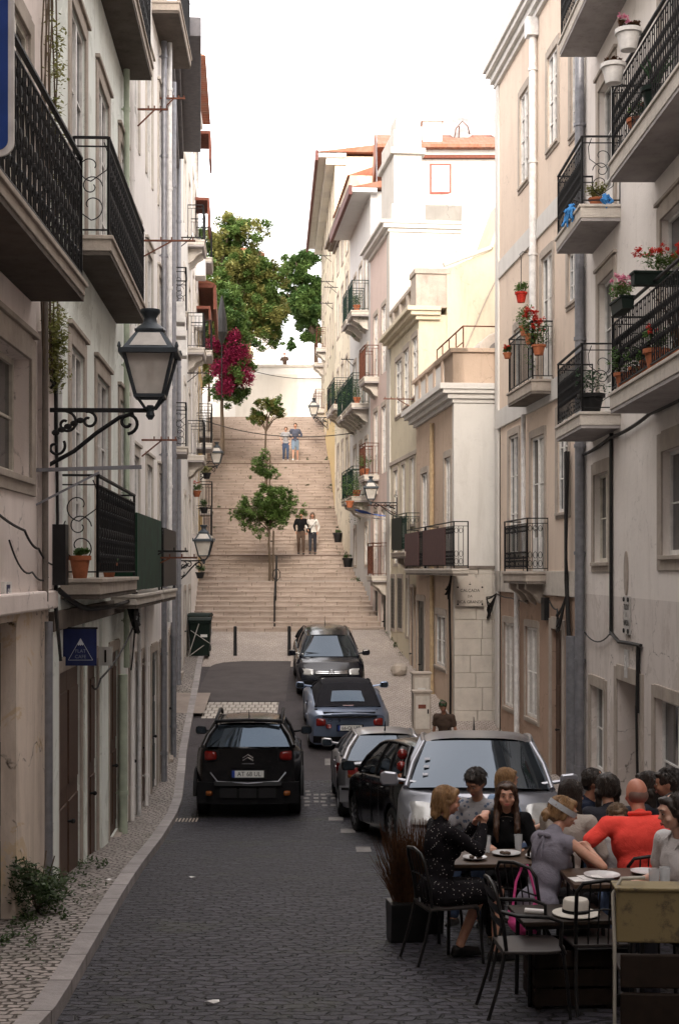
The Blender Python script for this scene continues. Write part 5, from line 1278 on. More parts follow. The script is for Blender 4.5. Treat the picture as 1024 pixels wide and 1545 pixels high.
# ------------------------------------------------------------------ street lamps
def frosted():
    t = NT('frosted_lamp_glass'); v = t.coord(); n = t.noise(v, 6, 4, .6)
    c = t.mix(t.ramp(n, .3, .8), (.72, .68, .62), (.5, .46, .42))
    return t.out(c, .35, None, Alpha=.72)
M['lampglass'] = frosted()
M['lamp_metal'] = simple('blue_grey_lamp_metal', (.045, .055, .065), .45, .3, bs=30)
def lamp(label, loc, rz, reach, s=1.0, group=None):
    """wall lantern on an iron arm; local +x points away from the wall"""
    t = thing('street_lamp', label, 'street lamp', loc, rz, group)
    m = MB(); r = .022 * s
    m.bar((0, 0, 0), (reach, 0, 0), .04 * s, .04 * s); m.tube([(0, 0, .2 * s), (0, 0, -.62 * s)], .026 * s, 8)
    m.tube([(0.01, 0, -.55 * s), (reach * .28, 0, -.40 * s), (reach * .5, 0, -.22 * s), (reach * .72, 0, -.07 * s), (reach * .86, 0, -.03 * s)], r, 6)
    def sc(cx, cz, r0, r1, a0, a1, rr=.015): m.tube([(cx + x, 0, cz + z) for x, z in spiral((0, 0), r0 * s, r1 * s, a0, a1, 22)], rr * s, 6)
    sc(reach * .20, -.13 * s, .12, .02, math.pi * .5, -math.pi * 1.6); sc(reach * .42, -.10 * s, .09, .02, math.pi * .6, -math.pi * 1.6)
    sc(reach * .80, -.12 * s, .11, .025, -math.pi * .5, math.pi * 1.9, .018); sc(reach * .10, -.36 * s, .10, .02, math.pi * .2, -math.pi * 1.6); sc(.04, .25 * s, .05, .03, math.pi, -math.pi * .6)
    for k in range(5): m.ell((reach * (.10 + .06 * k), 0, (-.22 + .03 * k) * s), (.04 * s, .02 * s, .03 * s), 6, 5)
    m.build('arm', M['iron'], t)
    X = reach + .02; Z = 0
    def ring(mb, h0, z0, h1, z1, w): 
        for i in range(4):
            a0 = math.pi / 4 + i * math.pi / 2
            mb.bar((X + h0 * math.cos(a0) * 1.414, h0 * math.sin(a0) * 1.414, z0), (X + h1 * math.cos(a0) * 1.414, h1 * math.sin(a0) * 1.414, z1), w, w)
    def sq(mb, h, z, w, hh):
        mb.box(X - h, X + h, -h, -h + w, z, z + hh); mb.box(X - h, X + h, h - w, h, z, z + hh); mb.box(X - h, X - h + w, -h + w, h - w, z, z + hh); mb.box(X + h - w, X + h, -h + w, h - w, z, z + hh)
    m = MB(); hb, ht = .135 * s, .235 * s; z0, z1 = .14 * s, .54 * s
    ring(m, hb, z0, ht, z1, .026 * s); sq(m, hb + .015 * s, z0 - .02 * s, .03 * s, .03 * s); sq(m, ht + .05 * s, z1 - .01 * s, .08 * s, .045 * s)
    m.lathe([(.02 * s, -.09 * s), (.045 * s, -.05 * s), (.035 * s, -.01 * s), (.05 * s, .02 * s), (.03 * s, .05 * s)], (X, 0, 0), 12)
    for i in range(4):
        a0 = math.pi / 4 + i * math.pi / 2; c, sn = math.cos(a0) * 1.414, math.sin(a0) * 1.414
        m.tube([(X, 0, .02 * s), (X + .05 * s * c, .05 * s * sn, .02 * s), (X + .09 * s * c, .09 * s * sn, .08 * s), (X + hb * c, hb * sn, z0)], .014 * s, 6)
        m.lathe([(.012 * s, 0), (.02 * s, .02 * s), (.008 * s, .06 * s)], (X + (ht + .04 * s) * c, (ht + .04 * s) * sn, z1 + .03 * s), 6)
    m.build('lantern_frame', M['lamp_metal'], t)
    # glass: four leaning panes and the glazed hood
    m = MB(); e = .012 * s
    for i in range(4):
        R_ = Matrix.Translation((X, 0, 0)) @ Matrix.Rotation(i * math.pi / 2, 4, 'Z')
        q = [(hb - e, -hb + e, z0), (hb - e, hb - e, z0), (ht - e, ht - e, z1), (ht - e, -ht + e, z1)]
        m.add([R_ @ Vector(p) for p in q], [(0, 1, 2, 3)])
    g = m.build('glass', M['lampglass'], t)
    m = MB(); h2 = .125 * s; z2 = .76 * s
    for i in range(4):
        R_ = Matrix.Translation((X, 0, 0)) @ Matrix.Rotation(i * math.pi / 2, 4, 'Z'); H0 = ht + .02 * s
        q = [(H0, -H0, z1 + .03 * s), (H0, H0, z1 + .03 * s), (h2, h2, z2), (h2, -h2, z2)]
        m.add([R_ @ Vector(p) for p in q], [(0, 1, 2, 3)])
    hood = m.build('hood', M['lamp_metal'], t)
    m = MB()
    for i in range(4):
        R_ = Matrix.Translation((X, 0, 0)) @ Matrix.Rotation(i * math.pi / 2, 4, 'Z'); H0 = ht + .02 * s
        def lp(u, v): return Vector((H0, -H0, z1 + .03 * s)).lerp(Vector((H0, H0, z1 + .03 * s)), u).lerp(Vector((h2, -h2, z2)).lerp(Vector((h2, h2, z2)), u), v) + Vector((.006, 0, .006))
        m.add([R_ @ lp(u, v) for u, v in ((.12, .14), (.88, .14), (.86, .86), (.14, .86))], [(0, 1, 2, 3)])
    m.build('hood_glass', M['lampglass'], hood)
    m = MB(); sq(m, h2 + .015 * s, z2, h2, .02 * s)
    m.lathe([(.155 * s, z2 + .02 * s), (.13 * s, z2 + .05 * s), (.075 * s, z2 + .09 * s), (.06 * s, z2 + .14 * s), (.085 * s, z2 + .18 * s), (.10 * s, z2 + .20 * s), (.095 * s, z2 + .225 * s), (.02 * s, z2 + .235 * s)], (X, 0, 0), 16)
    m.build('cap', M['lamp_metal'], t, smooth=50)
    m = MB(); m.ell((X, 0, .36 * s), (.05 * s, .05 * s, .08 * s), 10, 8); m.tube([(X, 0, .44 * s), (X, 0, z2)], .03 * s, 8); m.build('bulb', M['plas_white'], t, smooth=60)
    return t
def wallx(tab, y): return interp(tab, y)
lamp('large iron street lantern on a scrolled arm, nearest the viewer, by the pale green house', (interp(LW, 13.9) + .02, 13.9, 1.56), R(2), 1.0, 1.0, 'wall lanterns')
lamp('street lantern on the left wall above the green bins', (interp(LW, 38.5) + .02, 38.5, .25), R(0), .66, .98, 'wall lanterns')
lamp('small street lantern high on the left beside the yellow house', (interp(LW, 55) + .02, 55.0, 4.0), R(0), .62, .95, 'wall lanterns')
lamp('street lantern on the right wall above the blue awning', (interp(RW, 44.0) - .02, 44.0, 2.08), R(180), .78, .82, 'wall lanterns')
lamp('smallest street lantern, on the right wall near the top of the stairs', (interp(RW, 72) - .02, 72.0, 7.7), R(180), .68, 1.0, 'wall lanterns')
lamp('dark lantern on the grey house beyond the retaining wall', (-3.95, 91.5, 14.6), R(0), .9, 1.0, 'wall lanterns')

# ------------------------------------------------------------------ leaves and trees
def leafmat(name, c1, c2):
    t = NT(name); v = t.coord(); n = t.noise(v, 2.2, 4, .6); n2 = t.noise(v, 25, 2, .5)
    c = t.mix(t.ramp(n, .35, .65), c1, c2); c = t.mix(t.math('MULTIPLY', t.ramp(n2, .4, .7), .5), c, tuple(a * 1.6 for a in c2))
    m = t.out(c, .55, None, Specular_IOR_Level=.3)
    tr = t.node('ShaderNodeBsdfTranslucent'); t.link(c, tr.inputs[0]); mx_ = t.node('ShaderNodeMixShader', i_0=.35); t.link(t.b.outputs[0], mx_.inputs[1]); t.link(tr.outputs[0], mx_.inputs[2])
    t.link(mx_.outputs[0], t.n['Material Output'].inputs[0]); return m
M['leaf_a'] = leafmat('mid_green_leaves', (.075, .135, .038), (.12, .185, .052)); M['leaf_f'] = leafmat('fresh_green_leaves', (.11, .19, .05), (.16, .25, .07)); M['leaf_w'] = leafmat('dull_weed_leaves', (.03, .055, .02), (.05, .08, .028)); M['leaf_d'] = leafmat('dark_green_leaves', (.045, .10, .03), (.085, .145, .042))
M['leaf_y'] = leafmat('yellow_green_leaves', (.14, .16, .045), (.22, .21, .07)); M['leaf_b'] = leafmat('blue_green_leaves', (.03, .07, .035), (.055, .10, .05))
M['fl_pink'] = leafmat('magenta_flowers', (.17, .012, .045), (.30, .03, .09)); M['fl_red'] = leafmat('red_flowers', (.45, .02, .015), (.55, .05, .03)); M['fl_rose'] = leafmat('pink_flowers', (.6, .16, .28), (.7, .28, .4))
M['bark'] = stone('grey_brown_bark', (.12, .09, .065), .6, 20); M['straw'] = leafmat('dry_brown_stems', (.05, .024, .012), (.10, .045, .02))

def leaves(mb, blobs, n, size, rnd, mi=0, flat=.5, shell=.55):
    """n leaf faces spread through clumps; blobs = [(centre, radius)]"""
    tot = sum(r ** 2 for _, r in blobs)
    for c, r in blobs:
        k = max(3, int(n * r * r / tot)); c = Vector(c)
        for _ in range(k):
            d = Vector((rnd.gauss(0, 1), rnd.gauss(0, 1), rnd.gauss(0, .8))); d.normalize()
            rad = r * (shell + (1 - shell) * rnd.random()) if rnd.random() < .75 else r * rnd.random()
            p = c + d * rad * (1 + .25 * rnd.uniform(-1, 1))
            a = Vector((rnd.uniform(-1, 1), rnd.uniform(-1, 1), rnd.uniform(-flat, flat))).normalized(); b = a.cross(Vector((rnd.uniform(-.6, .6), rnd.uniform(-.6, .6), 1))).normalized()
            s = size * rnd.uniform(.6, 1.35); a = a * s; b = b * s * .5
            mb.add([p - a * .5, p + b * .5, p + a * .6, p - b * .5], [(0, 1, 2, 3)], mi)

def tree(name, label, base, trunk_h, blobs, n, size, mats, trunk_r=.1, seed=1, group=None, lean=(0, 0), flowers=None, limbs=9):
    rnd = random.Random(seed)
    t = thing(name, label, 'tree', base, 0, group)
    m = MB(); top = Vector((lean[0], lean[1], trunk_h))
    m.tube([(0, 0, -.15), (lean[0] * .2 + .02, lean[1] * .2, trunk_h * .3), (lean[0] * .6 - .02, lean[1] * .6, trunk_h * .7), top], [trunk_r * 1.25, trunk_r, trunk_r * .85, trunk_r * .7], 9)
    tr = m.build('trunk', M['bark'], t, smooth=60)
    bs = sorted(blobs, key=lambda b: -b[1])[:limbs]
    for c, r in bs:
        m = MB(); c = Vector(c); mid = top.lerp(c, .5) + Vector((rnd.uniform(-.2, .2), rnd.uniform(-.2, .2), rnd.uniform(-.1, .25))) * r
        m.tube([top - Vector((0, 0, .05 + .1 * rnd.random())), mid, c, c + (c - mid) * .6], [trunk_r * .55, trunk_r * .36, trunk_r * .2, trunk_r * .06], 6); m.build('limb', M['bark'], tr, smooth=60)
    sub = []
    for c, r in blobs:      # break every clump into smaller ones so the outline is uneven
        for _ in range(9):
            d = Vector((rnd.gauss(0, 1), rnd.gauss(0, 1), rnd.gauss(0, .8))).normalized() * r * rnd.uniform(.45, 1.0); sub.append((Vector(c) + d, r * rnd.uniform(.22, .42)))
    m = MB(); h = len(sub) // 2
    leaves(m, sub[0::2], n // 2, size, rnd, 0); leaves(m, sub[1::2], n // 2, size, rnd, 1)
    cr = m.build('crown', [M[mats[0]], M[mats[1]]], t)
    if flowers:
        m = MB(); leaves(m, flowers[0], flowers[1], size * .8, rnd, 0); m.build('blossom', M[flowers[2]], t)
    return t
rnd = random.Random(11)
def ellblobs(c, r, n, rr, seed):
    rn = random.Random(seed); out = []
    for i in range(n):
        while True:
            p = Vector((rn.uniform(-1, 1), rn.uniform(-1, 1), rn.uniform(-1, 1)))
            if p.length < 1: break
        out.append((Vector(c) + Vector((p.x * r[0], p.y * r[1], p.z * r[2])), rr * rn.uniform(.7, 1.25)))
    return out
tree('street_tree', 'round dark green tree on the lower landing of the stairs', (-2.1, 54.0, gz(54)), 2.0, ellblobs((-.15, 0, 2.85), (.95, .85, .85), 30, .42, 3) + ellblobs((-.2, 0, 4.35), (.55, .45, .4), 9, .30, 4) + [((1.2, 0, 2.6), .3), ((-1.35, 0, 2.5), .25)], 24000, .09, ('leaf_a', 'leaf_f'), .045, 2, 'trees in the middle of the stairs')
tree('street_tree', 'thin yellowish tree higher up in the middle of the stairs', (-2.75, 66.5, gz(66.5)), 2.9, ellblobs((0.0, 0, 3.8), (.95, .7, .6), 15, .32, 6), 3600, .16, ('leaf_y', 'leaf_a'), .06, 5, 'trees in the middle of the stairs')
tree('tree', 'large loose green tree above the garden wall, left of the opening to the sky', (-6.6, 79, 9.5), 3.2, ellblobs((1.6, 0, 6.0), (2.3, 1.8, 4.2), 46, 1.05, 8) + ellblobs((3.1, 0, 5.4), (1.0, 1, 2.3), 18, .8, 18) + [((3.2, 0, 5.6), .8), ((2.8, 0, 7.6), .7), ((1.0, 0, 9.9), .7), ((.2, 0, 8.8), .9)], 95000, .19, ('leaf_a', 'leaf_y'), .22, 9)
tree('tree', 'dark green tree on the terrace beside the tall cream house', (-.55, 90, 11.5), 3.2, ellblobs((-.8, 0, 5.9), (1.7, 1.4, 2.3), 26, .85, 12) + [((-1.8, 0, 2.7), .6), ((.2, 0, 3.2), .7), ((-.6, 0, 3.2), .5)], 45000, .21, ('leaf_d', 'leaf_a'), .16, 13)
bb = ellblobs((0.25, 0, 4.9), (1.0, 1.6, 2.5), 38, .6, 15)
tree('bougainvillea', 'bougainvillea with magenta flowers hanging over the garden wall left of the stairs', (-4.75, 66, gz(66) + 2.0), 3.0, bb, 36000, .15, ('leaf_a', 'leaf_d'), .09, 16, flowers=([((.65, -.7, 4.4), .7), ((.1, -.9, 3.7), .6), ((1.0, -.5, 3.4), .55), ((-.3, -1, 4.8), .4), ((.6, -1, 5.2), .35), ((.2, -1, 2.9), .45)], 8000, 'fl_pink'))
# back-of-garden greenery
tree('tree', 'bushy green tree behind the yellow house, at the left of the stairs', (-6.6, 68, 7.2), 3.4, ellblobs((.9, 0, 5.0), (1.3, 1.5, 3.2), 22, .85, 21), 30000, .2, ('leaf_y', 'leaf_a'), .15, 22)

# weeds on the pavement and stairs (no one could count them)
m = MB(); rn = random.Random(33)
for _ in range(70):
    y = rn.uniform(9.3, 17); x = interp(LW, y) + abs(rn.gauss(0, .16)); leaves(m, [((x, y, gz(y) + .13), .05)], 14, .045, rn)
for _ in range(60):
    y = rn.uniform(9.5, 15); x = rn.uniform(interp(LW, y), interp(LK, y) - .2); leaves(m, [((x, y, gz(y) + .12), .03)], 5, .03, rn)
for _ in range(60):
    y = rn.uniform(47, 80); x = interp(RW, y) - abs(rn.gauss(0, .15)) if rn.random() < .6 else rn.uniform(interp(LW, y), interp(RW, y)); leaves(m, [((x, y, gz(y) + .08), .09)], 14, .09, rn)
for _ in range(14):
    y = rn.uniform(35, 46); x = interp(RW, y) - abs(rn.gauss(0, .1)); leaves(m, [((x, y, gz(y) + .16), .08)], 14, .08, rn)
tag(m.build('weeds', M['leaf_w']), 'small weeds growing between the stones along the walls', 'weeds', kind='stuff')
t = thing('wall_shrub', 'dense dark weed bush growing at the foot of the left wall', 'plant', (interp(LW, 13.2) + .12, 13.0, gz(13.0) + .1))
m = MB(); rn = random.Random(4); leaves(m, [((.0, 0, .25), .18), ((.08, .3, .2), .16), ((-.02, -.35, .32), .2), ((.12, -.1, .12), .14), ((-.04, -.5, .5), .12), ((0, .6, .12), .1)], 1900, .05, rn); m.build('foliage', M['leaf_w'], t)
m = MB(); [m.tube([(0, 0, -.02), (rn.uniform(-.15, .15), rn.uniform(-.5, .4), .5)], .006, 4) for _ in range(8)]; m.build('stem', M['bark'], t)

# ------------------------------------------------------------------ pots and plants
def pot_plant(label, loc, pr=.13, ph=.24, pot='terra', kind='leafy', size=.25, flowers=None, seed=1, rz=0, group='potted plants', box=None, leaf='leaf_d', name='potted_plant'):
    rn = random.Random(seed); t = thing(name, label, 'potted plant', loc, rz, group); m = MB()
    if box: m.prism([(-box[1] * .8, 0), (box[1] * .8, 0), (box[1], box[2]), (-box[1], box[2])], lambda a, b, tt: (tt, a, b), -box[0], box[0]); top = box[2]; m.box(-box[0] - .015, box[0] + .015, -box[1] - .015, box[1] + .015, box[2] - .03, box[2] - .004)
    else: m.lathe([(pr * .66, 0), (pr * .95, ph * .8), (pr * 1.1, ph * .8), (pr * 1.12, ph), (pr * .98, ph), (pr * .9, ph * .88)], (0, 0, 0), 18); top = ph
    m.build('pot', M[pot], t, smooth=40)
    m = MB()
    if kind == 'aloe':
        for k in range(14):
            a = rn.uniform(0, 6.28); d = Vector((math.cos(a), math.sin(a), 0)); L = size * rn.uniform(.8, 1.3)
            m.tube([(0, 0, top), d * L * .35 + Vector((0, 0, top + L * .7)), d * L * .75 + Vector((0, 0, top + L * 1.15))], [.022, .018, .002], 5)
    elif kind == 'reeds':
        for k in range(60):
            a = rn.uniform(0, 6.28); d = Vector((math.cos(a), math.sin(a), 0)); L = size * rn.uniform(.7, 1.2)
            m.tube([d * .03 + Vector((0, 0, top)), d * L * .15 + Vector((0, 0, top + L * .6)), d * L * .45 + Vector((0, 0, top + L))], [.005, .004, .001], 4)
    else:
        w = box[0] * .8 if box else pr * .7
        bl = [((rn.uniform(-w, w), rn.uniform(-pr * .5, pr * .5), top + size * rn.uniform(.2, .8)), size * rn.uniform(.3, .5)) for _ in range(8 if not box else 14)]
        if kind == 'trailing': bl += [((rn.uniform(-w, w), -pr * 1.1 * 1, top - size * rn.uniform(0, 1.6)), size * .28) for _ in range(8)]
        leaves(m, bl, 420, .055, rn)
    m.build('foliage', M[leaf], t)
    if flowers:
        m = MB(); w = box[0] if box else pr
        bl = [((rn.uniform(-w, w), rn.uniform(-pr, pr), top + size * rn.uniform(.7, 1.25)), .04) for _ in range(flowers[1])]
        leaves(m, bl, flowers[1] * 34, .035, rn, shell=.3); m.build('flower', M[flowers[0]], t)
    return t
def at(px, py, d): return ((px - CX) * d / F, d, (CY - py) * d / F)
zlow, zup = 2.49, 5.74
pot_plant('pink geraniums in a dark trough hooked on the far corner of the lower right balcony', (3.94, 18.9, 3.42), pr=.1, kind='leafy', size=.26, flowers=('fl_rose', 20), seed=2, box=(.30, .09, .17), pot='plas_green', rz=R(92), leaf='leaf_a')
pot_plant('red geraniums in a long green trough on the front rail at the right edge', (4.10, 17.55, 3.50), pr=.1, kind='leafy', size=.26, flowers=('fl_red', 22), seed=3, box=(.32, .09, .17), pot='plas_green', rz=R(3), leaf='leaf_a')
for i, (x, y, lab, kw) in enumerate((
    (4.12, 17.75, 'terracotta pot of reddish geranium on the lower right balcony floor, nearest the corner', dict(pr=.15, ph=.26, size=.22, flowers=('fl_red', 3))),
    (4.38, 17.75, 'terracotta pot with tall dry reeds on the lower right balcony', dict(pr=.14, ph=.24, kind='reeds', size=.75, leaf='straw')),
    (4.15, 18.3, 'small terracotta pot with green sprigs behind the lower right railing', dict(pr=.11, ph=.2, size=.2)),
    (4.15, 18.9, 'drooping plant in a pot halfway along the lower right balcony', dict(pr=.12, ph=.2, size=.3, kind='trailing')),
    (4.12, 19.6, 'bushy plant in a brown pot at the far end of the lower right balcony', dict(pr=.14, ph=.22, size=.34)))):
    pot_plant(lab, (x, y, zlow), seed=10 + i, **kw)
pot_plant('spiky aloe in a dark green pot on the upper right balcony', (4.12, 17.8, zup), pr=.17, ph=.28, pot='plas_green', kind='aloe', size=.30, seed=21, leaf='leaf_b')
pot_plant('terracotta pot with red flowers on the floor of the upper right balcony', (4.15, 18.9, zup), pr=.14, ph=.24, size=.2, flowers=('fl_red', 3), seed=22)
pot_plant('white fabric planter hooked outside the upper right rail, nearer the corner post', (3.86, 18.15, 6.62), pr=.155, ph=.26, pot='plas_white', size=.12, flowers=('fl_rose', 3), seed=23, leaf='straw')
pot_plant('white fabric planter hooked outside the upper right rail, farther one', (3.86, 19.1, 6.52), pr=.155, ph=.26, pot='plas_white', size=.08, seed=24, leaf='straw')
pot_plant('succulent in a black pot at the near corner of the second balcony', (4.22, 22.6, zlow), pr=.20, ph=.30, pot='black_plastic', size=.42, seed=25, kind='leafy', leaf='leaf_b')
pot_plant('dry plant in a low pot on the upper far balcony of the grey white house', (4.3, 22.6, zup), pr=.12, ph=.15, size=.22, seed=26, leaf='leaf_y')
# beige house balcony
f = R2
pl = f.P(f.u(800, .4), .40, 4.3); pot_plant('red flowers spilling through the middle balcony rail of the beige house', (pl.x, pl.y, 4.45), pr=.13, ph=.2, size=.42, flowers=('fl_red', 34), seed=31, kind='trailing', leaf='leaf_d')
pl = f.P(f.u(812, .3), .3, 3.8); pot_plant('red flowers in a terracotta pot inside the middle balcony of the beige house', (pl.x, pl.y, 4.2), pr=.13, ph=.2, size=.42, flowers=('fl_red', 26), seed=32)
pl = f.P(f.u(792, .4), .42, 3.8); pot_plant('leafy climber in a pot at the far end of the beige house balcony', (pl.x, pl.y, 4.7), pr=.1, ph=.2, size=.4, seed=33, kind='leafy', leaf='leaf_a')
pl = f.P(f.u(767, .45), .48, 3.8); pot_plant('small red flowered pot outside the far corner of the middle balcony of the beige house', (pl.x, pl.y, 4.45), pr=.09, ph=.12, size=.14, flowers=('fl_red', 5), seed=34)
pl = f.P(f.u(787, .15), .17, 5.6); t = pot_plant('red pot with green sprigs hanging from a hook on the beige wall', (pl.x, pl.y, 5.65), pr=.12, ph=.22, pot='fl_red', size=.22, seed=35, kind='leafy', leaf='leaf_a')
m = MB(); m.tube([(0, 0, .2), (0, 0, .95), (-.03, 0, 1.02), (.03, 0, 1.08), (.14, 0, 1.05)], .008, 5); m.build('hook', M['iron'], t)
# blue grey and old cream houses: greenery on their balconies
k = 40
for f_, us, z, sz, lab in ((R6, (.8, 1.5, 3.0), 9.22, .35, 'top'), (R6, (.7, 1.6, 2.8, 3.6, 5.0), 5.92, .5, 'middle'), (R6, (.6, 1.4, 2.0, 2.9, 3.8), 2.62, .5, 'lowest'), (R7, (.9, 1.8, 3.0, 3.8), 6.72, .45, 'cream house'), (R5, (2.9, 3.4), 3.22, .35, 'rust red')):
    for u_ in us:
        pl = f_.P(u_, .4, z); k += 1
        pot_plant({'top': 'green plant on the top balcony of the blue grey house', 'middle': 'bushy plant trailing over the middle balconies of the blue grey house', 'lowest': 'leafy plant on the lowest balconies of the blue grey house', 'cream house': 'plant on the green railed balconies of the peeling cream house', 'rust red': 'pot plant on the middle rust red balcony of the pink house'}[lab],
                  (pl.x, pl.y, z), pr=.13, ph=.22, size=sz * 1.45, seed=k, kind='trailing' if k % 2 else 'leafy', leaf=('leaf_d', 'leaf_a', 'leaf_b')[k % 3], rz=R(90), group='plants on the ' + lab + ' balconies', pot='terra' if k % 3 else 'black_plastic')
pl = R6.P(.3, .7, 1.0); pot_plant('tall leafy shrub in a pot above the right hand wall lantern', (pl.x, pl.y, 2.2), pr=.14, ph=.24, size=.75, seed=99, leaf='leaf_a')
# left side
f = L2; pl = f.P(f.u(124, .3), .28, -.1); pot_plant('terracotta pot with a small succulent on the near end of the lower left balcony', (pl.x, pl.y, -.085), pr=.105, ph=.23, size=.08, seed=61)
pl = f.P(f.u(165, .3), .3, -.1); pot_plant('small terracotta pot behind the lower left balcony railing', (pl.x, pl.y, -.085), pr=.09, ph=.17, size=.08, seed=62)
for i, (px, py, d, lab) in enumerate(((297, 745, 47.0, 'red flowers in a terracotta pot on the left balcony under the small lantern'), (312, 718, 47.4, 'yellow green plant hanging beside the small left lantern'), (308, 770, 47.6, 'dark pot of leaves hanging under the left balcony'), (302, 868, 46.0, 'dark pot on the left ledge above the bins'))):
    x, y, z = at(px, py, d); pot_plant(lab, (x, y, z - .1), pr=.14, ph=.2, size=.25, seed=70 + i, flowers=('fl_red', 6) if i == 0 else None, pot='terra' if i == 0 else 'black_plastic', leaf='leaf_y' if i == 1 else 'leaf_d')
for i, (x, y) in enumerate(((.95, 56.0), (.6, 60.5))): pot_plant(('dark pot standing on the steps at the right wall, lower one', 'dark pot standing on the steps at the right wall, upper one')[i], (x - .05, y, gz(y) + .05), pr=.2, ph=.4, size=.12, pot='black_plastic', seed=80 + i)

# ivy on the left house
t = thing('climbing_ivy', 'dry ivy hanging down the wall between the two left houses', 'plant', L1.P(0.05, .05, 4.0))
m = MB(); rn = random.Random(8); y0, y1 = L1.P(.0, .05, 0), L1.P(.5, .05, 0)
for _ in range(110):
    u_ = abs(rn.gauss(.12, .18)); z = rn.choice((rn.uniform(1.8, 2.6), rn.uniform(3.2, 8.5))); p = L1.P(u_, rn.uniform(.06, .14), z) - t.location; leaves(m, [(p, .11)], 34, .05, rn)
m.build('foliage', M['leaf_y'], t)
m = MB()
for k in range(7):
    pts = [L1.P(.1 + .12 * k + rn.uniform(-.1, .1), .08 + .02 * rn.random(), 8.5 - j * .6) - t.location for j in range(12)]; m.tube(pts, .008, 4)
m.build('stem', M['bark'], t)

# ------------------------------------------------------------------ street furniture
def bollard(x, y, lab):
    t = thing('bollard', lab, 'bollard', (x, y, gz(y)), 0, 'bollards below the stairs')
    m = MB(); m.lathe([(.06, 0), (.055, .05), (.052, .84), (.05, .88), (.02, .90)], (0, 0, 0), 14); m.build('post', M['iron'], t, smooth=40)
    m = MB(); m.lathe([(.054, .74), (.056, .78), (.054, .80)], (0, 0, 0), 14); m.build('collar', M['black_plastic'], t)
bollard(-2.72, 43.3, 'black metal bollard standing alone on the light paving, left one'); bollard(-1.08, 43.3, 'black metal bollard next to the parked black hatchback')
def bin_(x, y, rz, lab, s=1):
    t = thing('wheelie_bin', lab, 'bin', (x, y, gz(y) + .02), rz, 'wheelie bins'); m = MB()
    def taper(a, b, t_): return None
    vs = [(-.27, -.32, .06), (.27, -.32, .06), (.27, .3, .06), (-.27, .3, .06), (-.31, -.38, 1.08), (.31, -.38, 1.08), (.31, .38, 1.08), (-.31, .38, 1.08)]
    m.add(vs, [(0, 3, 2, 1), (4, 5, 6, 7), (0, 1, 5, 4), (1, 2, 6, 5), (2, 3, 7, 6), (3, 0, 4, 7)]); m.box(-.335, .335, -.40, .40, 1.02, 1.085); m.build('body', M['plas_green'], t, bevel=.015)
    m = MB(); m.prism([(-.42, 1.09), (.42, 1.09), (.40, 1.16), (.2, 1.21), (-.3, 1.19), (-.42, 1.13)], lambda a, b, tt: (tt, a, b), -.35, .35); m.build('lid', M['plas_green'], t, bevel=.02)
    m = MB(); m.tube([(-.3, .44, 1.02), (.3, .44, 1.02)], .016, 8); m.build('handle', M['trim'], t)
    for sx in (-1, 1):
        m = MB(Matrix.Translation((sx * .26, .30, .1)) @ Matrix.Rotation(R(90), 4, 'Y')); m.lathe([(.1, -.025), (.1, .025)], (0, 0, 0), 16); m.build('wheel', M['tyre'], t)
    m = MB(); m.box(.02, .22, -.372, -.36, .62, .70); m.build('sticker', M['plate'], t)
bin_(-3.75, 42.9, R(4), 'dark green wheelie bin with a white sticker, nearer of the two'); bin_(-3.82, 43.75, R(-3), 'dark green wheelie bin standing behind the other')
t = thing('leaning_poles', 'bundle of pale poles leaning on the bin by the left wall', 'pole', (-4.1, 42.4, gz(42.4))); m = MB()
m.tube([(.0, 0, 0), (.35, .1, 1.1)], .015, 6); m.tube([(-.05, .1, .05), (.62, .2, .55)], .013, 6); m.tube([(.1, .1, .9), (.75, .2, .45)], .012, 6); m.build('pole', M['cable_w'], t)
# utility cabinets on the right pavement
for i, (x, y, h, w_, lab) in enumerate(((2.28, 33.9, 1.15, .42, 'taller grey utility cabinet behind the shorter one by the white corner house'), (2.22, 32.8, .95, .40, 'shorter grey utility cabinet with a sticker by the white corner house'))):
    t = thing('utility_cabinet', lab, 'utility cabinet', (x, y, gz(y) + .08), R(4), 'utility cabinets'); m = MB(); m.box(-w_ / 2, w_ / 2, -.16, .16, 0, h); m.build('body', M['stone'], t, bevel=.012)
    m = MB(); m.box(-w_ / 2 - .03, w_ / 2 + .03, -.19, .19, h, h + .05); m.build('top', M['stone'], t, bevel=.01)
    m = MB(); m.box(-w_ / 2 + .04, w_ / 2 - .04, -.172, -.158, .12, h - .08); d_ = m.build('door', M['stone_l'], t, bevel=.004)
    m = MB(); m.box(w_ / 2 - .09, w_ / 2 - .06, -.19, -.17, h * .5, h * .5 + .1); m.build('lock', M['iron'], d_)
    m = MB(); m.box(-.1, .08, -.176, -.173, h * .62, h * .72); m.build('sticker', M['rust_red'] if i else M['plate'], d_)
t = thing('stone_block', 'rough stone block lying on the right pavement against the wall', 'stone', (2.05, 39.4, gz(39.4) + .09)); m = MB(); m.ell((0, 0, .16), (.24, .2, .19), 9, 6); o = m.build('block', M['stone'], t)
for v in o.data.vertices: v.co += Vector(v.co) * .18 * noise.noise(v.co * 9)
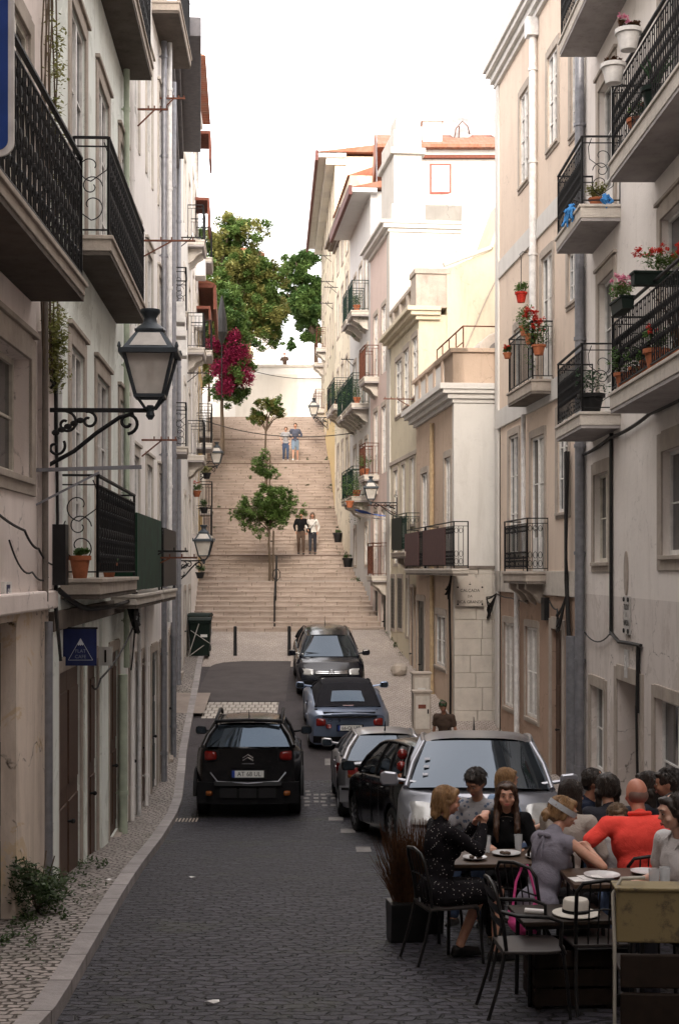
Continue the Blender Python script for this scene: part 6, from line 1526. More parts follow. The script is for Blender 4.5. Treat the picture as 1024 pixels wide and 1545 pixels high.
# handrail up the middle of the stairs
t = thing('handrail', 'dark iron handrail with posts up the middle of the stairs', 'handrail', (-1.68, 47.6, gz(47.6)))
m = MB(); pts = []
for i, y in enumerate((47.6, 50.2, 52.8)):
    x = -1.68 - (y - 47.6) * .02; z = gz(y); m.tube([(x, y, z), (x, y, z + 1.0)], .028, 8); pts.append((x, y, z + 1.0))
m.tube(pts, .026, 8); m.tube([(p[0], p[1], p[2] - .45) for p in pts], .018, 8)
m.tube([(-1.72 + math.cos(a) * .13, 50.9, gz(50.2) + 1.02 + math.sin(a) * .2) for a in [k * math.pi / 8 for k in range(16)]], .016, 6, closed=True); m.build('rail', M['iron'], t, world=True)
for (x, y) in ((-1.95, 53.6), (-2.55, 65.9)):
    t = thing('tree_stake', 'wooden stake tied beside the ' + ('round dark tree' if y < 60 else 'thin yellowish tree') + ' on the stairs', 'stake', (x, y, gz(y))); m = MB(); m.tube([(0, 0, -.1), (.02, 0, 1.9)], .035, 7); m.build('stake', M['bark'], t); m = MB(); m.tube([(-.1, 0, 1.5), (.05, 0, 1.5)], .02, 6); m.build('tie', M['black_plastic'], t)
# drain grate and litter
t = thing('drain_grate', 'dark slotted drain grate beside the left kerb', 'drain', (-2.28, 23.2, gz(23.2) + .006)); m = MB()
for k in range(8): m.box(-.2 + k * .055, -.175 + k * .055, -.16, .16, 0, .012)
m.build('bar', M['stone'], t); m = MB(); m.box(-.23, .24, -.2, .2, -.004, .003); m.build('frame', M['iron'], t)
for i, (px, y, s_) in enumerate(((289, 16.0, .05), (321, 9.7, .06), (165, 15.0, .04))):
    x = (px - CX) * y / F; t = thing('paper_scrap', ('small crumpled white paper on the dark setts in mid road', 'flattened pale scrap of paper at the bottom of the road', 'pale scrap of paper on the left pavement', 'tiny white scrap near the left kerb', 'tiny white scrap in the right half of the road')[i], 'litter', (x, y, gz(y) + (.012 if i != 2 else .115)), .4 * i)
    m = MB(); rn = random.Random(i); vs = [(s_ * math.cos(a) * rn.uniform(.7, 1.2), s_ * .5 * math.sin(a) * rn.uniform(.7, 1.2), rn.uniform(0, .02)) for a in [k * math.pi / 4 for k in range(8)]] + [(0, 0, .02)]
    m.add(vs, [(k, (k + 1) % 8, 8) for k in range(8)]); m.build('paper', M['plas_white'], t)

# ------------------------------------------------------------------ signs
t = thing('cafe_sign', 'square dark blue hanging sign with a white mountain reading FLAT CAFE', 'sign', (-2.79, 15.2, -1.02), R(0)); ex_ = .0
m = MB(); m.box(.0, .36, -.012, .012, 0, .39); m.build('panel', simple('navy_sign_enamel', (.012, .02, .085), .35), t)
m = MB(); ww = simple('white_sign_paint', (.6, .62, .66), .5); y_ = -.0145
m.add([(.168, y_, .225), (.213, y_, .225), (.19, y_, .29), (.155, y_, .232), (.226, y_, .232), (.18, y_, .216), (.202, y_, .216)], [(3, 4, 2)])
m.add([(.155, y_, .232), (.168, y_, .214), (.18, y_, .225), (.19, y_, .213), (.202, y_, .226), (.214, y_, .214), (.226, y_, .232)], [(0, 1, 2), (2, 3, 4), (4, 5, 6), (0, 2, 4), (0, 4, 6)])
for a, b in (((.19, .29), (.06, .06)), ((.06, .06), (.32, .06)), ((.32, .06), (.19, .29))): m.bar((a[0], y_, a[1]), (b[0], y_, b[1]), .003, .0035)
m.build('mountain', ww, t); m = MB(); TT = Matrix.Rotation(R(90), 4, 'X')
text_mb(m, 'FLAT', .052, Matrix.Translation((.19, y_, .155)) @ TT, .002); text_mb(m, 'CAFE', .052, Matrix.Translation((.19, y_, .095)) @ TT, .002); m.build('lettering', simple('grey_sign_lettering', (.2, .22, .3), .5), t)
m = MB(); m.bar((-.02, 0, .40), (.37, 0, .40), .02, .02); m.build('bracket', M['iron'], t)
t = thing('shop_sign', 'small white sign with a dark vertical mark over the third shop door on the left', 'sign', (-2.9, 18.2, -1.22)); m = MB(); m.box(.0, .19, -.01, .01, 0, .24); m.build('panel', M['plate'], t); m = MB(); m.box(.09, .115, -.014, -.011, .04, .2); m.build('mark', M['black_plastic'], t)
t = thing('road_sign', 'blue road sign with a white border cut off by the left edge', 'road sign', (-1.62, 6.2, 2.0)); m = MB()
def rrect(w, h, r, n=6): return [(cx + math.cos(a) * r, cz + math.sin(a) * r) for cx, cz, a0 in ((w - r, h - r, 0), (-w + r, h - r, 90), (-w + r, -h + r, 180), (w - r, -h + r, 270)) for a in [R(a0 + 90 * k / n) for k in range(n + 1)]]
m.prism(rrect(.27, .40, .06), lambda a, b, tt: (a, tt, b + .2), -.006, .008); m.build('border', M['plas_white'], t); m = MB(); m.prism(rrect(.245, .375, .045), lambda a, b, tt: (a, tt, b + .2), -.010, -.0065); m.build('panel', simple('blue_road_sign', (.015, .055, .26), .4), t)
m = MB(); m.tube([(-.3, .04, .3), (-1.15, .04, .3)], .025, 8); m.tube([(-.3, .04, .3), (.1, .04, .3)], .02, 8); m.build('bracket', M['pipe_grey'], t)
# street name plate on the white corner house
t = thing('street_name_plate', 'cream stone street name plate reading Calçada da Bica Grande', 'street sign', (3.44, 33.9, -.86)); W2 = .34
m = MB(); pts = [(-W2, 0), (W2, 0), (W2, .50), (.24, .58), (.12, .70), (0, .76), (-.12, .70), (-.24, .58), (-W2, .50)]; m.prism([(a, b) for a, b in pts], lambda a, b, tt: (a, tt, b), -.05, .0); m.build('plate', stone('plate_limestone', (.56, .50, .44), .25), t)
m = MB(); TT = Matrix.Rotation(R(90), 4, 'X')
for s_, z, sz in (('CALÇADA', .37, .105), ('DA', .235, .085), ('BICA GRANDE', .10, .10)): text_mb(m, s_, sz, Matrix.Translation((0, -.054, z)) @ TT, .004, sx=.95)
m.bar((0, -.054, .5), (0, -.054, .58), .012, .006); m.bar((-.025, -.054, .52), (.025, -.054, .52), .006, .02); m.build('lettering', M['black_plastic'], t)
for x in (-.29, .29):
    for z in (.045, .45): m = MB(); m.tube([(x, -.05, z), (x, -.075, z)], .022, 8); m.build('stud', M['iron'], t)
m = MB(); pts = [(-.44, .86), (.48, .86), (.48, .62), (.40, .64), (.2, .78), (-.02, .82), (-.44, .82)]

# ------------------------------------------------------------------ overhead: wires, aerials, awning, clothes
for i, (lab, a, b, sag, r) in enumerate((('thin black wire strung across the stairs below the retaining wall', at(296, 630, 61), at(540, 652, 55), .45, .018), ('pair of wires hanging across the front of the retaining wall', (-4.4, 85.8, 12.0), (.6, 85.8, 11.6), .25, .02))):
    t = thing('wire', lab, 'wire', a); m = MB(); A_ = Vector(a); B_ = Vector(b); m.tube([A_.lerp(B_, k / 16) - Vector((0, 0, sag * 4 * k / 16 * (1 - k / 16))) - A_ for k in range(17)], r, 5); m.build('strand', M['cable'], t)
def aerial(px, pytop, d, zb, lab):
    X = (px - CX) * d / F; zt = (CY - pytop) * d / F; t = thing('aerial', lab, 'aerial', (X, d, zb), 0, 'rooftop aerials'); m = MB(); m.tube([(0, 0, 0), (0, 0, zt - zb)], .02, 6); m.build('mast', M['pipe_grey'], t); m = MB()
    m.bar((-.35, 0, zt - zb - .3), (.35, 0, zt - zb - .15), .02, .02)
    for k in range(5): m.bar((-.3 + k * .15, 0, zt - zb - .42 + k * .03), (-.3 + k * .15, 0, zt - zb - .05 + k * .03), .012, .012)
    m.build('antenna_rods', M['pipe_grey'], t)
aerial(568, 130, 52, 11, 'tallest rooftop aerial in the middle of the sky'); aerial(523, 176, 66, 18.6, 'aerial on the cream house, nearer its front corner'); aerial(541, 200, 66, 18.6, 'short aerial to the right on the cream house roof')
t = thing('folded_cloth', 'blue and white cloth drying on a rail over the green balcony', 'cloth', R4.P(R4.u(590), .6, 1.9)); m = MB()
for j, (dz, mi) in enumerate(((0, 0), (-.12, 1))):
    vs = []
    for a in range(9):
        for b in range(4): vs.append((-.55 + a * .12 , -.3 + b * .2, .12 * math.sin(a * .8 + b) * .3 - a * .025 + dz))
    m.add(vs, [(a * 4 + b, a * 4 + b + 1, a * 4 + b + 5, a * 4 + b + 4) for a in range(8) for b in range(3)], mi)
m.build('cloth', [simple('blue_cloth', (.04, .10, .35), .9), M['plas_white']], t)
for i, (px, py, d) in enumerate(((855, 325, 23.3), (862, 318, 22.9), (914, 303, 22.35))):
    x, y, z = at(px, py, d); t = thing('blue_rag', ('blue rag knotted low on the far balcony rail, farther one', 'blue rag knotted low on the far balcony rail, nearer one', 'blue rag hanging over the slab edge of the upper far balcony')[i], 'rag', (x, y, z), 0, 'blue rags'); m = MB(); rn = random.Random(i)
    for k in range(5): m.tube([(rn.uniform(-.05, .05), rn.uniform(-.05, .05), .1), (rn.uniform(-.1, .1), rn.uniform(-.1, .1), 0), (rn.uniform(-.12, .12), rn.uniform(-.08, .08), -.12 - .1 * rn.random())], [.02, .035, .012], 5)
    m.build('rag', simple('bright_blue_cloth', (.05, .22, .52), .85), t)
t = thing('closed_parasol', 'closed dark parasol hanging beside the bougainvillea', 'parasol', (-4.55, 63.0, 10.2)); m = MB(); m.lathe([(.03, 1.9), (.1, 1.6), (.22, .9), (.26, .3), (.05, -.2)], (0, 0, 0), 9); m.build('canopy', M['black_plastic'], t); m = MB(); m.tube([(0, 0, -2.6), (0, 0, 1.95)], .025, 6); m.build('pole', M['iron'], t)
# ------------------------------------------------------------------ people
def fabric(name, col, bs=26, spots=None, wr=.045):
    t = NT(name); v = t.coord(); n = t.noise(v, 5.5, 4, .6, .5); f = t.noise(v, 160, 2, .6)
    c = t.mix(t.math('MULTIPLY', t.ramp(n, .35, .7), .35), col, tuple(a * .6 for a in col))
    if spots:
        vo = t.node('ShaderNodeTexVoronoi', i_Scale=spots[0]); t.link(v, vo.inputs['Vector']); c = t.mix(t.ramp(vo.outputs['Distance'], spots[2], spots[2] + .05, (1, 1, 1, 1), (0, 0, 0, 1)), c, spots[1])
    h = t.math('ADD', n, t.math('MULTIPLY', f, .08))
    return t.out(c, .9, t.bump(h, .6, wr), Specular_IOR_Level=.12)
def skinm(name, col):
    t = NT(name); v = t.coord(); n = t.noise(v, 12, 4, .6)
    c = t.mix(t.ramp(n, .35, .7), col, (col[0] * .85, col[1] * .72, col[2] * .68))
    return t.out(c, .5, t.bump(t.noise(v, 90, 3), .08, .005), Subsurface_Weight=.08, Subsurface_Scale=.02)
def hairm(name, col, col2=None):
    t = NT(name); v = t.coord(scale=(38, 38, 5)); n = t.noise(v, 1.5, 4, .7); col2 = col2 or tuple(a * 1.9 for a in col)
    c = t.mix(t.ramp(n, .35, .68), col, col2)
    return t.out(c, .45, t.bump(n, .7, .012))
SK = skinm('skin_light', (.58, .33, .235)); SK2 = skinm('skin_tanned', (.40, .21, .135)); SK3 = skinm('skin_pale', (.60, .38, .29))
H_dark = hairm('dark_brown_hair', (.012, .008, .006), (.03, .02, .014)); H_blond = hairm('dark_blonde_hair', (.16, .085, .035), (.34, .20, .09)); H_brown = hairm('brown_hair', (.05, .025, .012), (.12, .065, .03)); H_lt = hairm('light_brown_hair', (.10, .06, .03), (.2, .13, .07))
EYE = simple('eye_dark', (.02, .014, .01), .2); LIP = simple('lips', (.36, .09, .07), .45); WHT = simple('eye_white', (.32, .28, .25), .5)

def cap(m, p, q, r0, r1=None, seg=12):
    r1 = r0 if r1 is None else r1; m.tube([p, q], [r0, r1], seg); m.ell(p, r0, seg, 8); m.ell(q, r1, seg, 8)
def remesh(m, name, mat, parent, voxel=.012, smooth_it=2, disp=None):
    voxel *= 1.25
    me = bpy.data.meshes.new('tmp'); me.from_pydata([tuple(v) for v in m.v], [], m.f); me.update()
    o = bpy.data.objects.new('tmp', me); TS.collection.objects.link(o)
    r = o.modifiers.new('r', 'REMESH'); r.mode = 'VOXEL'; r.voxel_size = voxel; r.use_smooth_shade = True
    s = o.modifiers.new('s', 'SMOOTH'); s.factor = .5; s.iterations = smooth_it
    TVL.update(); dg = TVL.depsgraph
    me2 = bpy.data.meshes.new_from_object(o.evaluated_get(dg)); bpy.data.objects.remove(o); bpy.data.meshes.remove(me)
    me2.name = name; me2.materials.clear(); me2.materials.append(mat)
    if disp:
        for v in me2.vertices:
            n_ = noise.noise(v.co * disp[1] + Vector((disp[2], 0, 0))); v.co += v.normal * n_ * disp[0]
    me2.polygons.foreach_set('use_smooth', [True] * len(me2.polygons))
    ob = bpy.data.objects.new(name, me2); COL.objects.link(ob); ob.parent = parent; CH.setdefault(parent.name, []).append(ob)
    return ob
def ik(a, b, l1, l2, hint):
    a = Vector(a); b = Vector(b); d = b - a; D = min(d.length, (l1 + l2) * .995); dn = d.normalized(); b = a + dn * D
    x = (l1 * l1 - l2 * l2 + D * D) / (2 * D); h = math.sqrt(max(0, l1 * l1 - x * x)); hv = Vector(hint); hv = (hv - dn * hv.dot(dn)).normalized()
    return a + dn * x + hv * h, b

def person(label, loc, rz, seated=True, s=1.0, skin=SK, hair=('short', H_dark), shirt=None, sleeve='short', pants=None, legs='trousers', hands=((-.16, .38, .78), (.16, .38, .78)),
           lean=.06, head=(0, 0), vox=.013, face=True, fingers=False, female=False, feet=None, shoes=None, wide=1.0, group=None, extras=None, stride=0, skirt=False, elbow=None, beard=None, neckline=0):
    t = thing('person', label, 'person', loc, rz, group); t.scale = (s, s, s)
    if seated:
        hip = Vector((0, 0, .54)); knees = [Vector((-.11, .44, .53)), Vector((.11, .44, .53))]; ank = [Vector((-.12, .40, .09)), Vector((.12, .42, .09))]; zs = 1.04
    else:
        hip = Vector((0, 0, .93)); knees = [Vector((-.095, .03 + stride * .12, .50)), Vector((.095, .03 - stride * .05, .50))]; ank = [Vector((-.10, stride * .16, .085)), Vector((.10, -stride * .20, .085 + abs(stride) * .03))]; zs = 1.43
    if feet: ank = [Vector(a) for a in feet[:2]]; 
    if feet and len(feet) > 2: knees = [Vector(a) for a in feet[2:4]]
    Rl = Matrix.Rotation(-lean * 2.2, 3, 'X')       # lean forward about the hip
    def L(p): return hip + Rl @ (Vector(p) - hip)
    k = .88 if female else 1.0; k *= wide
    sh = [L((-.185 * k, 0, zs)), L((.185 * k, 0, zs))]; nk0 = L((0, -.005, zs + .02)); nk1 = L((0, .015, zs + .12)); hc = L((0, .03, zs + .215))
    Rh = Matrix.Rotation(head[0], 3, 'Z') @ Matrix.Rotation(-head[1], 3, 'X')
    def H(p): return hc + Rh @ Vector(p)
    arms = []
    for i, sg in enumerate((-1, 1)):
        if hands[i] is None: hands_i = L((sg * .27, .05, zs - .55))
        else: hands_i = Vector(hands[i])
        hint = elbow[i] if elbow else (sg * .6, -.5, -1.0)
        e, w = ik(sh[i], hands_i, .285, .25, hint); arms.append((sh[i], e, w))
    # torso lumps shared by body and clothes
    def torso(m, g):
        m.ell(hip + Vector((0, -.01, .02)), ((.165 if female else .155) * wide + g, .125 * wide + g, .13 + g), 16, 10)
        m.ell(L((0, .0, hip.z + .20)), (.135 * k + g, .10 * wide + g, .16 + g), 16, 10)
        m.ell(L((0, .0, zs - .13)), (.165 * k + g, .11 * wide + g, .19 + g), 16, 10)
        if female: m.ell(L((-.07, .075, zs - .16)), .062 + g, 10, 8); m.ell(L((.07, .075, zs - .16)), .062 + g, 10, 8)
        cap(m, sh[0] + Rl @ Vector((.03, 0, -.015)), sh[1] + Rl @ Vector((-.03, 0, -.015)), .062 + g); cap(m, L((0, -.02, zs - .03)), L((0, -.015, zs + .055)), .072 + g * .6, .055 + g * .4)
    body = MB(); torso(body, 0); cap(body, nk0, nk1, .054 if not female else .046, .052 if not female else .045)
    body.ell(H((0, -.005, .02)), (.074, .095, .098), 20, 14, Rh); body.ell(H((0, .025, -.040)), (.060, .066, .062), 16, 10, Rh); body.ell(H((0, .058, -.076)), (.026, .024, .02), 10, 8, Rh)
    body.ell(H((0, .098, -.018)), (.012, .018, .013), 8, 6, Rh); cap(body, H((0, .088, .018)), H((0, .105, -.014)), .008, .010, 8)
    body.ell(H((0, .086, -.055)), (.024, .012, .010), 8, 6, Rh); cap(body, H((-.038, .084, .036)), H((.038, .084, .036)), .010)
    for sg in (-1, 1): body.ell(H((sg * .077, -.005, -.005)), (.009, .018, .030), 8, 6, Rh); body.ell(H((sg * .045, .065, -.025)), (.024, .022, .02), 8, 6, Rh)
    for (a, e, w) in arms:
        cap(body, a, e, .047 * (.85 if female else 1), .036 * (.9 if female else 1)); cap(body, e, w, .036 * (.9 if female else 1), .024)
    for i, (a, e, w) in enumerate(arms):
        d = (w - e).normalized(); sg = (-1, 1)[i]; side = d.cross(Vector((0, 0, 1))); side = side.normalized() if side.length > .2 else Vector((1, 0, 0)); up = side.cross(d)
        pc = w + d * .045; body.ell(pc, (.036, .045, .022), 10, 8, Matrix((side, d, up)).transposed())
        for f_ in range(4):
            b0 = w + d * .08 + side * (.027 - .018 * f_); ln = (.038, .044, .042, .034)[f_]; rr = .0088 if fingers else .011
            b1 = b0 + d * ln * .8 - up * ln * .35; b2 = b1 + d * ln * .25 - up * ln * .75; b3 = b2 - d * ln * .25 - up * ln * .5
            cap(body, b0, b1, rr, rr * .95, 7); cap(body, b1, b2, rr * .95, rr * .88, 7); cap(body, b2, b3, rr * .85, rr * .75, 7)
        tb = w + d * .02 + side * (.03 * (1 if sg < 0 else -1)); t1 = tb + side * .022 * (1 if sg < 0 else -1) + d * .03 - up * .01; cap(body, tb, t1, .012, .010, 7); cap(body, t1, t1 + d * .028 - up * .012, .0095, .008, 7)
    for i in (0, 1):
        hj = hip + Vector(((-.085, .085)[i], .0, -.01)); cap(body, hj, knees[i], .085 * wide, .055); cap(body, knees[i], ank[i], .052, .036)
        cap(body, ank[i] + Vector((0, -.02, -.045)), ank[i] + Vector((0, .13, -.055)), .036, .026)
    remesh(body, 'body', skin, t, vox if not fingers else .0075)
    if face:
        for sg in (-1, 1):
            m = MB(); m.ell(H((sg * .030, .0880, .010)), (.0115, .0055, .0048), 8, 6, Rh); e = m.build('eye', WHT, t, smooth=80); m = MB(); m.ell(H((sg * .030, .0925, .010)), (.0070, .0045, .0050), 8, 6, Rh); m.build('iris', EYE, e, smooth=80)
            m = MB(); m.tube([H((sg * .014, .099, .036)), H((sg * .032, .097, .041)), H((sg * .048, .084, .034))], [.0035, .0042, .002], 5); m.build('eyebrow', hair[1] if hair[1] else H_brown, t)
        m = MB(); m.tube([H((-.022, .091, -.055)), H((-.008, .099, -.052)), H((.008, .099, -.052)), H((.022, .091, -.055))], [.002, .0045, .0045, .002], 6); m.tube([H((-.020, .091, -.058)), H((0, .0995, -.062)), H((.020, .091, -.058))], [.002, .0055, .002], 6); m.build('lips', LIP, t, smooth=80)
    st, hm = hair
    if st != 'bald':
        m = MB(); low = st in ('long', 'bun', 'pony', 'bob')
        m.ell(H((0, -.020, .034)), (.090, .100, .088), 18, 12, Rh); m.ell(H((0, -.045, .0)), (.080, .075, .085), 16, 10, Rh)
        if st == 'short': m.ell(H((0, .03, .082)), (.062, .062, .035), 12, 8, Rh)
        if low:
            m.ell(H((0, .035, .085)), (.064, .055, .03), 12, 8, Rh)
            for sg in (-1, 1): cap(m, H((sg * .062, .035, .055)), H((sg * .080, -.01, -.03)), .022, .020)
        if st == 'long':
            for sg in (-1, 1):
                cap(m, H((sg * .078, .0, .0)), H((sg * .085, .0, -.12)), .026, .028); cap(m, H((sg * .085, .0, -.12)), H((sg * .090, .075, -.27)), .028, .030); cap(m, H((sg * .090, .075, -.27)), H((sg * .085, .085, -.38)), .030, .014)
                cap(m, H((sg * .05, -.06, -.05)), H((sg * .06, -.06, -.25)), .05, .035)
        if st == 'bob': [cap(m, H((sg * .072, -.02, .0)), H((sg * .075, -.01, -.11)), .03, .024) for sg in (-1, 1)]; cap(m, H((0, -.07, 0)), H((0, -.07, -.12)), .06, .045)
        if st == 'bun': m.ell(H((0, -.118, -.035)), (.045, .042, .045), 12, 8, Rh); m.ell(H((.02, -.125, -.07)), (.028, .026, .03), 10, 6, Rh); cap(m, H((0, -.09, .0)), H((0, -.12, -.03)), .03, .03)
        if st == 'curly': m.ell(H((0, -.02, .05)), (.10, .11, .095), 14, 10, Rh); [m.ell(H((sg * .085, -.02, -.03)), .045, 10, 8) for sg in (-1, 1)]; [cap(m, H((sg * .08, 0, -.04)), H((sg * .09, .01, -.16)), .036, .026) for sg in (-1, 1)]
        ho = remesh(m, 'hair', hm, t, .009 if vox < .02 else .014, 2, disp=(.009, 30, loc[0]))
        if vox < .015:      # loose strands that break up the outline of the hair
            rn = random.Random(int(loc[0] * 1000)); q = MB(); Lh = {'short': .035, 'crop': .02, 'long': .20, 'bob': .13, 'bun': .06, 'pony': .06, 'curly': .10}[st]
            for _ in range(300):
                a = rn.uniform(0, 2 * math.pi); e0 = rn.uniform(.1, 1.6); yf_ = -math.cos(a)
                if yf_ > .35 and e0 > .9: continue
                ln = Lh * rn.uniform(.6, 1.1) / .095; lim = 1.05 if yf_ > .45 else 9
                def S_(e, o):
                    ee = min(e, math.pi / 2); p = Vector((math.sin(ee) * math.sin(a) * (.0905 + o), -math.sin(ee) * math.cos(a) * (.1005 + o), math.cos(ee) * (.0885 + o)))
                    if e > ee: p.z -= (e - ee) * .09; p.x *= 1 + (e - ee) * .04
                    return p + Vector((0, -.022, .034))
                w1 = rn.uniform(-.12, .12); a1 = a; pts_ = []
                for k_ in range(5): a = a1 + w1 * k_ * .5; pts_.append(H(S_(min(e0 + ln * k_ / 4, lim), rn.uniform(.0, .005) + (.004 * k_ if st in ('short', 'curly') else 0))))
                q.tube(pts_, [.0028, .0034, .0034, .0028, .001], 4)
            q.build('strands', hm, ho)
    if beard:
        m = MB(); m.ell(H((0, .045, -.075)), (.050, .052, .038), 12, 8, Rh); [cap(m, H((sg * .062, .02, -.02)), H((sg * .045, .055, -.07)), .014, .018) for sg in (-1, 1)]; m.ell(H((0, .092, -.042)), (.022, .010, .006), 8, 6, Rh); remesh(m, 'beard', beard, t, .008, 1)
    if shirt:
        m = MB(); torso(m, .014)
        for (a, e, w) in arms:
            if sleeve == 'short': cap(m, a, a.lerp(e, .62), .064, .060)
            elif sleeve == 'long': cap(m, a, e, .062, .052); cap(m, e, e.lerp(w, .88), .052, .040)
        if skirt:
            for i in (0, 1): cap(m, hip + Vector(((-.085, .085)[i], 0, -.01)), hip.lerp(knees[i], .86), .112, .095)
        if sleeve != 'none' or 1: remesh(m, 'shirt' if not skirt else 'dress', shirt, t, vox, 3, disp=(.010, 9, loc[0] * 3))
    if pants:
        m = MB(); m.ell(hip + Vector((0, -.01, .0)), (.172 * wide, .138 * wide, .12), 16, 10)
        f_ = {'trousers': .93, 'shorts': .80}[legs]
        for i in (0, 1):
            hj = hip + Vector(((-.085, .085)[i], .0, -.01))
            if legs == 'shorts': cap(m, hj, hj.lerp(knees[i], .85), .10, .080)
            else: cap(m, hj, knees[i], .10, .070); cap(m, knees[i], knees[i].lerp(ank[i], .93), .068, .052)
        remesh(m, 'trousers' if legs == 'trousers' else 'shorts', pants, t, vox, 2, disp=(.007, 10, loc[1]))
    if shoes:
        for i in (0, 1):
            m = MB(); cap(m, ank[i] + Vector((0, -.03, -.045)), ank[i] + Vector((0, .14, -.055)), .045, .034); m.box(ank[i].x - .042, ank[i].x + .042, ank[i].y - .075, ank[i].y + .175, ank[i].z - .09, ank[i].z - .07); remesh(m, 'shoe', shoes, t, .012, 1)
    if extras: extras(t, H, L, arms, Rh)
    return t
G = lambda y: gz(y)
def pp(px, d, dz=0): return ((px - CX) * d / F, d, gz(d) + dz)
F_black = fabric('black_cloth', (.010, .010, .011)); F_dots = fabric('black_dress_with_white_dots', (.011, .010, .012), spots=(42, (.48, .45, .42), .13)); F_grey = fabric('grey_lilac_top', (.21, .20, .24)); F_beige = fabric('beige_linen', (.40, .36, .32))
F_navy = fabric('navy_tee', (.013, .018, .035)); F_dk = fabric('charcoal_shirt', (.035, .036, .045)); F_red = fabric('coral_red_polo', (.90, .085, .065)); F_white = fabric('white_polo', (.62, .60, .60)); F_blue = fabric('pale_blue_cloth', (.26, .36, .52)); F_pat = fabric('white_patterned_shirt', (.36, .36, .38), spots=(20, (.10, .13, .2), .28))
F_jean = fabric('denim', (.07, .10, .17)); F_brown = fabric('brown_cloth', (.09, .06, .045)); F_gjean = fabric('light_denim', (.20, .27, .36)); F_sweat = fabric('slate_sweater', (.09, .10, .14)); F_wh2 = fabric('white_jacket', (.62, .60, .57)); SHOE = simple('black_leather_shoe', (.012, .011, .011), .4); SHOW = simple('white_shoe', (.6, .58, .56), .6)

def ring_(m, c, r, n, rr, Mx, sx=1, sy=1): m.tube([c + Mx @ Vector((math.cos(a) * r * sx, math.sin(a) * r * sy, 0)) for a in [k * 2 * math.pi / n for k in range(n)]], rr, 5, closed=True)

# 1 woman in the dotted dress, side on
def ex1(t, H, L, arms, Rh):
    m = MB(); m.lathe([(.034, 0), (.036, .05), (.037, .13), (.034, .13), (.033, .01)], tuple(arms[0][2] + Vector((.02, .10, -.03))), 14); m.build('drinking_glass', M['lampglass'], t, smooth=50)
person('dark blonde woman in a black dress with white dots, eating at the left', pp(660, 11.25), R(-74), hair=('bob', H_blond), shirt=F_dots, sleeve='long', skirt=True, legs='trousers', female=True, skin=SK, lean=.03, wide=1.08, head=(R(-6), R(10)),
       hands=((-.02, .32, 1.06), (.07, .36, 1.08)), elbow=((-.5, .1, -1), (.5, .1, -1)), fingers=True, vox=.0115, shoes=SHOE, feet=((-.08, .22, .09), (.14, .44, .09), (-.11, .43, .52), (.11, .46, .54)))
# 2 man in patterned shirt
person('man with short black hair in a pale patterned shirt, looking down behind the dotted dress', pp(727, 13.3), R(155), hair=('short', H_dark), shirt=F_pat, pants=F_jean, skin=SK2, lean=.10, head=(R(-10), R(28)), hands=((-.15, .38, .80), (.15, .38, .80)), s=1.04, shoes=SHOE)
# 3 blonde in light blue behind
person('blonde woman in pale blue turned away behind the dark haired woman', pp(749, 13.7), R(-62), hair=('bob', H_blond), shirt=F_blue, sleeve='short', pants=F_jean, female=True, lean=.06, head=(R(-10), R(6)), s=1.0, face=True, hands=((-.1, .36, .82), (.2, .36, .82)), shoes=SHOE)
# 4 dark haired woman facing the camera
def ex4(t, H, L, arms, Rh): 
    m = MB(); ring_(m, H((0, .045, -.19)), .06, 14, .003, Matrix.Rotation(R(30), 3, 'X')); m.build('necklace', M['chrome'], t)
person('woman with long dark brown hair in black facing the viewer and talking', pp(764, 12.45), R(172), hair=('long', hairm('long_brown_hair', (.02, .010, .006), (.09, .042, .02))), shirt=F_black, sleeve='long', pants=F_black, female=True, lean=.10, head=(R(4), R(2)), hands=((-.14, .40, .80), (.16, .36, .82)), fingers=True, vox=.012, shoes=SHOE, extras=ex4, s=1.0)
# 5 blonde with headband, sleeveless
def ex5(t, H, L, arms, Rh):
    m = MB(); c = H((0, -.012, .035)); Mx = Rh @ Matrix.Rotation(R(-18), 3, 'X')
    vs = []; n = 28
    for j in (-1, 1):
        for kk in range(n): a = kk * 2 * math.pi / n; vs.append(c + Mx @ Vector((math.cos(a) * .0985, math.sin(a) * .1165, j * .021)))
    m.add(vs, [(kk, (kk + 1) % n, n + (kk + 1) % n, n + kk) for kk in range(n)]); m.build('headband', fabric('grey_headband', (.42, .44, .47)), t, smooth=80)
    m = MB(); 
    for sg in (-1, 1): m.ell(L((sg * .03, -.125, 1.05)), (.035, .018, .022), 8, 6); m.tube([L((0, -.12, 1.05)), L((sg * .02, -.14, .95)), L((sg * .03, -.135, .88))], [.010, .012, .006], 5)
    m.build('bow', F_grey, t, smooth=60)
person('young woman with a blonde bun, grey headband and sleeveless grey top, back half turned', pp(812, 10.5), R(-50), hair=('bun', H_blond), shirt=F_grey, sleeve='none', pants=F_black, female=True, lean=.16, head=(R(-38), R(14)), hands=((.02, .36, .92), (.16, .38, .94)), elbow=((-.8, -.2, -1), (1, -.2, -.5)), fingers=True, vox=.0115, skin=SK, shoes=SHOE, extras=ex5, s=1.0)
# 6 dark hair, beige top
person('dark haired woman in a loose beige top sitting beyond the headband woman', pp(846, 11.75), R(-30), hair=('long', H_dark), shirt=F_beige, sleeve='long', pants=F_brown, female=True, lean=.14, head=(R(-20), R(6)), wide=1.12, hands=((-.05, .38, .85), (.2, .36, .85)), s=1.02, shoes=SHOE)
# 7 bearded man
person('bearded man with receding dark hair in a navy tee at the far table', pp(880, 13.0), R(-112), hair=('crop', H_dark), beard=H_dark, shirt=F_navy, pants=F_jean, skin=SK2, lean=.04, head=(R(8), R(10)), hands=((-.12, .36, .80), (.12, .36, .86)), wide=1.05, s=1.03, shoes=SHOE)
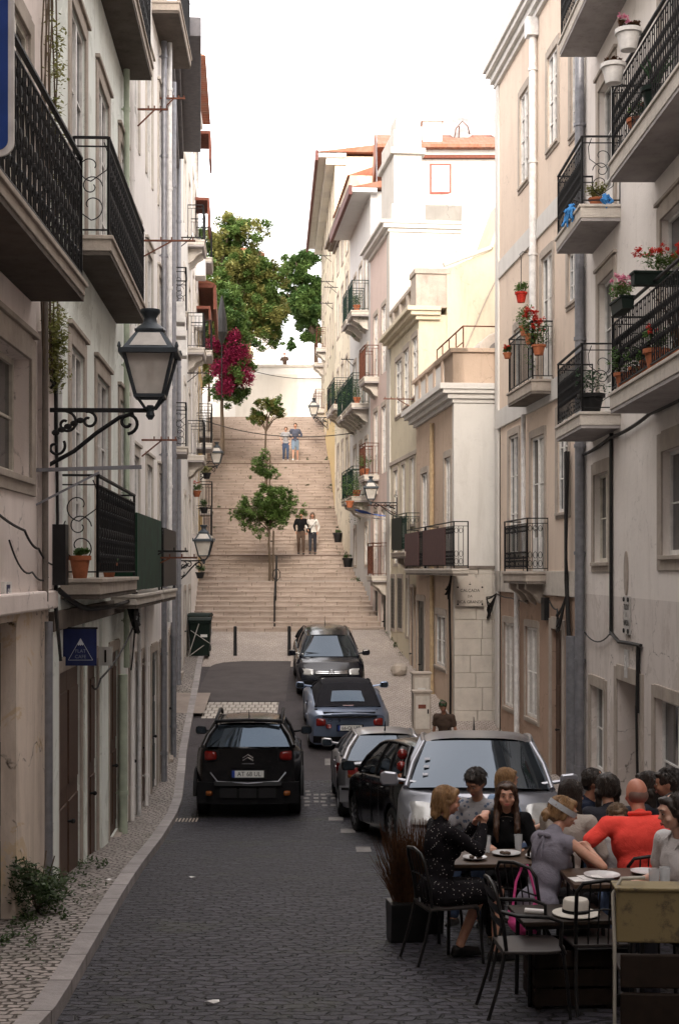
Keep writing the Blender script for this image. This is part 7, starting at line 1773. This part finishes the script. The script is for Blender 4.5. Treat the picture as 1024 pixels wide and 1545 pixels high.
# 8 back of dark haired person
person('dark haired person in a charcoal shirt, back to the viewer at the far table', pp(921, 12.5), R(8), hair=('curly', H_dark), shirt=F_dk, pants=F_jean, lean=.05, head=(R(5), R(10)), wide=1.05, face=False, hands=((-.16, .36, .8), (.16, .36, .8)), s=1.0, shoes=SHOE)
# 9 boy
person('boy with tousled light brown hair peeking over the coral red shoulder', pp(931, 12.0), R(168), hair=('short', H_lt), shirt=F_white, pants=F_jean, skin=SK3, lean=.05, head=(R(10), R(14)), hands=((-.16, .34, .8), (.16, .34, .8)), s=.86, shoes=SHOE)
# 10 bald man in coral red polo
def ex10(t, H, L, arms, Rh):
    m = MB(); c = L((0, -.01, 1.115)); pts = [c + Matrix.Rotation(-.2, 3, 'X') @ Vector((math.cos(a) * .072, math.sin(a) * .068, 0)) for a in [k * math.pi / 10 for k in range(20)]]; m.tube(pts, .017, 6, closed=True); m.build('collar', F_red, t, smooth=80)
    m = MB(); m.ell(H((0, -.022, -.008)), (.0775, .080, .066), 18, 10, Rh); remesh(m, 'stubble', skinm('shaved_scalp', (.17, .10, .08)), t, .009, 1)
person('broad bald man in a coral red polo shirt with his back to the viewer', pp(972, 10.9), R(6), hair=('bald', None), shirt=F_red, pants=F_jean, skin=skinm('skin_ruddy', (.50, .23, .155)), lean=.10, head=(R(8), R(10)), wide=1.3, face=False, hands=((-.34, .26, .72), (.24, .36, .74)), elbow=((-1.2, -.4, -.7), (.8, -.4, -1)), s=1.06, shoes=SHOE, extras=ex10)
# 11, 12
person('dark haired woman in grey seated beyond the bald man', pp(990, 12.6), R(40), hair=('long', H_dark), shirt=F_dk, sleeve='short', pants=F_black, female=True, lean=.05, head=(R(10), R(8)), s=1.02, shoes=SHOE)
person('man in a slate grey tee at the right edge of the far table', pp(1030, 12.2), R(75), hair=('short', H_dark), shirt=F_sweat, pants=F_jean, skin=SK2, lean=.06, head=(R(0), R(8)), s=1.06, shoes=SHOE)
# 13 white polo, nearest at right edge
def ex13(t, H, L, arms, Rh):
    m = MB()
    for sg in (-1, 1): m.add([L((sg * .012, .10, 1.0)), L((sg * .075, .085, 1.07)), L((sg * .088, .01, 1.11)), L((sg * .05, .0, 1.125)), L((sg * .055, .06, 1.09))], [(0, 1, 4), (1, 2, 3, 4)])
    o = m.build('collar', F_white, t); md = o.modifiers.new('s', 'SOLIDIFY'); md.thickness = .008
person('dark haired diner in a white polo shirt, cut off by the right edge', pp(1046, 9.75), R(112), hair=('bob', H_dark), shirt=F_white, sleeve='short', pants=F_dk, lean=.08, head=(R(-10), R(10)), skin=SK3, wide=1.12, hands=((-.2, .36, .78), (.2, .30, .76)), s=1.06, fingers=True, vox=.0125, shoes=SHOE, extras=ex13)
# 14 passer-by in a green cap
def ex14(t, H, L, arms, Rh):
    m = MB(); m.ell(H((0, -.01, .06)), (.088, .102, .07), 16, 10, Rh); cap(m, H((-.03, .08, .05)), H((-.04, .15, .04)), .03, .02); cap(m, H((.03, .08, .05)), H((.04, .15, .04)), .03, .02); remesh(m, 'cap', fabric('green_cap', (.035, .06, .03)), t, .012, 1)
person('passer by in a green cap walking behind the silver people carrier', (2.28, 27.0, gz(27) + .09), R(150), seated=False, hair=('short', H_brown), shirt=F_brown, pants=F_dk, skin=SK2, s=.90, hands=(None, None), shoes=SHOE, extras=ex14, head=(R(30), R(5)), vox=.016)
# couples on the stairs
def ybase(y):
    for (a, b, za, zb) in STEPS:
        if a <= y <= b: return zb if zb - za > .12 else za + (zb - za) * (y - a) / (b - a)
    return gz(y)
def cp(px, d): return ((px - CX) * d / F, d, ybase(d) - .0)
def bag(t, H, L, arms, Rh):
    m = MB(); m.tube([L((-.16, .10, 1.40)), L((0, .16, 1.2)), L((.16, .14, 1.02))], .012, 5); m.box(.06, .24, .12, .2, .92, 1.10); m.build('shoulder_bag', F_black, t)
person('man in black coming down the lower stairs beside a woman in white', cp(454, 58.6), R(182), seated=False, hair=('short', H_dark), shirt=F_black, sleeve='long', pants=F_brown, skin=SK2, hands=((-.25, .05, .92), (.22, .1, .95)), stride=1, vox=.02, shoes=SHOE, group='couple on the lower stairs')
person('woman in a white jacket with a black shoulder bag on the lower stairs', cp(471.5, 58.6), R(178), seated=False, hair=('curly', H_brown), shirt=F_wh2, sleeve='long', pants=F_dk, female=True, skin=SK2, hands=((-.22, .1, .95), (.2, .18, 1.05)), stride=-1, vox=.02, shoes=SHOE, s=.98, extras=bag, group='couple on the lower stairs')
person('woman in a grey top and blue jeans near the top of the stairs', cp(431, 70.9), R(185), seated=False, hair=('pony', H_brown), shirt=fabric('pale_grey_tee', (.34, .34, .36)), pants=F_jean, female=True, skin=SK, hands=((-.22, .1, .95), (.2, .12, 1.0)), stride=1, vox=.022, shoes=SHOW, s=.97, group='couple on the upper stairs')
person('tall man in a slate sweater and pale denim shorts near the top of the stairs', cp(445.5, 70.9), R(180), seated=False, hair=('short', H_brown), shirt=F_sweat, sleeve='long', pants=F_gjean, legs='shorts', skin=SK, hands=((-.16, .18, 1.1), (.16, .18, 1.1)), stride=-1, vox=.022, shoes=SHOW, s=1.08, group='couple on the upper stairs')
person('person in a dark tee leaning behind the retaining wall against the sky', ((430 - CX) * 88 / F, 87.4, 11.62), R(170), seated=False, hair=('short', H_brown), shirt=F_brown, pants=F_jean, skin=SK, hands=((-.3, .3, 1.0), (.3, .3, 1.0)), vox=.022, s=.98, shoes=SHOE)

# ------------------------------------------------------------------ café furniture
M['chair_metal'] = simple('black_enamel_metal', (.010, .010, .010), .35, 0, bs=40, Specular_IOR_Level=.35); M['chair_seat'] = simple('dark_seat', (.035, .03, .028), .35); M['wood_dark'] = simple('dark_stained_wood', (.020, .013, .009), .6, vs=14, bs=18, Specular_IOR_Level=.2); M['wood_top'] = simple('brown_table_top', (.07, .042, .026), .5, vs=9, bs=15)
M['plate_w'] = simple('white_crockery', (.6, .6, .6), .25)
def cafe_chair(label, loc, rz, arms=False, group='café chairs', seatmat='chair_seat'):
    """front of the seat faces local +y"""
    t = thing('cafe_chair', label, 'chair', loc, rz, group)
    m = MB(); m.prism([(-.20, -.20), (.20, -.20), (.215, .10), (.19, .2), (.10, .225), (-.10, .225), (-.19, .2), (-.215, .10)], lambda a, b, tt: (a, b, tt), .44, .462); m.build('seat', M[seatmat], t, bevel=.006)
    for s_ in (-1, 1):
        m = MB(); m.tube([(s_ * .19, .19, .45), (s_ * .205, .215, .25), (s_ * .21, .235, 0)], .0125, 8); m.build('leg', M['chair_metal'], t, smooth=60)
        m = MB(); m.tube([(s_ * .18, -.19, .45), (s_ * .195, -.24, .22), (s_ * .20, -.31, 0)], .0125, 8); m.build('leg', M['chair_metal'], t, smooth=60)
    m = MB(); m.tube([(-.18, -.18, .45), (-.185, -.20, .62), (-.19, -.245, .82), (-.15, -.26, .88), (0, -.265, .90), (.15, -.26, .88), (.19, -.245, .82), (.185, -.20, .62), (.18, -.18, .45)], .0135, 8)
    m.build('back_frame', M['chair_metal'], t, smooth=60)
    for y_ in (.19, -.19): m = MB(); m.tube([(-.18, y_, .43), (.18, y_, .43)], .01, 6); m.build('seat_rail', M['chair_metal'], t)
    m = MB()
    if arms: 
        for k_ in range(3): patch(m, (-.175, -.202 - .02 * k_, .60 + .09 * k_), (.175, -.202 - .02 * k_, .60 + .09 * k_), (.175, -.222 - .02 * k_, .67 + .09 * k_), (-.175, -.222 - .02 * k_, .67 + .09 * k_), 8, 2, (0, -.03, 0))
    else:
        for x in (-.10, -.035, .035, .10): m.tube([(x, -.19, .46), (x, -.215, .66), (x, -.262, .885)], .006, 5)
        m.tube([(-.185, -.215, .68), (0, -.225, .70), (.185, -.215, .68)], .007, 5)
    m.build('backrest', M['chair_metal'], t, smooth=60)
    if arms:
        for s_ in (-1, 1):
            m = MB(); m.tube([(s_ * .187, -.225, .72), (s_ * .235, -.12, .70), (s_ * .245, .08, .69), (s_ * .235, .17, .655), (s_ * .21, .17, .5), (s_ * .205, .2, .44)], .0135, 8); m.build('armrest', M['chair_metal'], t, smooth=60)
    return t
def table(label, x, y, w, d, h, rz=0, top='wood_top', group='café tables', folding=True):
    t = thing('cafe_table', label, 'table', (x, y, gz(y)), rz, group)
    m = MB(); m.box(-w / 2, w / 2, -d / 2, d / 2, h - .03, h); m.build('tabletop', M[top], t, bevel=.005)
    m = MB(); m.box(-w / 2 + .02, w / 2 - .02, -d / 2 + .02, d / 2 - .02, h - .055, h - .031); m.build('apron', M['chair_metal'], t)
    for sx in (-1, 1):
        for sy in (-1, 1): m = MB(); m.tube([(sx * (w / 2 - .06), sy * (d / 2 - .06), h - .05), (sx * (w / 2 - .05), sy * (d / 2 - .05), -.1)], .015, 6); m.build('leg', M['chair_metal'], t)
    return t
def seat_of(px, d, rz, lab, arms=False): x, y, z = pp(px, d); return cafe_chair(lab, (x, y, z), rz, arms)
c1 = seat_of(672, 11.25, R(-74), 'thin black metal chair under the woman in the dotted dress')
seat_of(812, 10.5, R(-50), 'black metal chair under the woman with the headband, a pink cloth on its back'); seat_of(764, 12.45, R(172), 'chair hidden under the woman with long dark hair'); seat_of(727, 13.3, R(155), 'chair under the man in the patterned shirt')
seat_of(749, 13.7, R(-62), 'chair under the blonde woman in pale blue'); seat_of(846, 11.75, R(-30), 'chair under the woman in beige'); seat_of(880, 13.0, R(-112), 'chair under the bearded man'); seat_of(921, 12.5, R(8), 'chair under the person in the charcoal shirt')
seat_of(931, 12.0, R(168), 'chair under the boy'); seat_of(968, 11.05, R(6), 'chair under the bald man in coral red'); seat_of(990, 12.6, R(40), 'chair under the woman in grey'); seat_of(1030, 12.2, R(75), 'chair under the man in slate grey'); seat_of(1046, 9.75, R(112), 'chair under the diner in the white polo')
cafe_chair('empty black armchair of bent metal in the foreground with a shiny grey seat', (1.345, 9.45, gz(9.45)), R(-86), arms=True, seatmat='chair_seat2' if 0 else 'chair_seat')
x, y, z = pp(902, 9.55); cafe_chair('chair seen from behind with two bare uprights in front of the middle table', (x, y + .1, z), R(4))
table('wooden café table with plates between the dotted dress and the dark haired woman', 1.42, 11.75, 1.0, .62, .76, R(4)); table('wooden café table with papers and plates in front of the coral red polo', 2.12, 10.25, .78, .55, .80, R(2)); table('far café table among the crowded diners', 2.45, 12.75 - .35, .5, .4, .75, 0)
table('small low dark table holding the straw hat', 1.62, 9.85, .62, .5, .60, R(5), 'wood_dark'); table('table under the water glass at the right edge', 2.15, 8.95, .5, .4, .88, 0)
# things on the tables
def plate_(lab, x, y, z, r=.11, food=None):
    t = thing('plate', lab, 'plate', (x, y, z), 0, 'plates on the café tables'); m = MB(); m.lathe([(.05, 0), (r * .6, .004), (r, .018), (r, .022), (r * .6, .009), (.01, .007)], (0, 0, 0), 24); m.build('dish', M['plate_w'], t, smooth=50)
    if food: m = MB(); [m.ell((random.uniform(-.04, .04), random.uniform(-.04, .04), .02), (.022, .018, .014), 7, 5) for _ in range(5)]; m.build('food', M[food], t)
tz = gz(11.75) + .762
plate_('white plate with food nearest the dark haired woman', 1.50, 11.8, tz, .12, 'wood_top'); plate_('white plate at the right side of the first table', 1.75, 11.68, tz, .11, 'leaf_a'); plate_('white plate close to the dotted dress', 1.22, 11.62, tz, .10, 'wood_top')
tz2 = gz(10.25) + .802; plate_('pale plate on the middle table in front of the coral polo', 1.98, 10.2, tz2, .13); plate_('second pale plate at the right of the middle table', 2.32, 10.32, tz2, .11)
for i, (x, y, z, lab) in enumerate(((1.35, 11.9, tz, 'drinking glass on the first table beside the dotted dress'), (1.62, 11.95, tz, 'drinking glass in front of the woman with long hair'), (2.06, 8.93, gz(8.95) + .882, 'tall clear glass at the right edge, left one'), (2.14, 8.98, gz(8.95) + .882, 'tall clear glass at the right edge, right one'))):
    t = thing('drinking_glass', lab, 'glass', (x, y, z), 0, 'glasses on the café tables'); m = MB(); m.lathe([(.028, 0), (.036, .14), (.0345, .14), (.027, .008), (.002, .006)], (0, 0, 0), 18)
    g = NT('clear_glass_%d' % i if 0 else 'clear_drinking_glass'); m.build('tumbler', g.out((.75, .78, .8), .05, None, Alpha=.35), t, smooth=50)
t = thing('paper_menu', 'white papers lying on the left corner of the middle table', 'paper', (1.84, 10.12, tz2 + .001), R(12)); m = MB(); m.box(-.1, .1, -.07, .07, 0, .004); m.box(-.02, .14, -.02, .1, .0045, .008); m.build('sheet', M['plas_white'], t)
t = thing('straw_hat', 'white straw hat with a black band resting on the low table', 'hat', (1.72, 9.78, gz(9.85) + .602), R(20)); t.scale = (.93, .93, .93); m = MB(); straw = fabric('pale_straw', (.56, .53, .47), wr=.004)
m.lathe([(.10, .012), (.155, .004), (.175, .012), (.172, .018), (.10, .022), (.098, .05), (.094, .105), (.085, .118), (.05, .110), (.005, .106)], (0, 0, 0), 30); m.build('hat', straw, t, smooth=60); m = MB(); m.lathe([(.1015, .022), (.1005, .046)], (0, 0, 0), 30); m.build('hat_band', F_black, t)
m = None
t = thing('napkin_roll', 'white rolled napkin at the edge of the low dark table', 'napkin', (1.44, 9.78, gz(9.85) + .602), R(-20)); m = MB(); m.tube([(-.07, 0, .022), (.07, 0, .022)], .02, 10); m.build('roll', M['plas_white'], t, smooth=50)
t = thing('pink_bag', 'bright pink cloth bag hanging by its straps on the chair back', 'bag', (1.43, 10.28, gz(10.4) + .36)); m = MB(); pk = fabric('pink_bag_cloth', (.75, .10, .32), wr=.03)
m.ell((0, 0, .10), (.115, .05, .07), 14, 8); m.ell((-.08, 0, .16), (.035, .03, .08), 10, 6); m.ell((.09, 0, .19), (.035, .03, .09), 10, 6); m.ell((.02, 0, .06), (.09, .045, .05), 12, 8); remesh(m, 'bag', pk, t, .012, 2, disp=(.012, 22, 0))
m = MB(); m.tube([(-.08, 0, .2), (-.05, .02, .40), (0, .03, .52)], .010, 5); m.tube([(.1, 0, .24), (.06, .02, .42), (.03, .03, .52)], .010, 5); m.build('strap', pk, t)
# dark bag/box under the low table
t = thing('wooden_crate', 'dark crate standing under the low table behind the empty armchair', 'crate', (1.66, 9.75, gz(9.75)), R(3)); m = MB()
for k_ in range(3): m.box(-.27, .27, -.2, -.185, .04 + k_ * .13, .15 + k_ * .13); m.box(-.27, .27, .185, .2, .04 + k_ * .13, .15 + k_ * .13); m.box(-.27, -.255, -.185, .185, .04 + k_ * .13, .15 + k_ * .13); m.box(.255, .27, -.185, .185, .04 + k_ * .13, .15 + k_ * .13)
m.build('slat', M['wood_dark'], t); m = MB(); [m.box(sx * .235 - .02, sx * .235 + .02, sy * .165 - .018, sy * .165 + .018, 0, .46) for sx in (-1, 1) for sy in (-1, 1)]; m.build('corner_post', M['wood_dark'], t)
# dark bench with the yellow board, at the right edge
t = thing('bench', 'heavy dark wooden bench with a worn yellow top board and white tube frame', 'bench', (2.35, 8.45, gz(8.45)), R(-4))
m = MB(); rn = random.Random(6); yel = NT('worn_yellow_paint'); v = yel.coord(); nn = yel.noise(v, 6, 6, .75); c_ = yel.mix(yel.ramp(nn, .52, .62), (.20, .155, .07), (.09, .07, .04)); yel = yel.out(c_, .6, yel.bump(nn, .4, .01))
m.box(-.62, .65, -.03, .02, .62, .93); m.build('yellow_board', yel, t, bevel=.012)
m = MB(); m.box(-.63, .66, -.045, .16, .93, .95); m.build('top_rail', yel, t, bevel=.006)
for z0, z1 in ((.36, .56), (.12, .33), (-.05, .09)):
    m = MB(); m.box(-.60, .65, -.06, -.03, z0, z1); m.build('slat', M['wood_dark'], t, bevel=.01)
m = MB(); m.box(-.6, .65, -.03, .35, .42, .46); m.build('seat', M['wood_dark'], t, bevel=.01)
for sx in (-.6, .6): m = MB(); m.tube([(sx - .03, -.02, 0), (sx - .03, -.02, .60), (sx - .035, .02, .90), (sx + .02, .05, .985), (sx + .16, .06, .99)], .011, 8); m.build('leg', simple('cream_tube_metal', (.36, .34, .29), .5), t, smooth=60)
# dry reed planters that screen the terrace from the road
for i, (px, d, lab) in enumerate(((612, 12.1, 'tall dry reddish reeds in a dark planter at the road edge of the terrace'), (640, 12.5, 'dry reeds in a dark planter behind the woman in the dotted dress'))):
    x, y, z = pp(px, d); t = thing('reed_planter', lab, 'planter', (x, y, z), R(10), 'reed planters'); rn = random.Random(90 + i)
    m = MB(); m.prism([(-.09, 0), (.09, 0), (.13, .34), (-.13, .34)], lambda a, b, tt: (tt, a, b), -.15, .15); m.build('planter', M['chair_metal'], t, bevel=.01)
    m = MB()
    for k_ in range(420):
        a = rn.uniform(0, 6.28); r0 = rn.uniform(0, .10); d_ = Vector((math.cos(a), math.sin(a) * .7, 0)); h_ = rn.uniform(.35, .82); b_ = rn.uniform(.02, .24)
        m.tube([d_ * r0 + Vector((0, 0, .3)), d_ * (r0 + b_ * .4) + Vector((0, 0, .3 + h_ * .35)), d_ * (r0 + b_) + Vector((rn.uniform(-.02, .02), 0, .2 + h_))], [.004, .004, .0015], 3)
    m.build('reeds', M['straw'], t)
# ------------------------------------------------------------------ camera, sky, sun
cam = bpy.data.cameras.new('camera'); co = bpy.data.objects.new('camera', cam); COL.objects.link(co)
co.location = (0, 0, 0); co.rotation_euler = (R(90), 0, 0)
cam.sensor_fit = 'VERTICAL'; cam.sensor_height = 36; cam.lens = 36 * F / 1545
cam.shift_x = (512 - CX) / 1545; cam.shift_y = (CY - 772.5) / 1545
cam.clip_end = 3000; cam.clip_start = .05
SC.camera = co
w = bpy.data.worlds.new('World'); SC.world = w; w.use_nodes = True
nt = w.node_tree; bg = nt.nodes['Background']
sky = nt.nodes.new('ShaderNodeTexSky'); sky.sky_type = 'NISHITA'; sky.sun_disc = False
SUN_EL = R(24); SUN_AZ = R(180.5)    # azimuth measured from +Y, clockwise
sky.sun_elevation = SUN_EL; sky.sun_rotation = SUN_AZ; sky.air_density = 1.0; sky.dust_density = 4.0; sky.ozone_density = 1.0
hs = nt.nodes.new('ShaderNodeHueSaturation'); hs.inputs['Saturation'].default_value = .42; hs.inputs['Value'].default_value = 1.0
nt.links.new(sky.outputs[0], hs.inputs['Color'])
mx = nt.nodes.new('ShaderNodeMix'); mx.data_type = 'RGBA'; mx.inputs[0].default_value = .45     # thin bright cloud over the clear sky
nt.links.new(hs.outputs[0], mx.inputs[6]); mx.inputs[7].default_value = (9.6, 8.8, 8.3, 1)
nt.links.new(mx.outputs[2], bg.inputs[0]); bg.inputs[1].default_value = .13
sl = bpy.data.lights.new('sun', 'SUN'); sl.energy = .6; sl.angle = R(14); sl.color = (1.0, .86, .70)
so = bpy.data.objects.new('sun', sl); COL.objects.link(so)
d = Vector((math.sin(SUN_AZ) * math.cos(SUN_EL), math.cos(SUN_AZ) * math.cos(SUN_EL), math.sin(SUN_EL)))
so.rotation_euler = (-d).to_track_quat('-Z', 'Y').to_euler(); so.location = (0, -20, 30)
SC.view_settings.view_transform = 'Standard'; SC.view_settings.look = 'None'; SC.view_settings.gamma = 1.0; SC.view_settings.use_curve_mapping = False
SC.view_settings.exposure = 2.12
SC.cycles.max_bounces = 6; SC.cycles.diffuse_bounces = 3; SC.cycles.glossy_bounces = 3; SC.cycles.transparent_max_bounces = 8
SC.cycles.use_denoising = True

bpy.data.scenes.remove(TS)
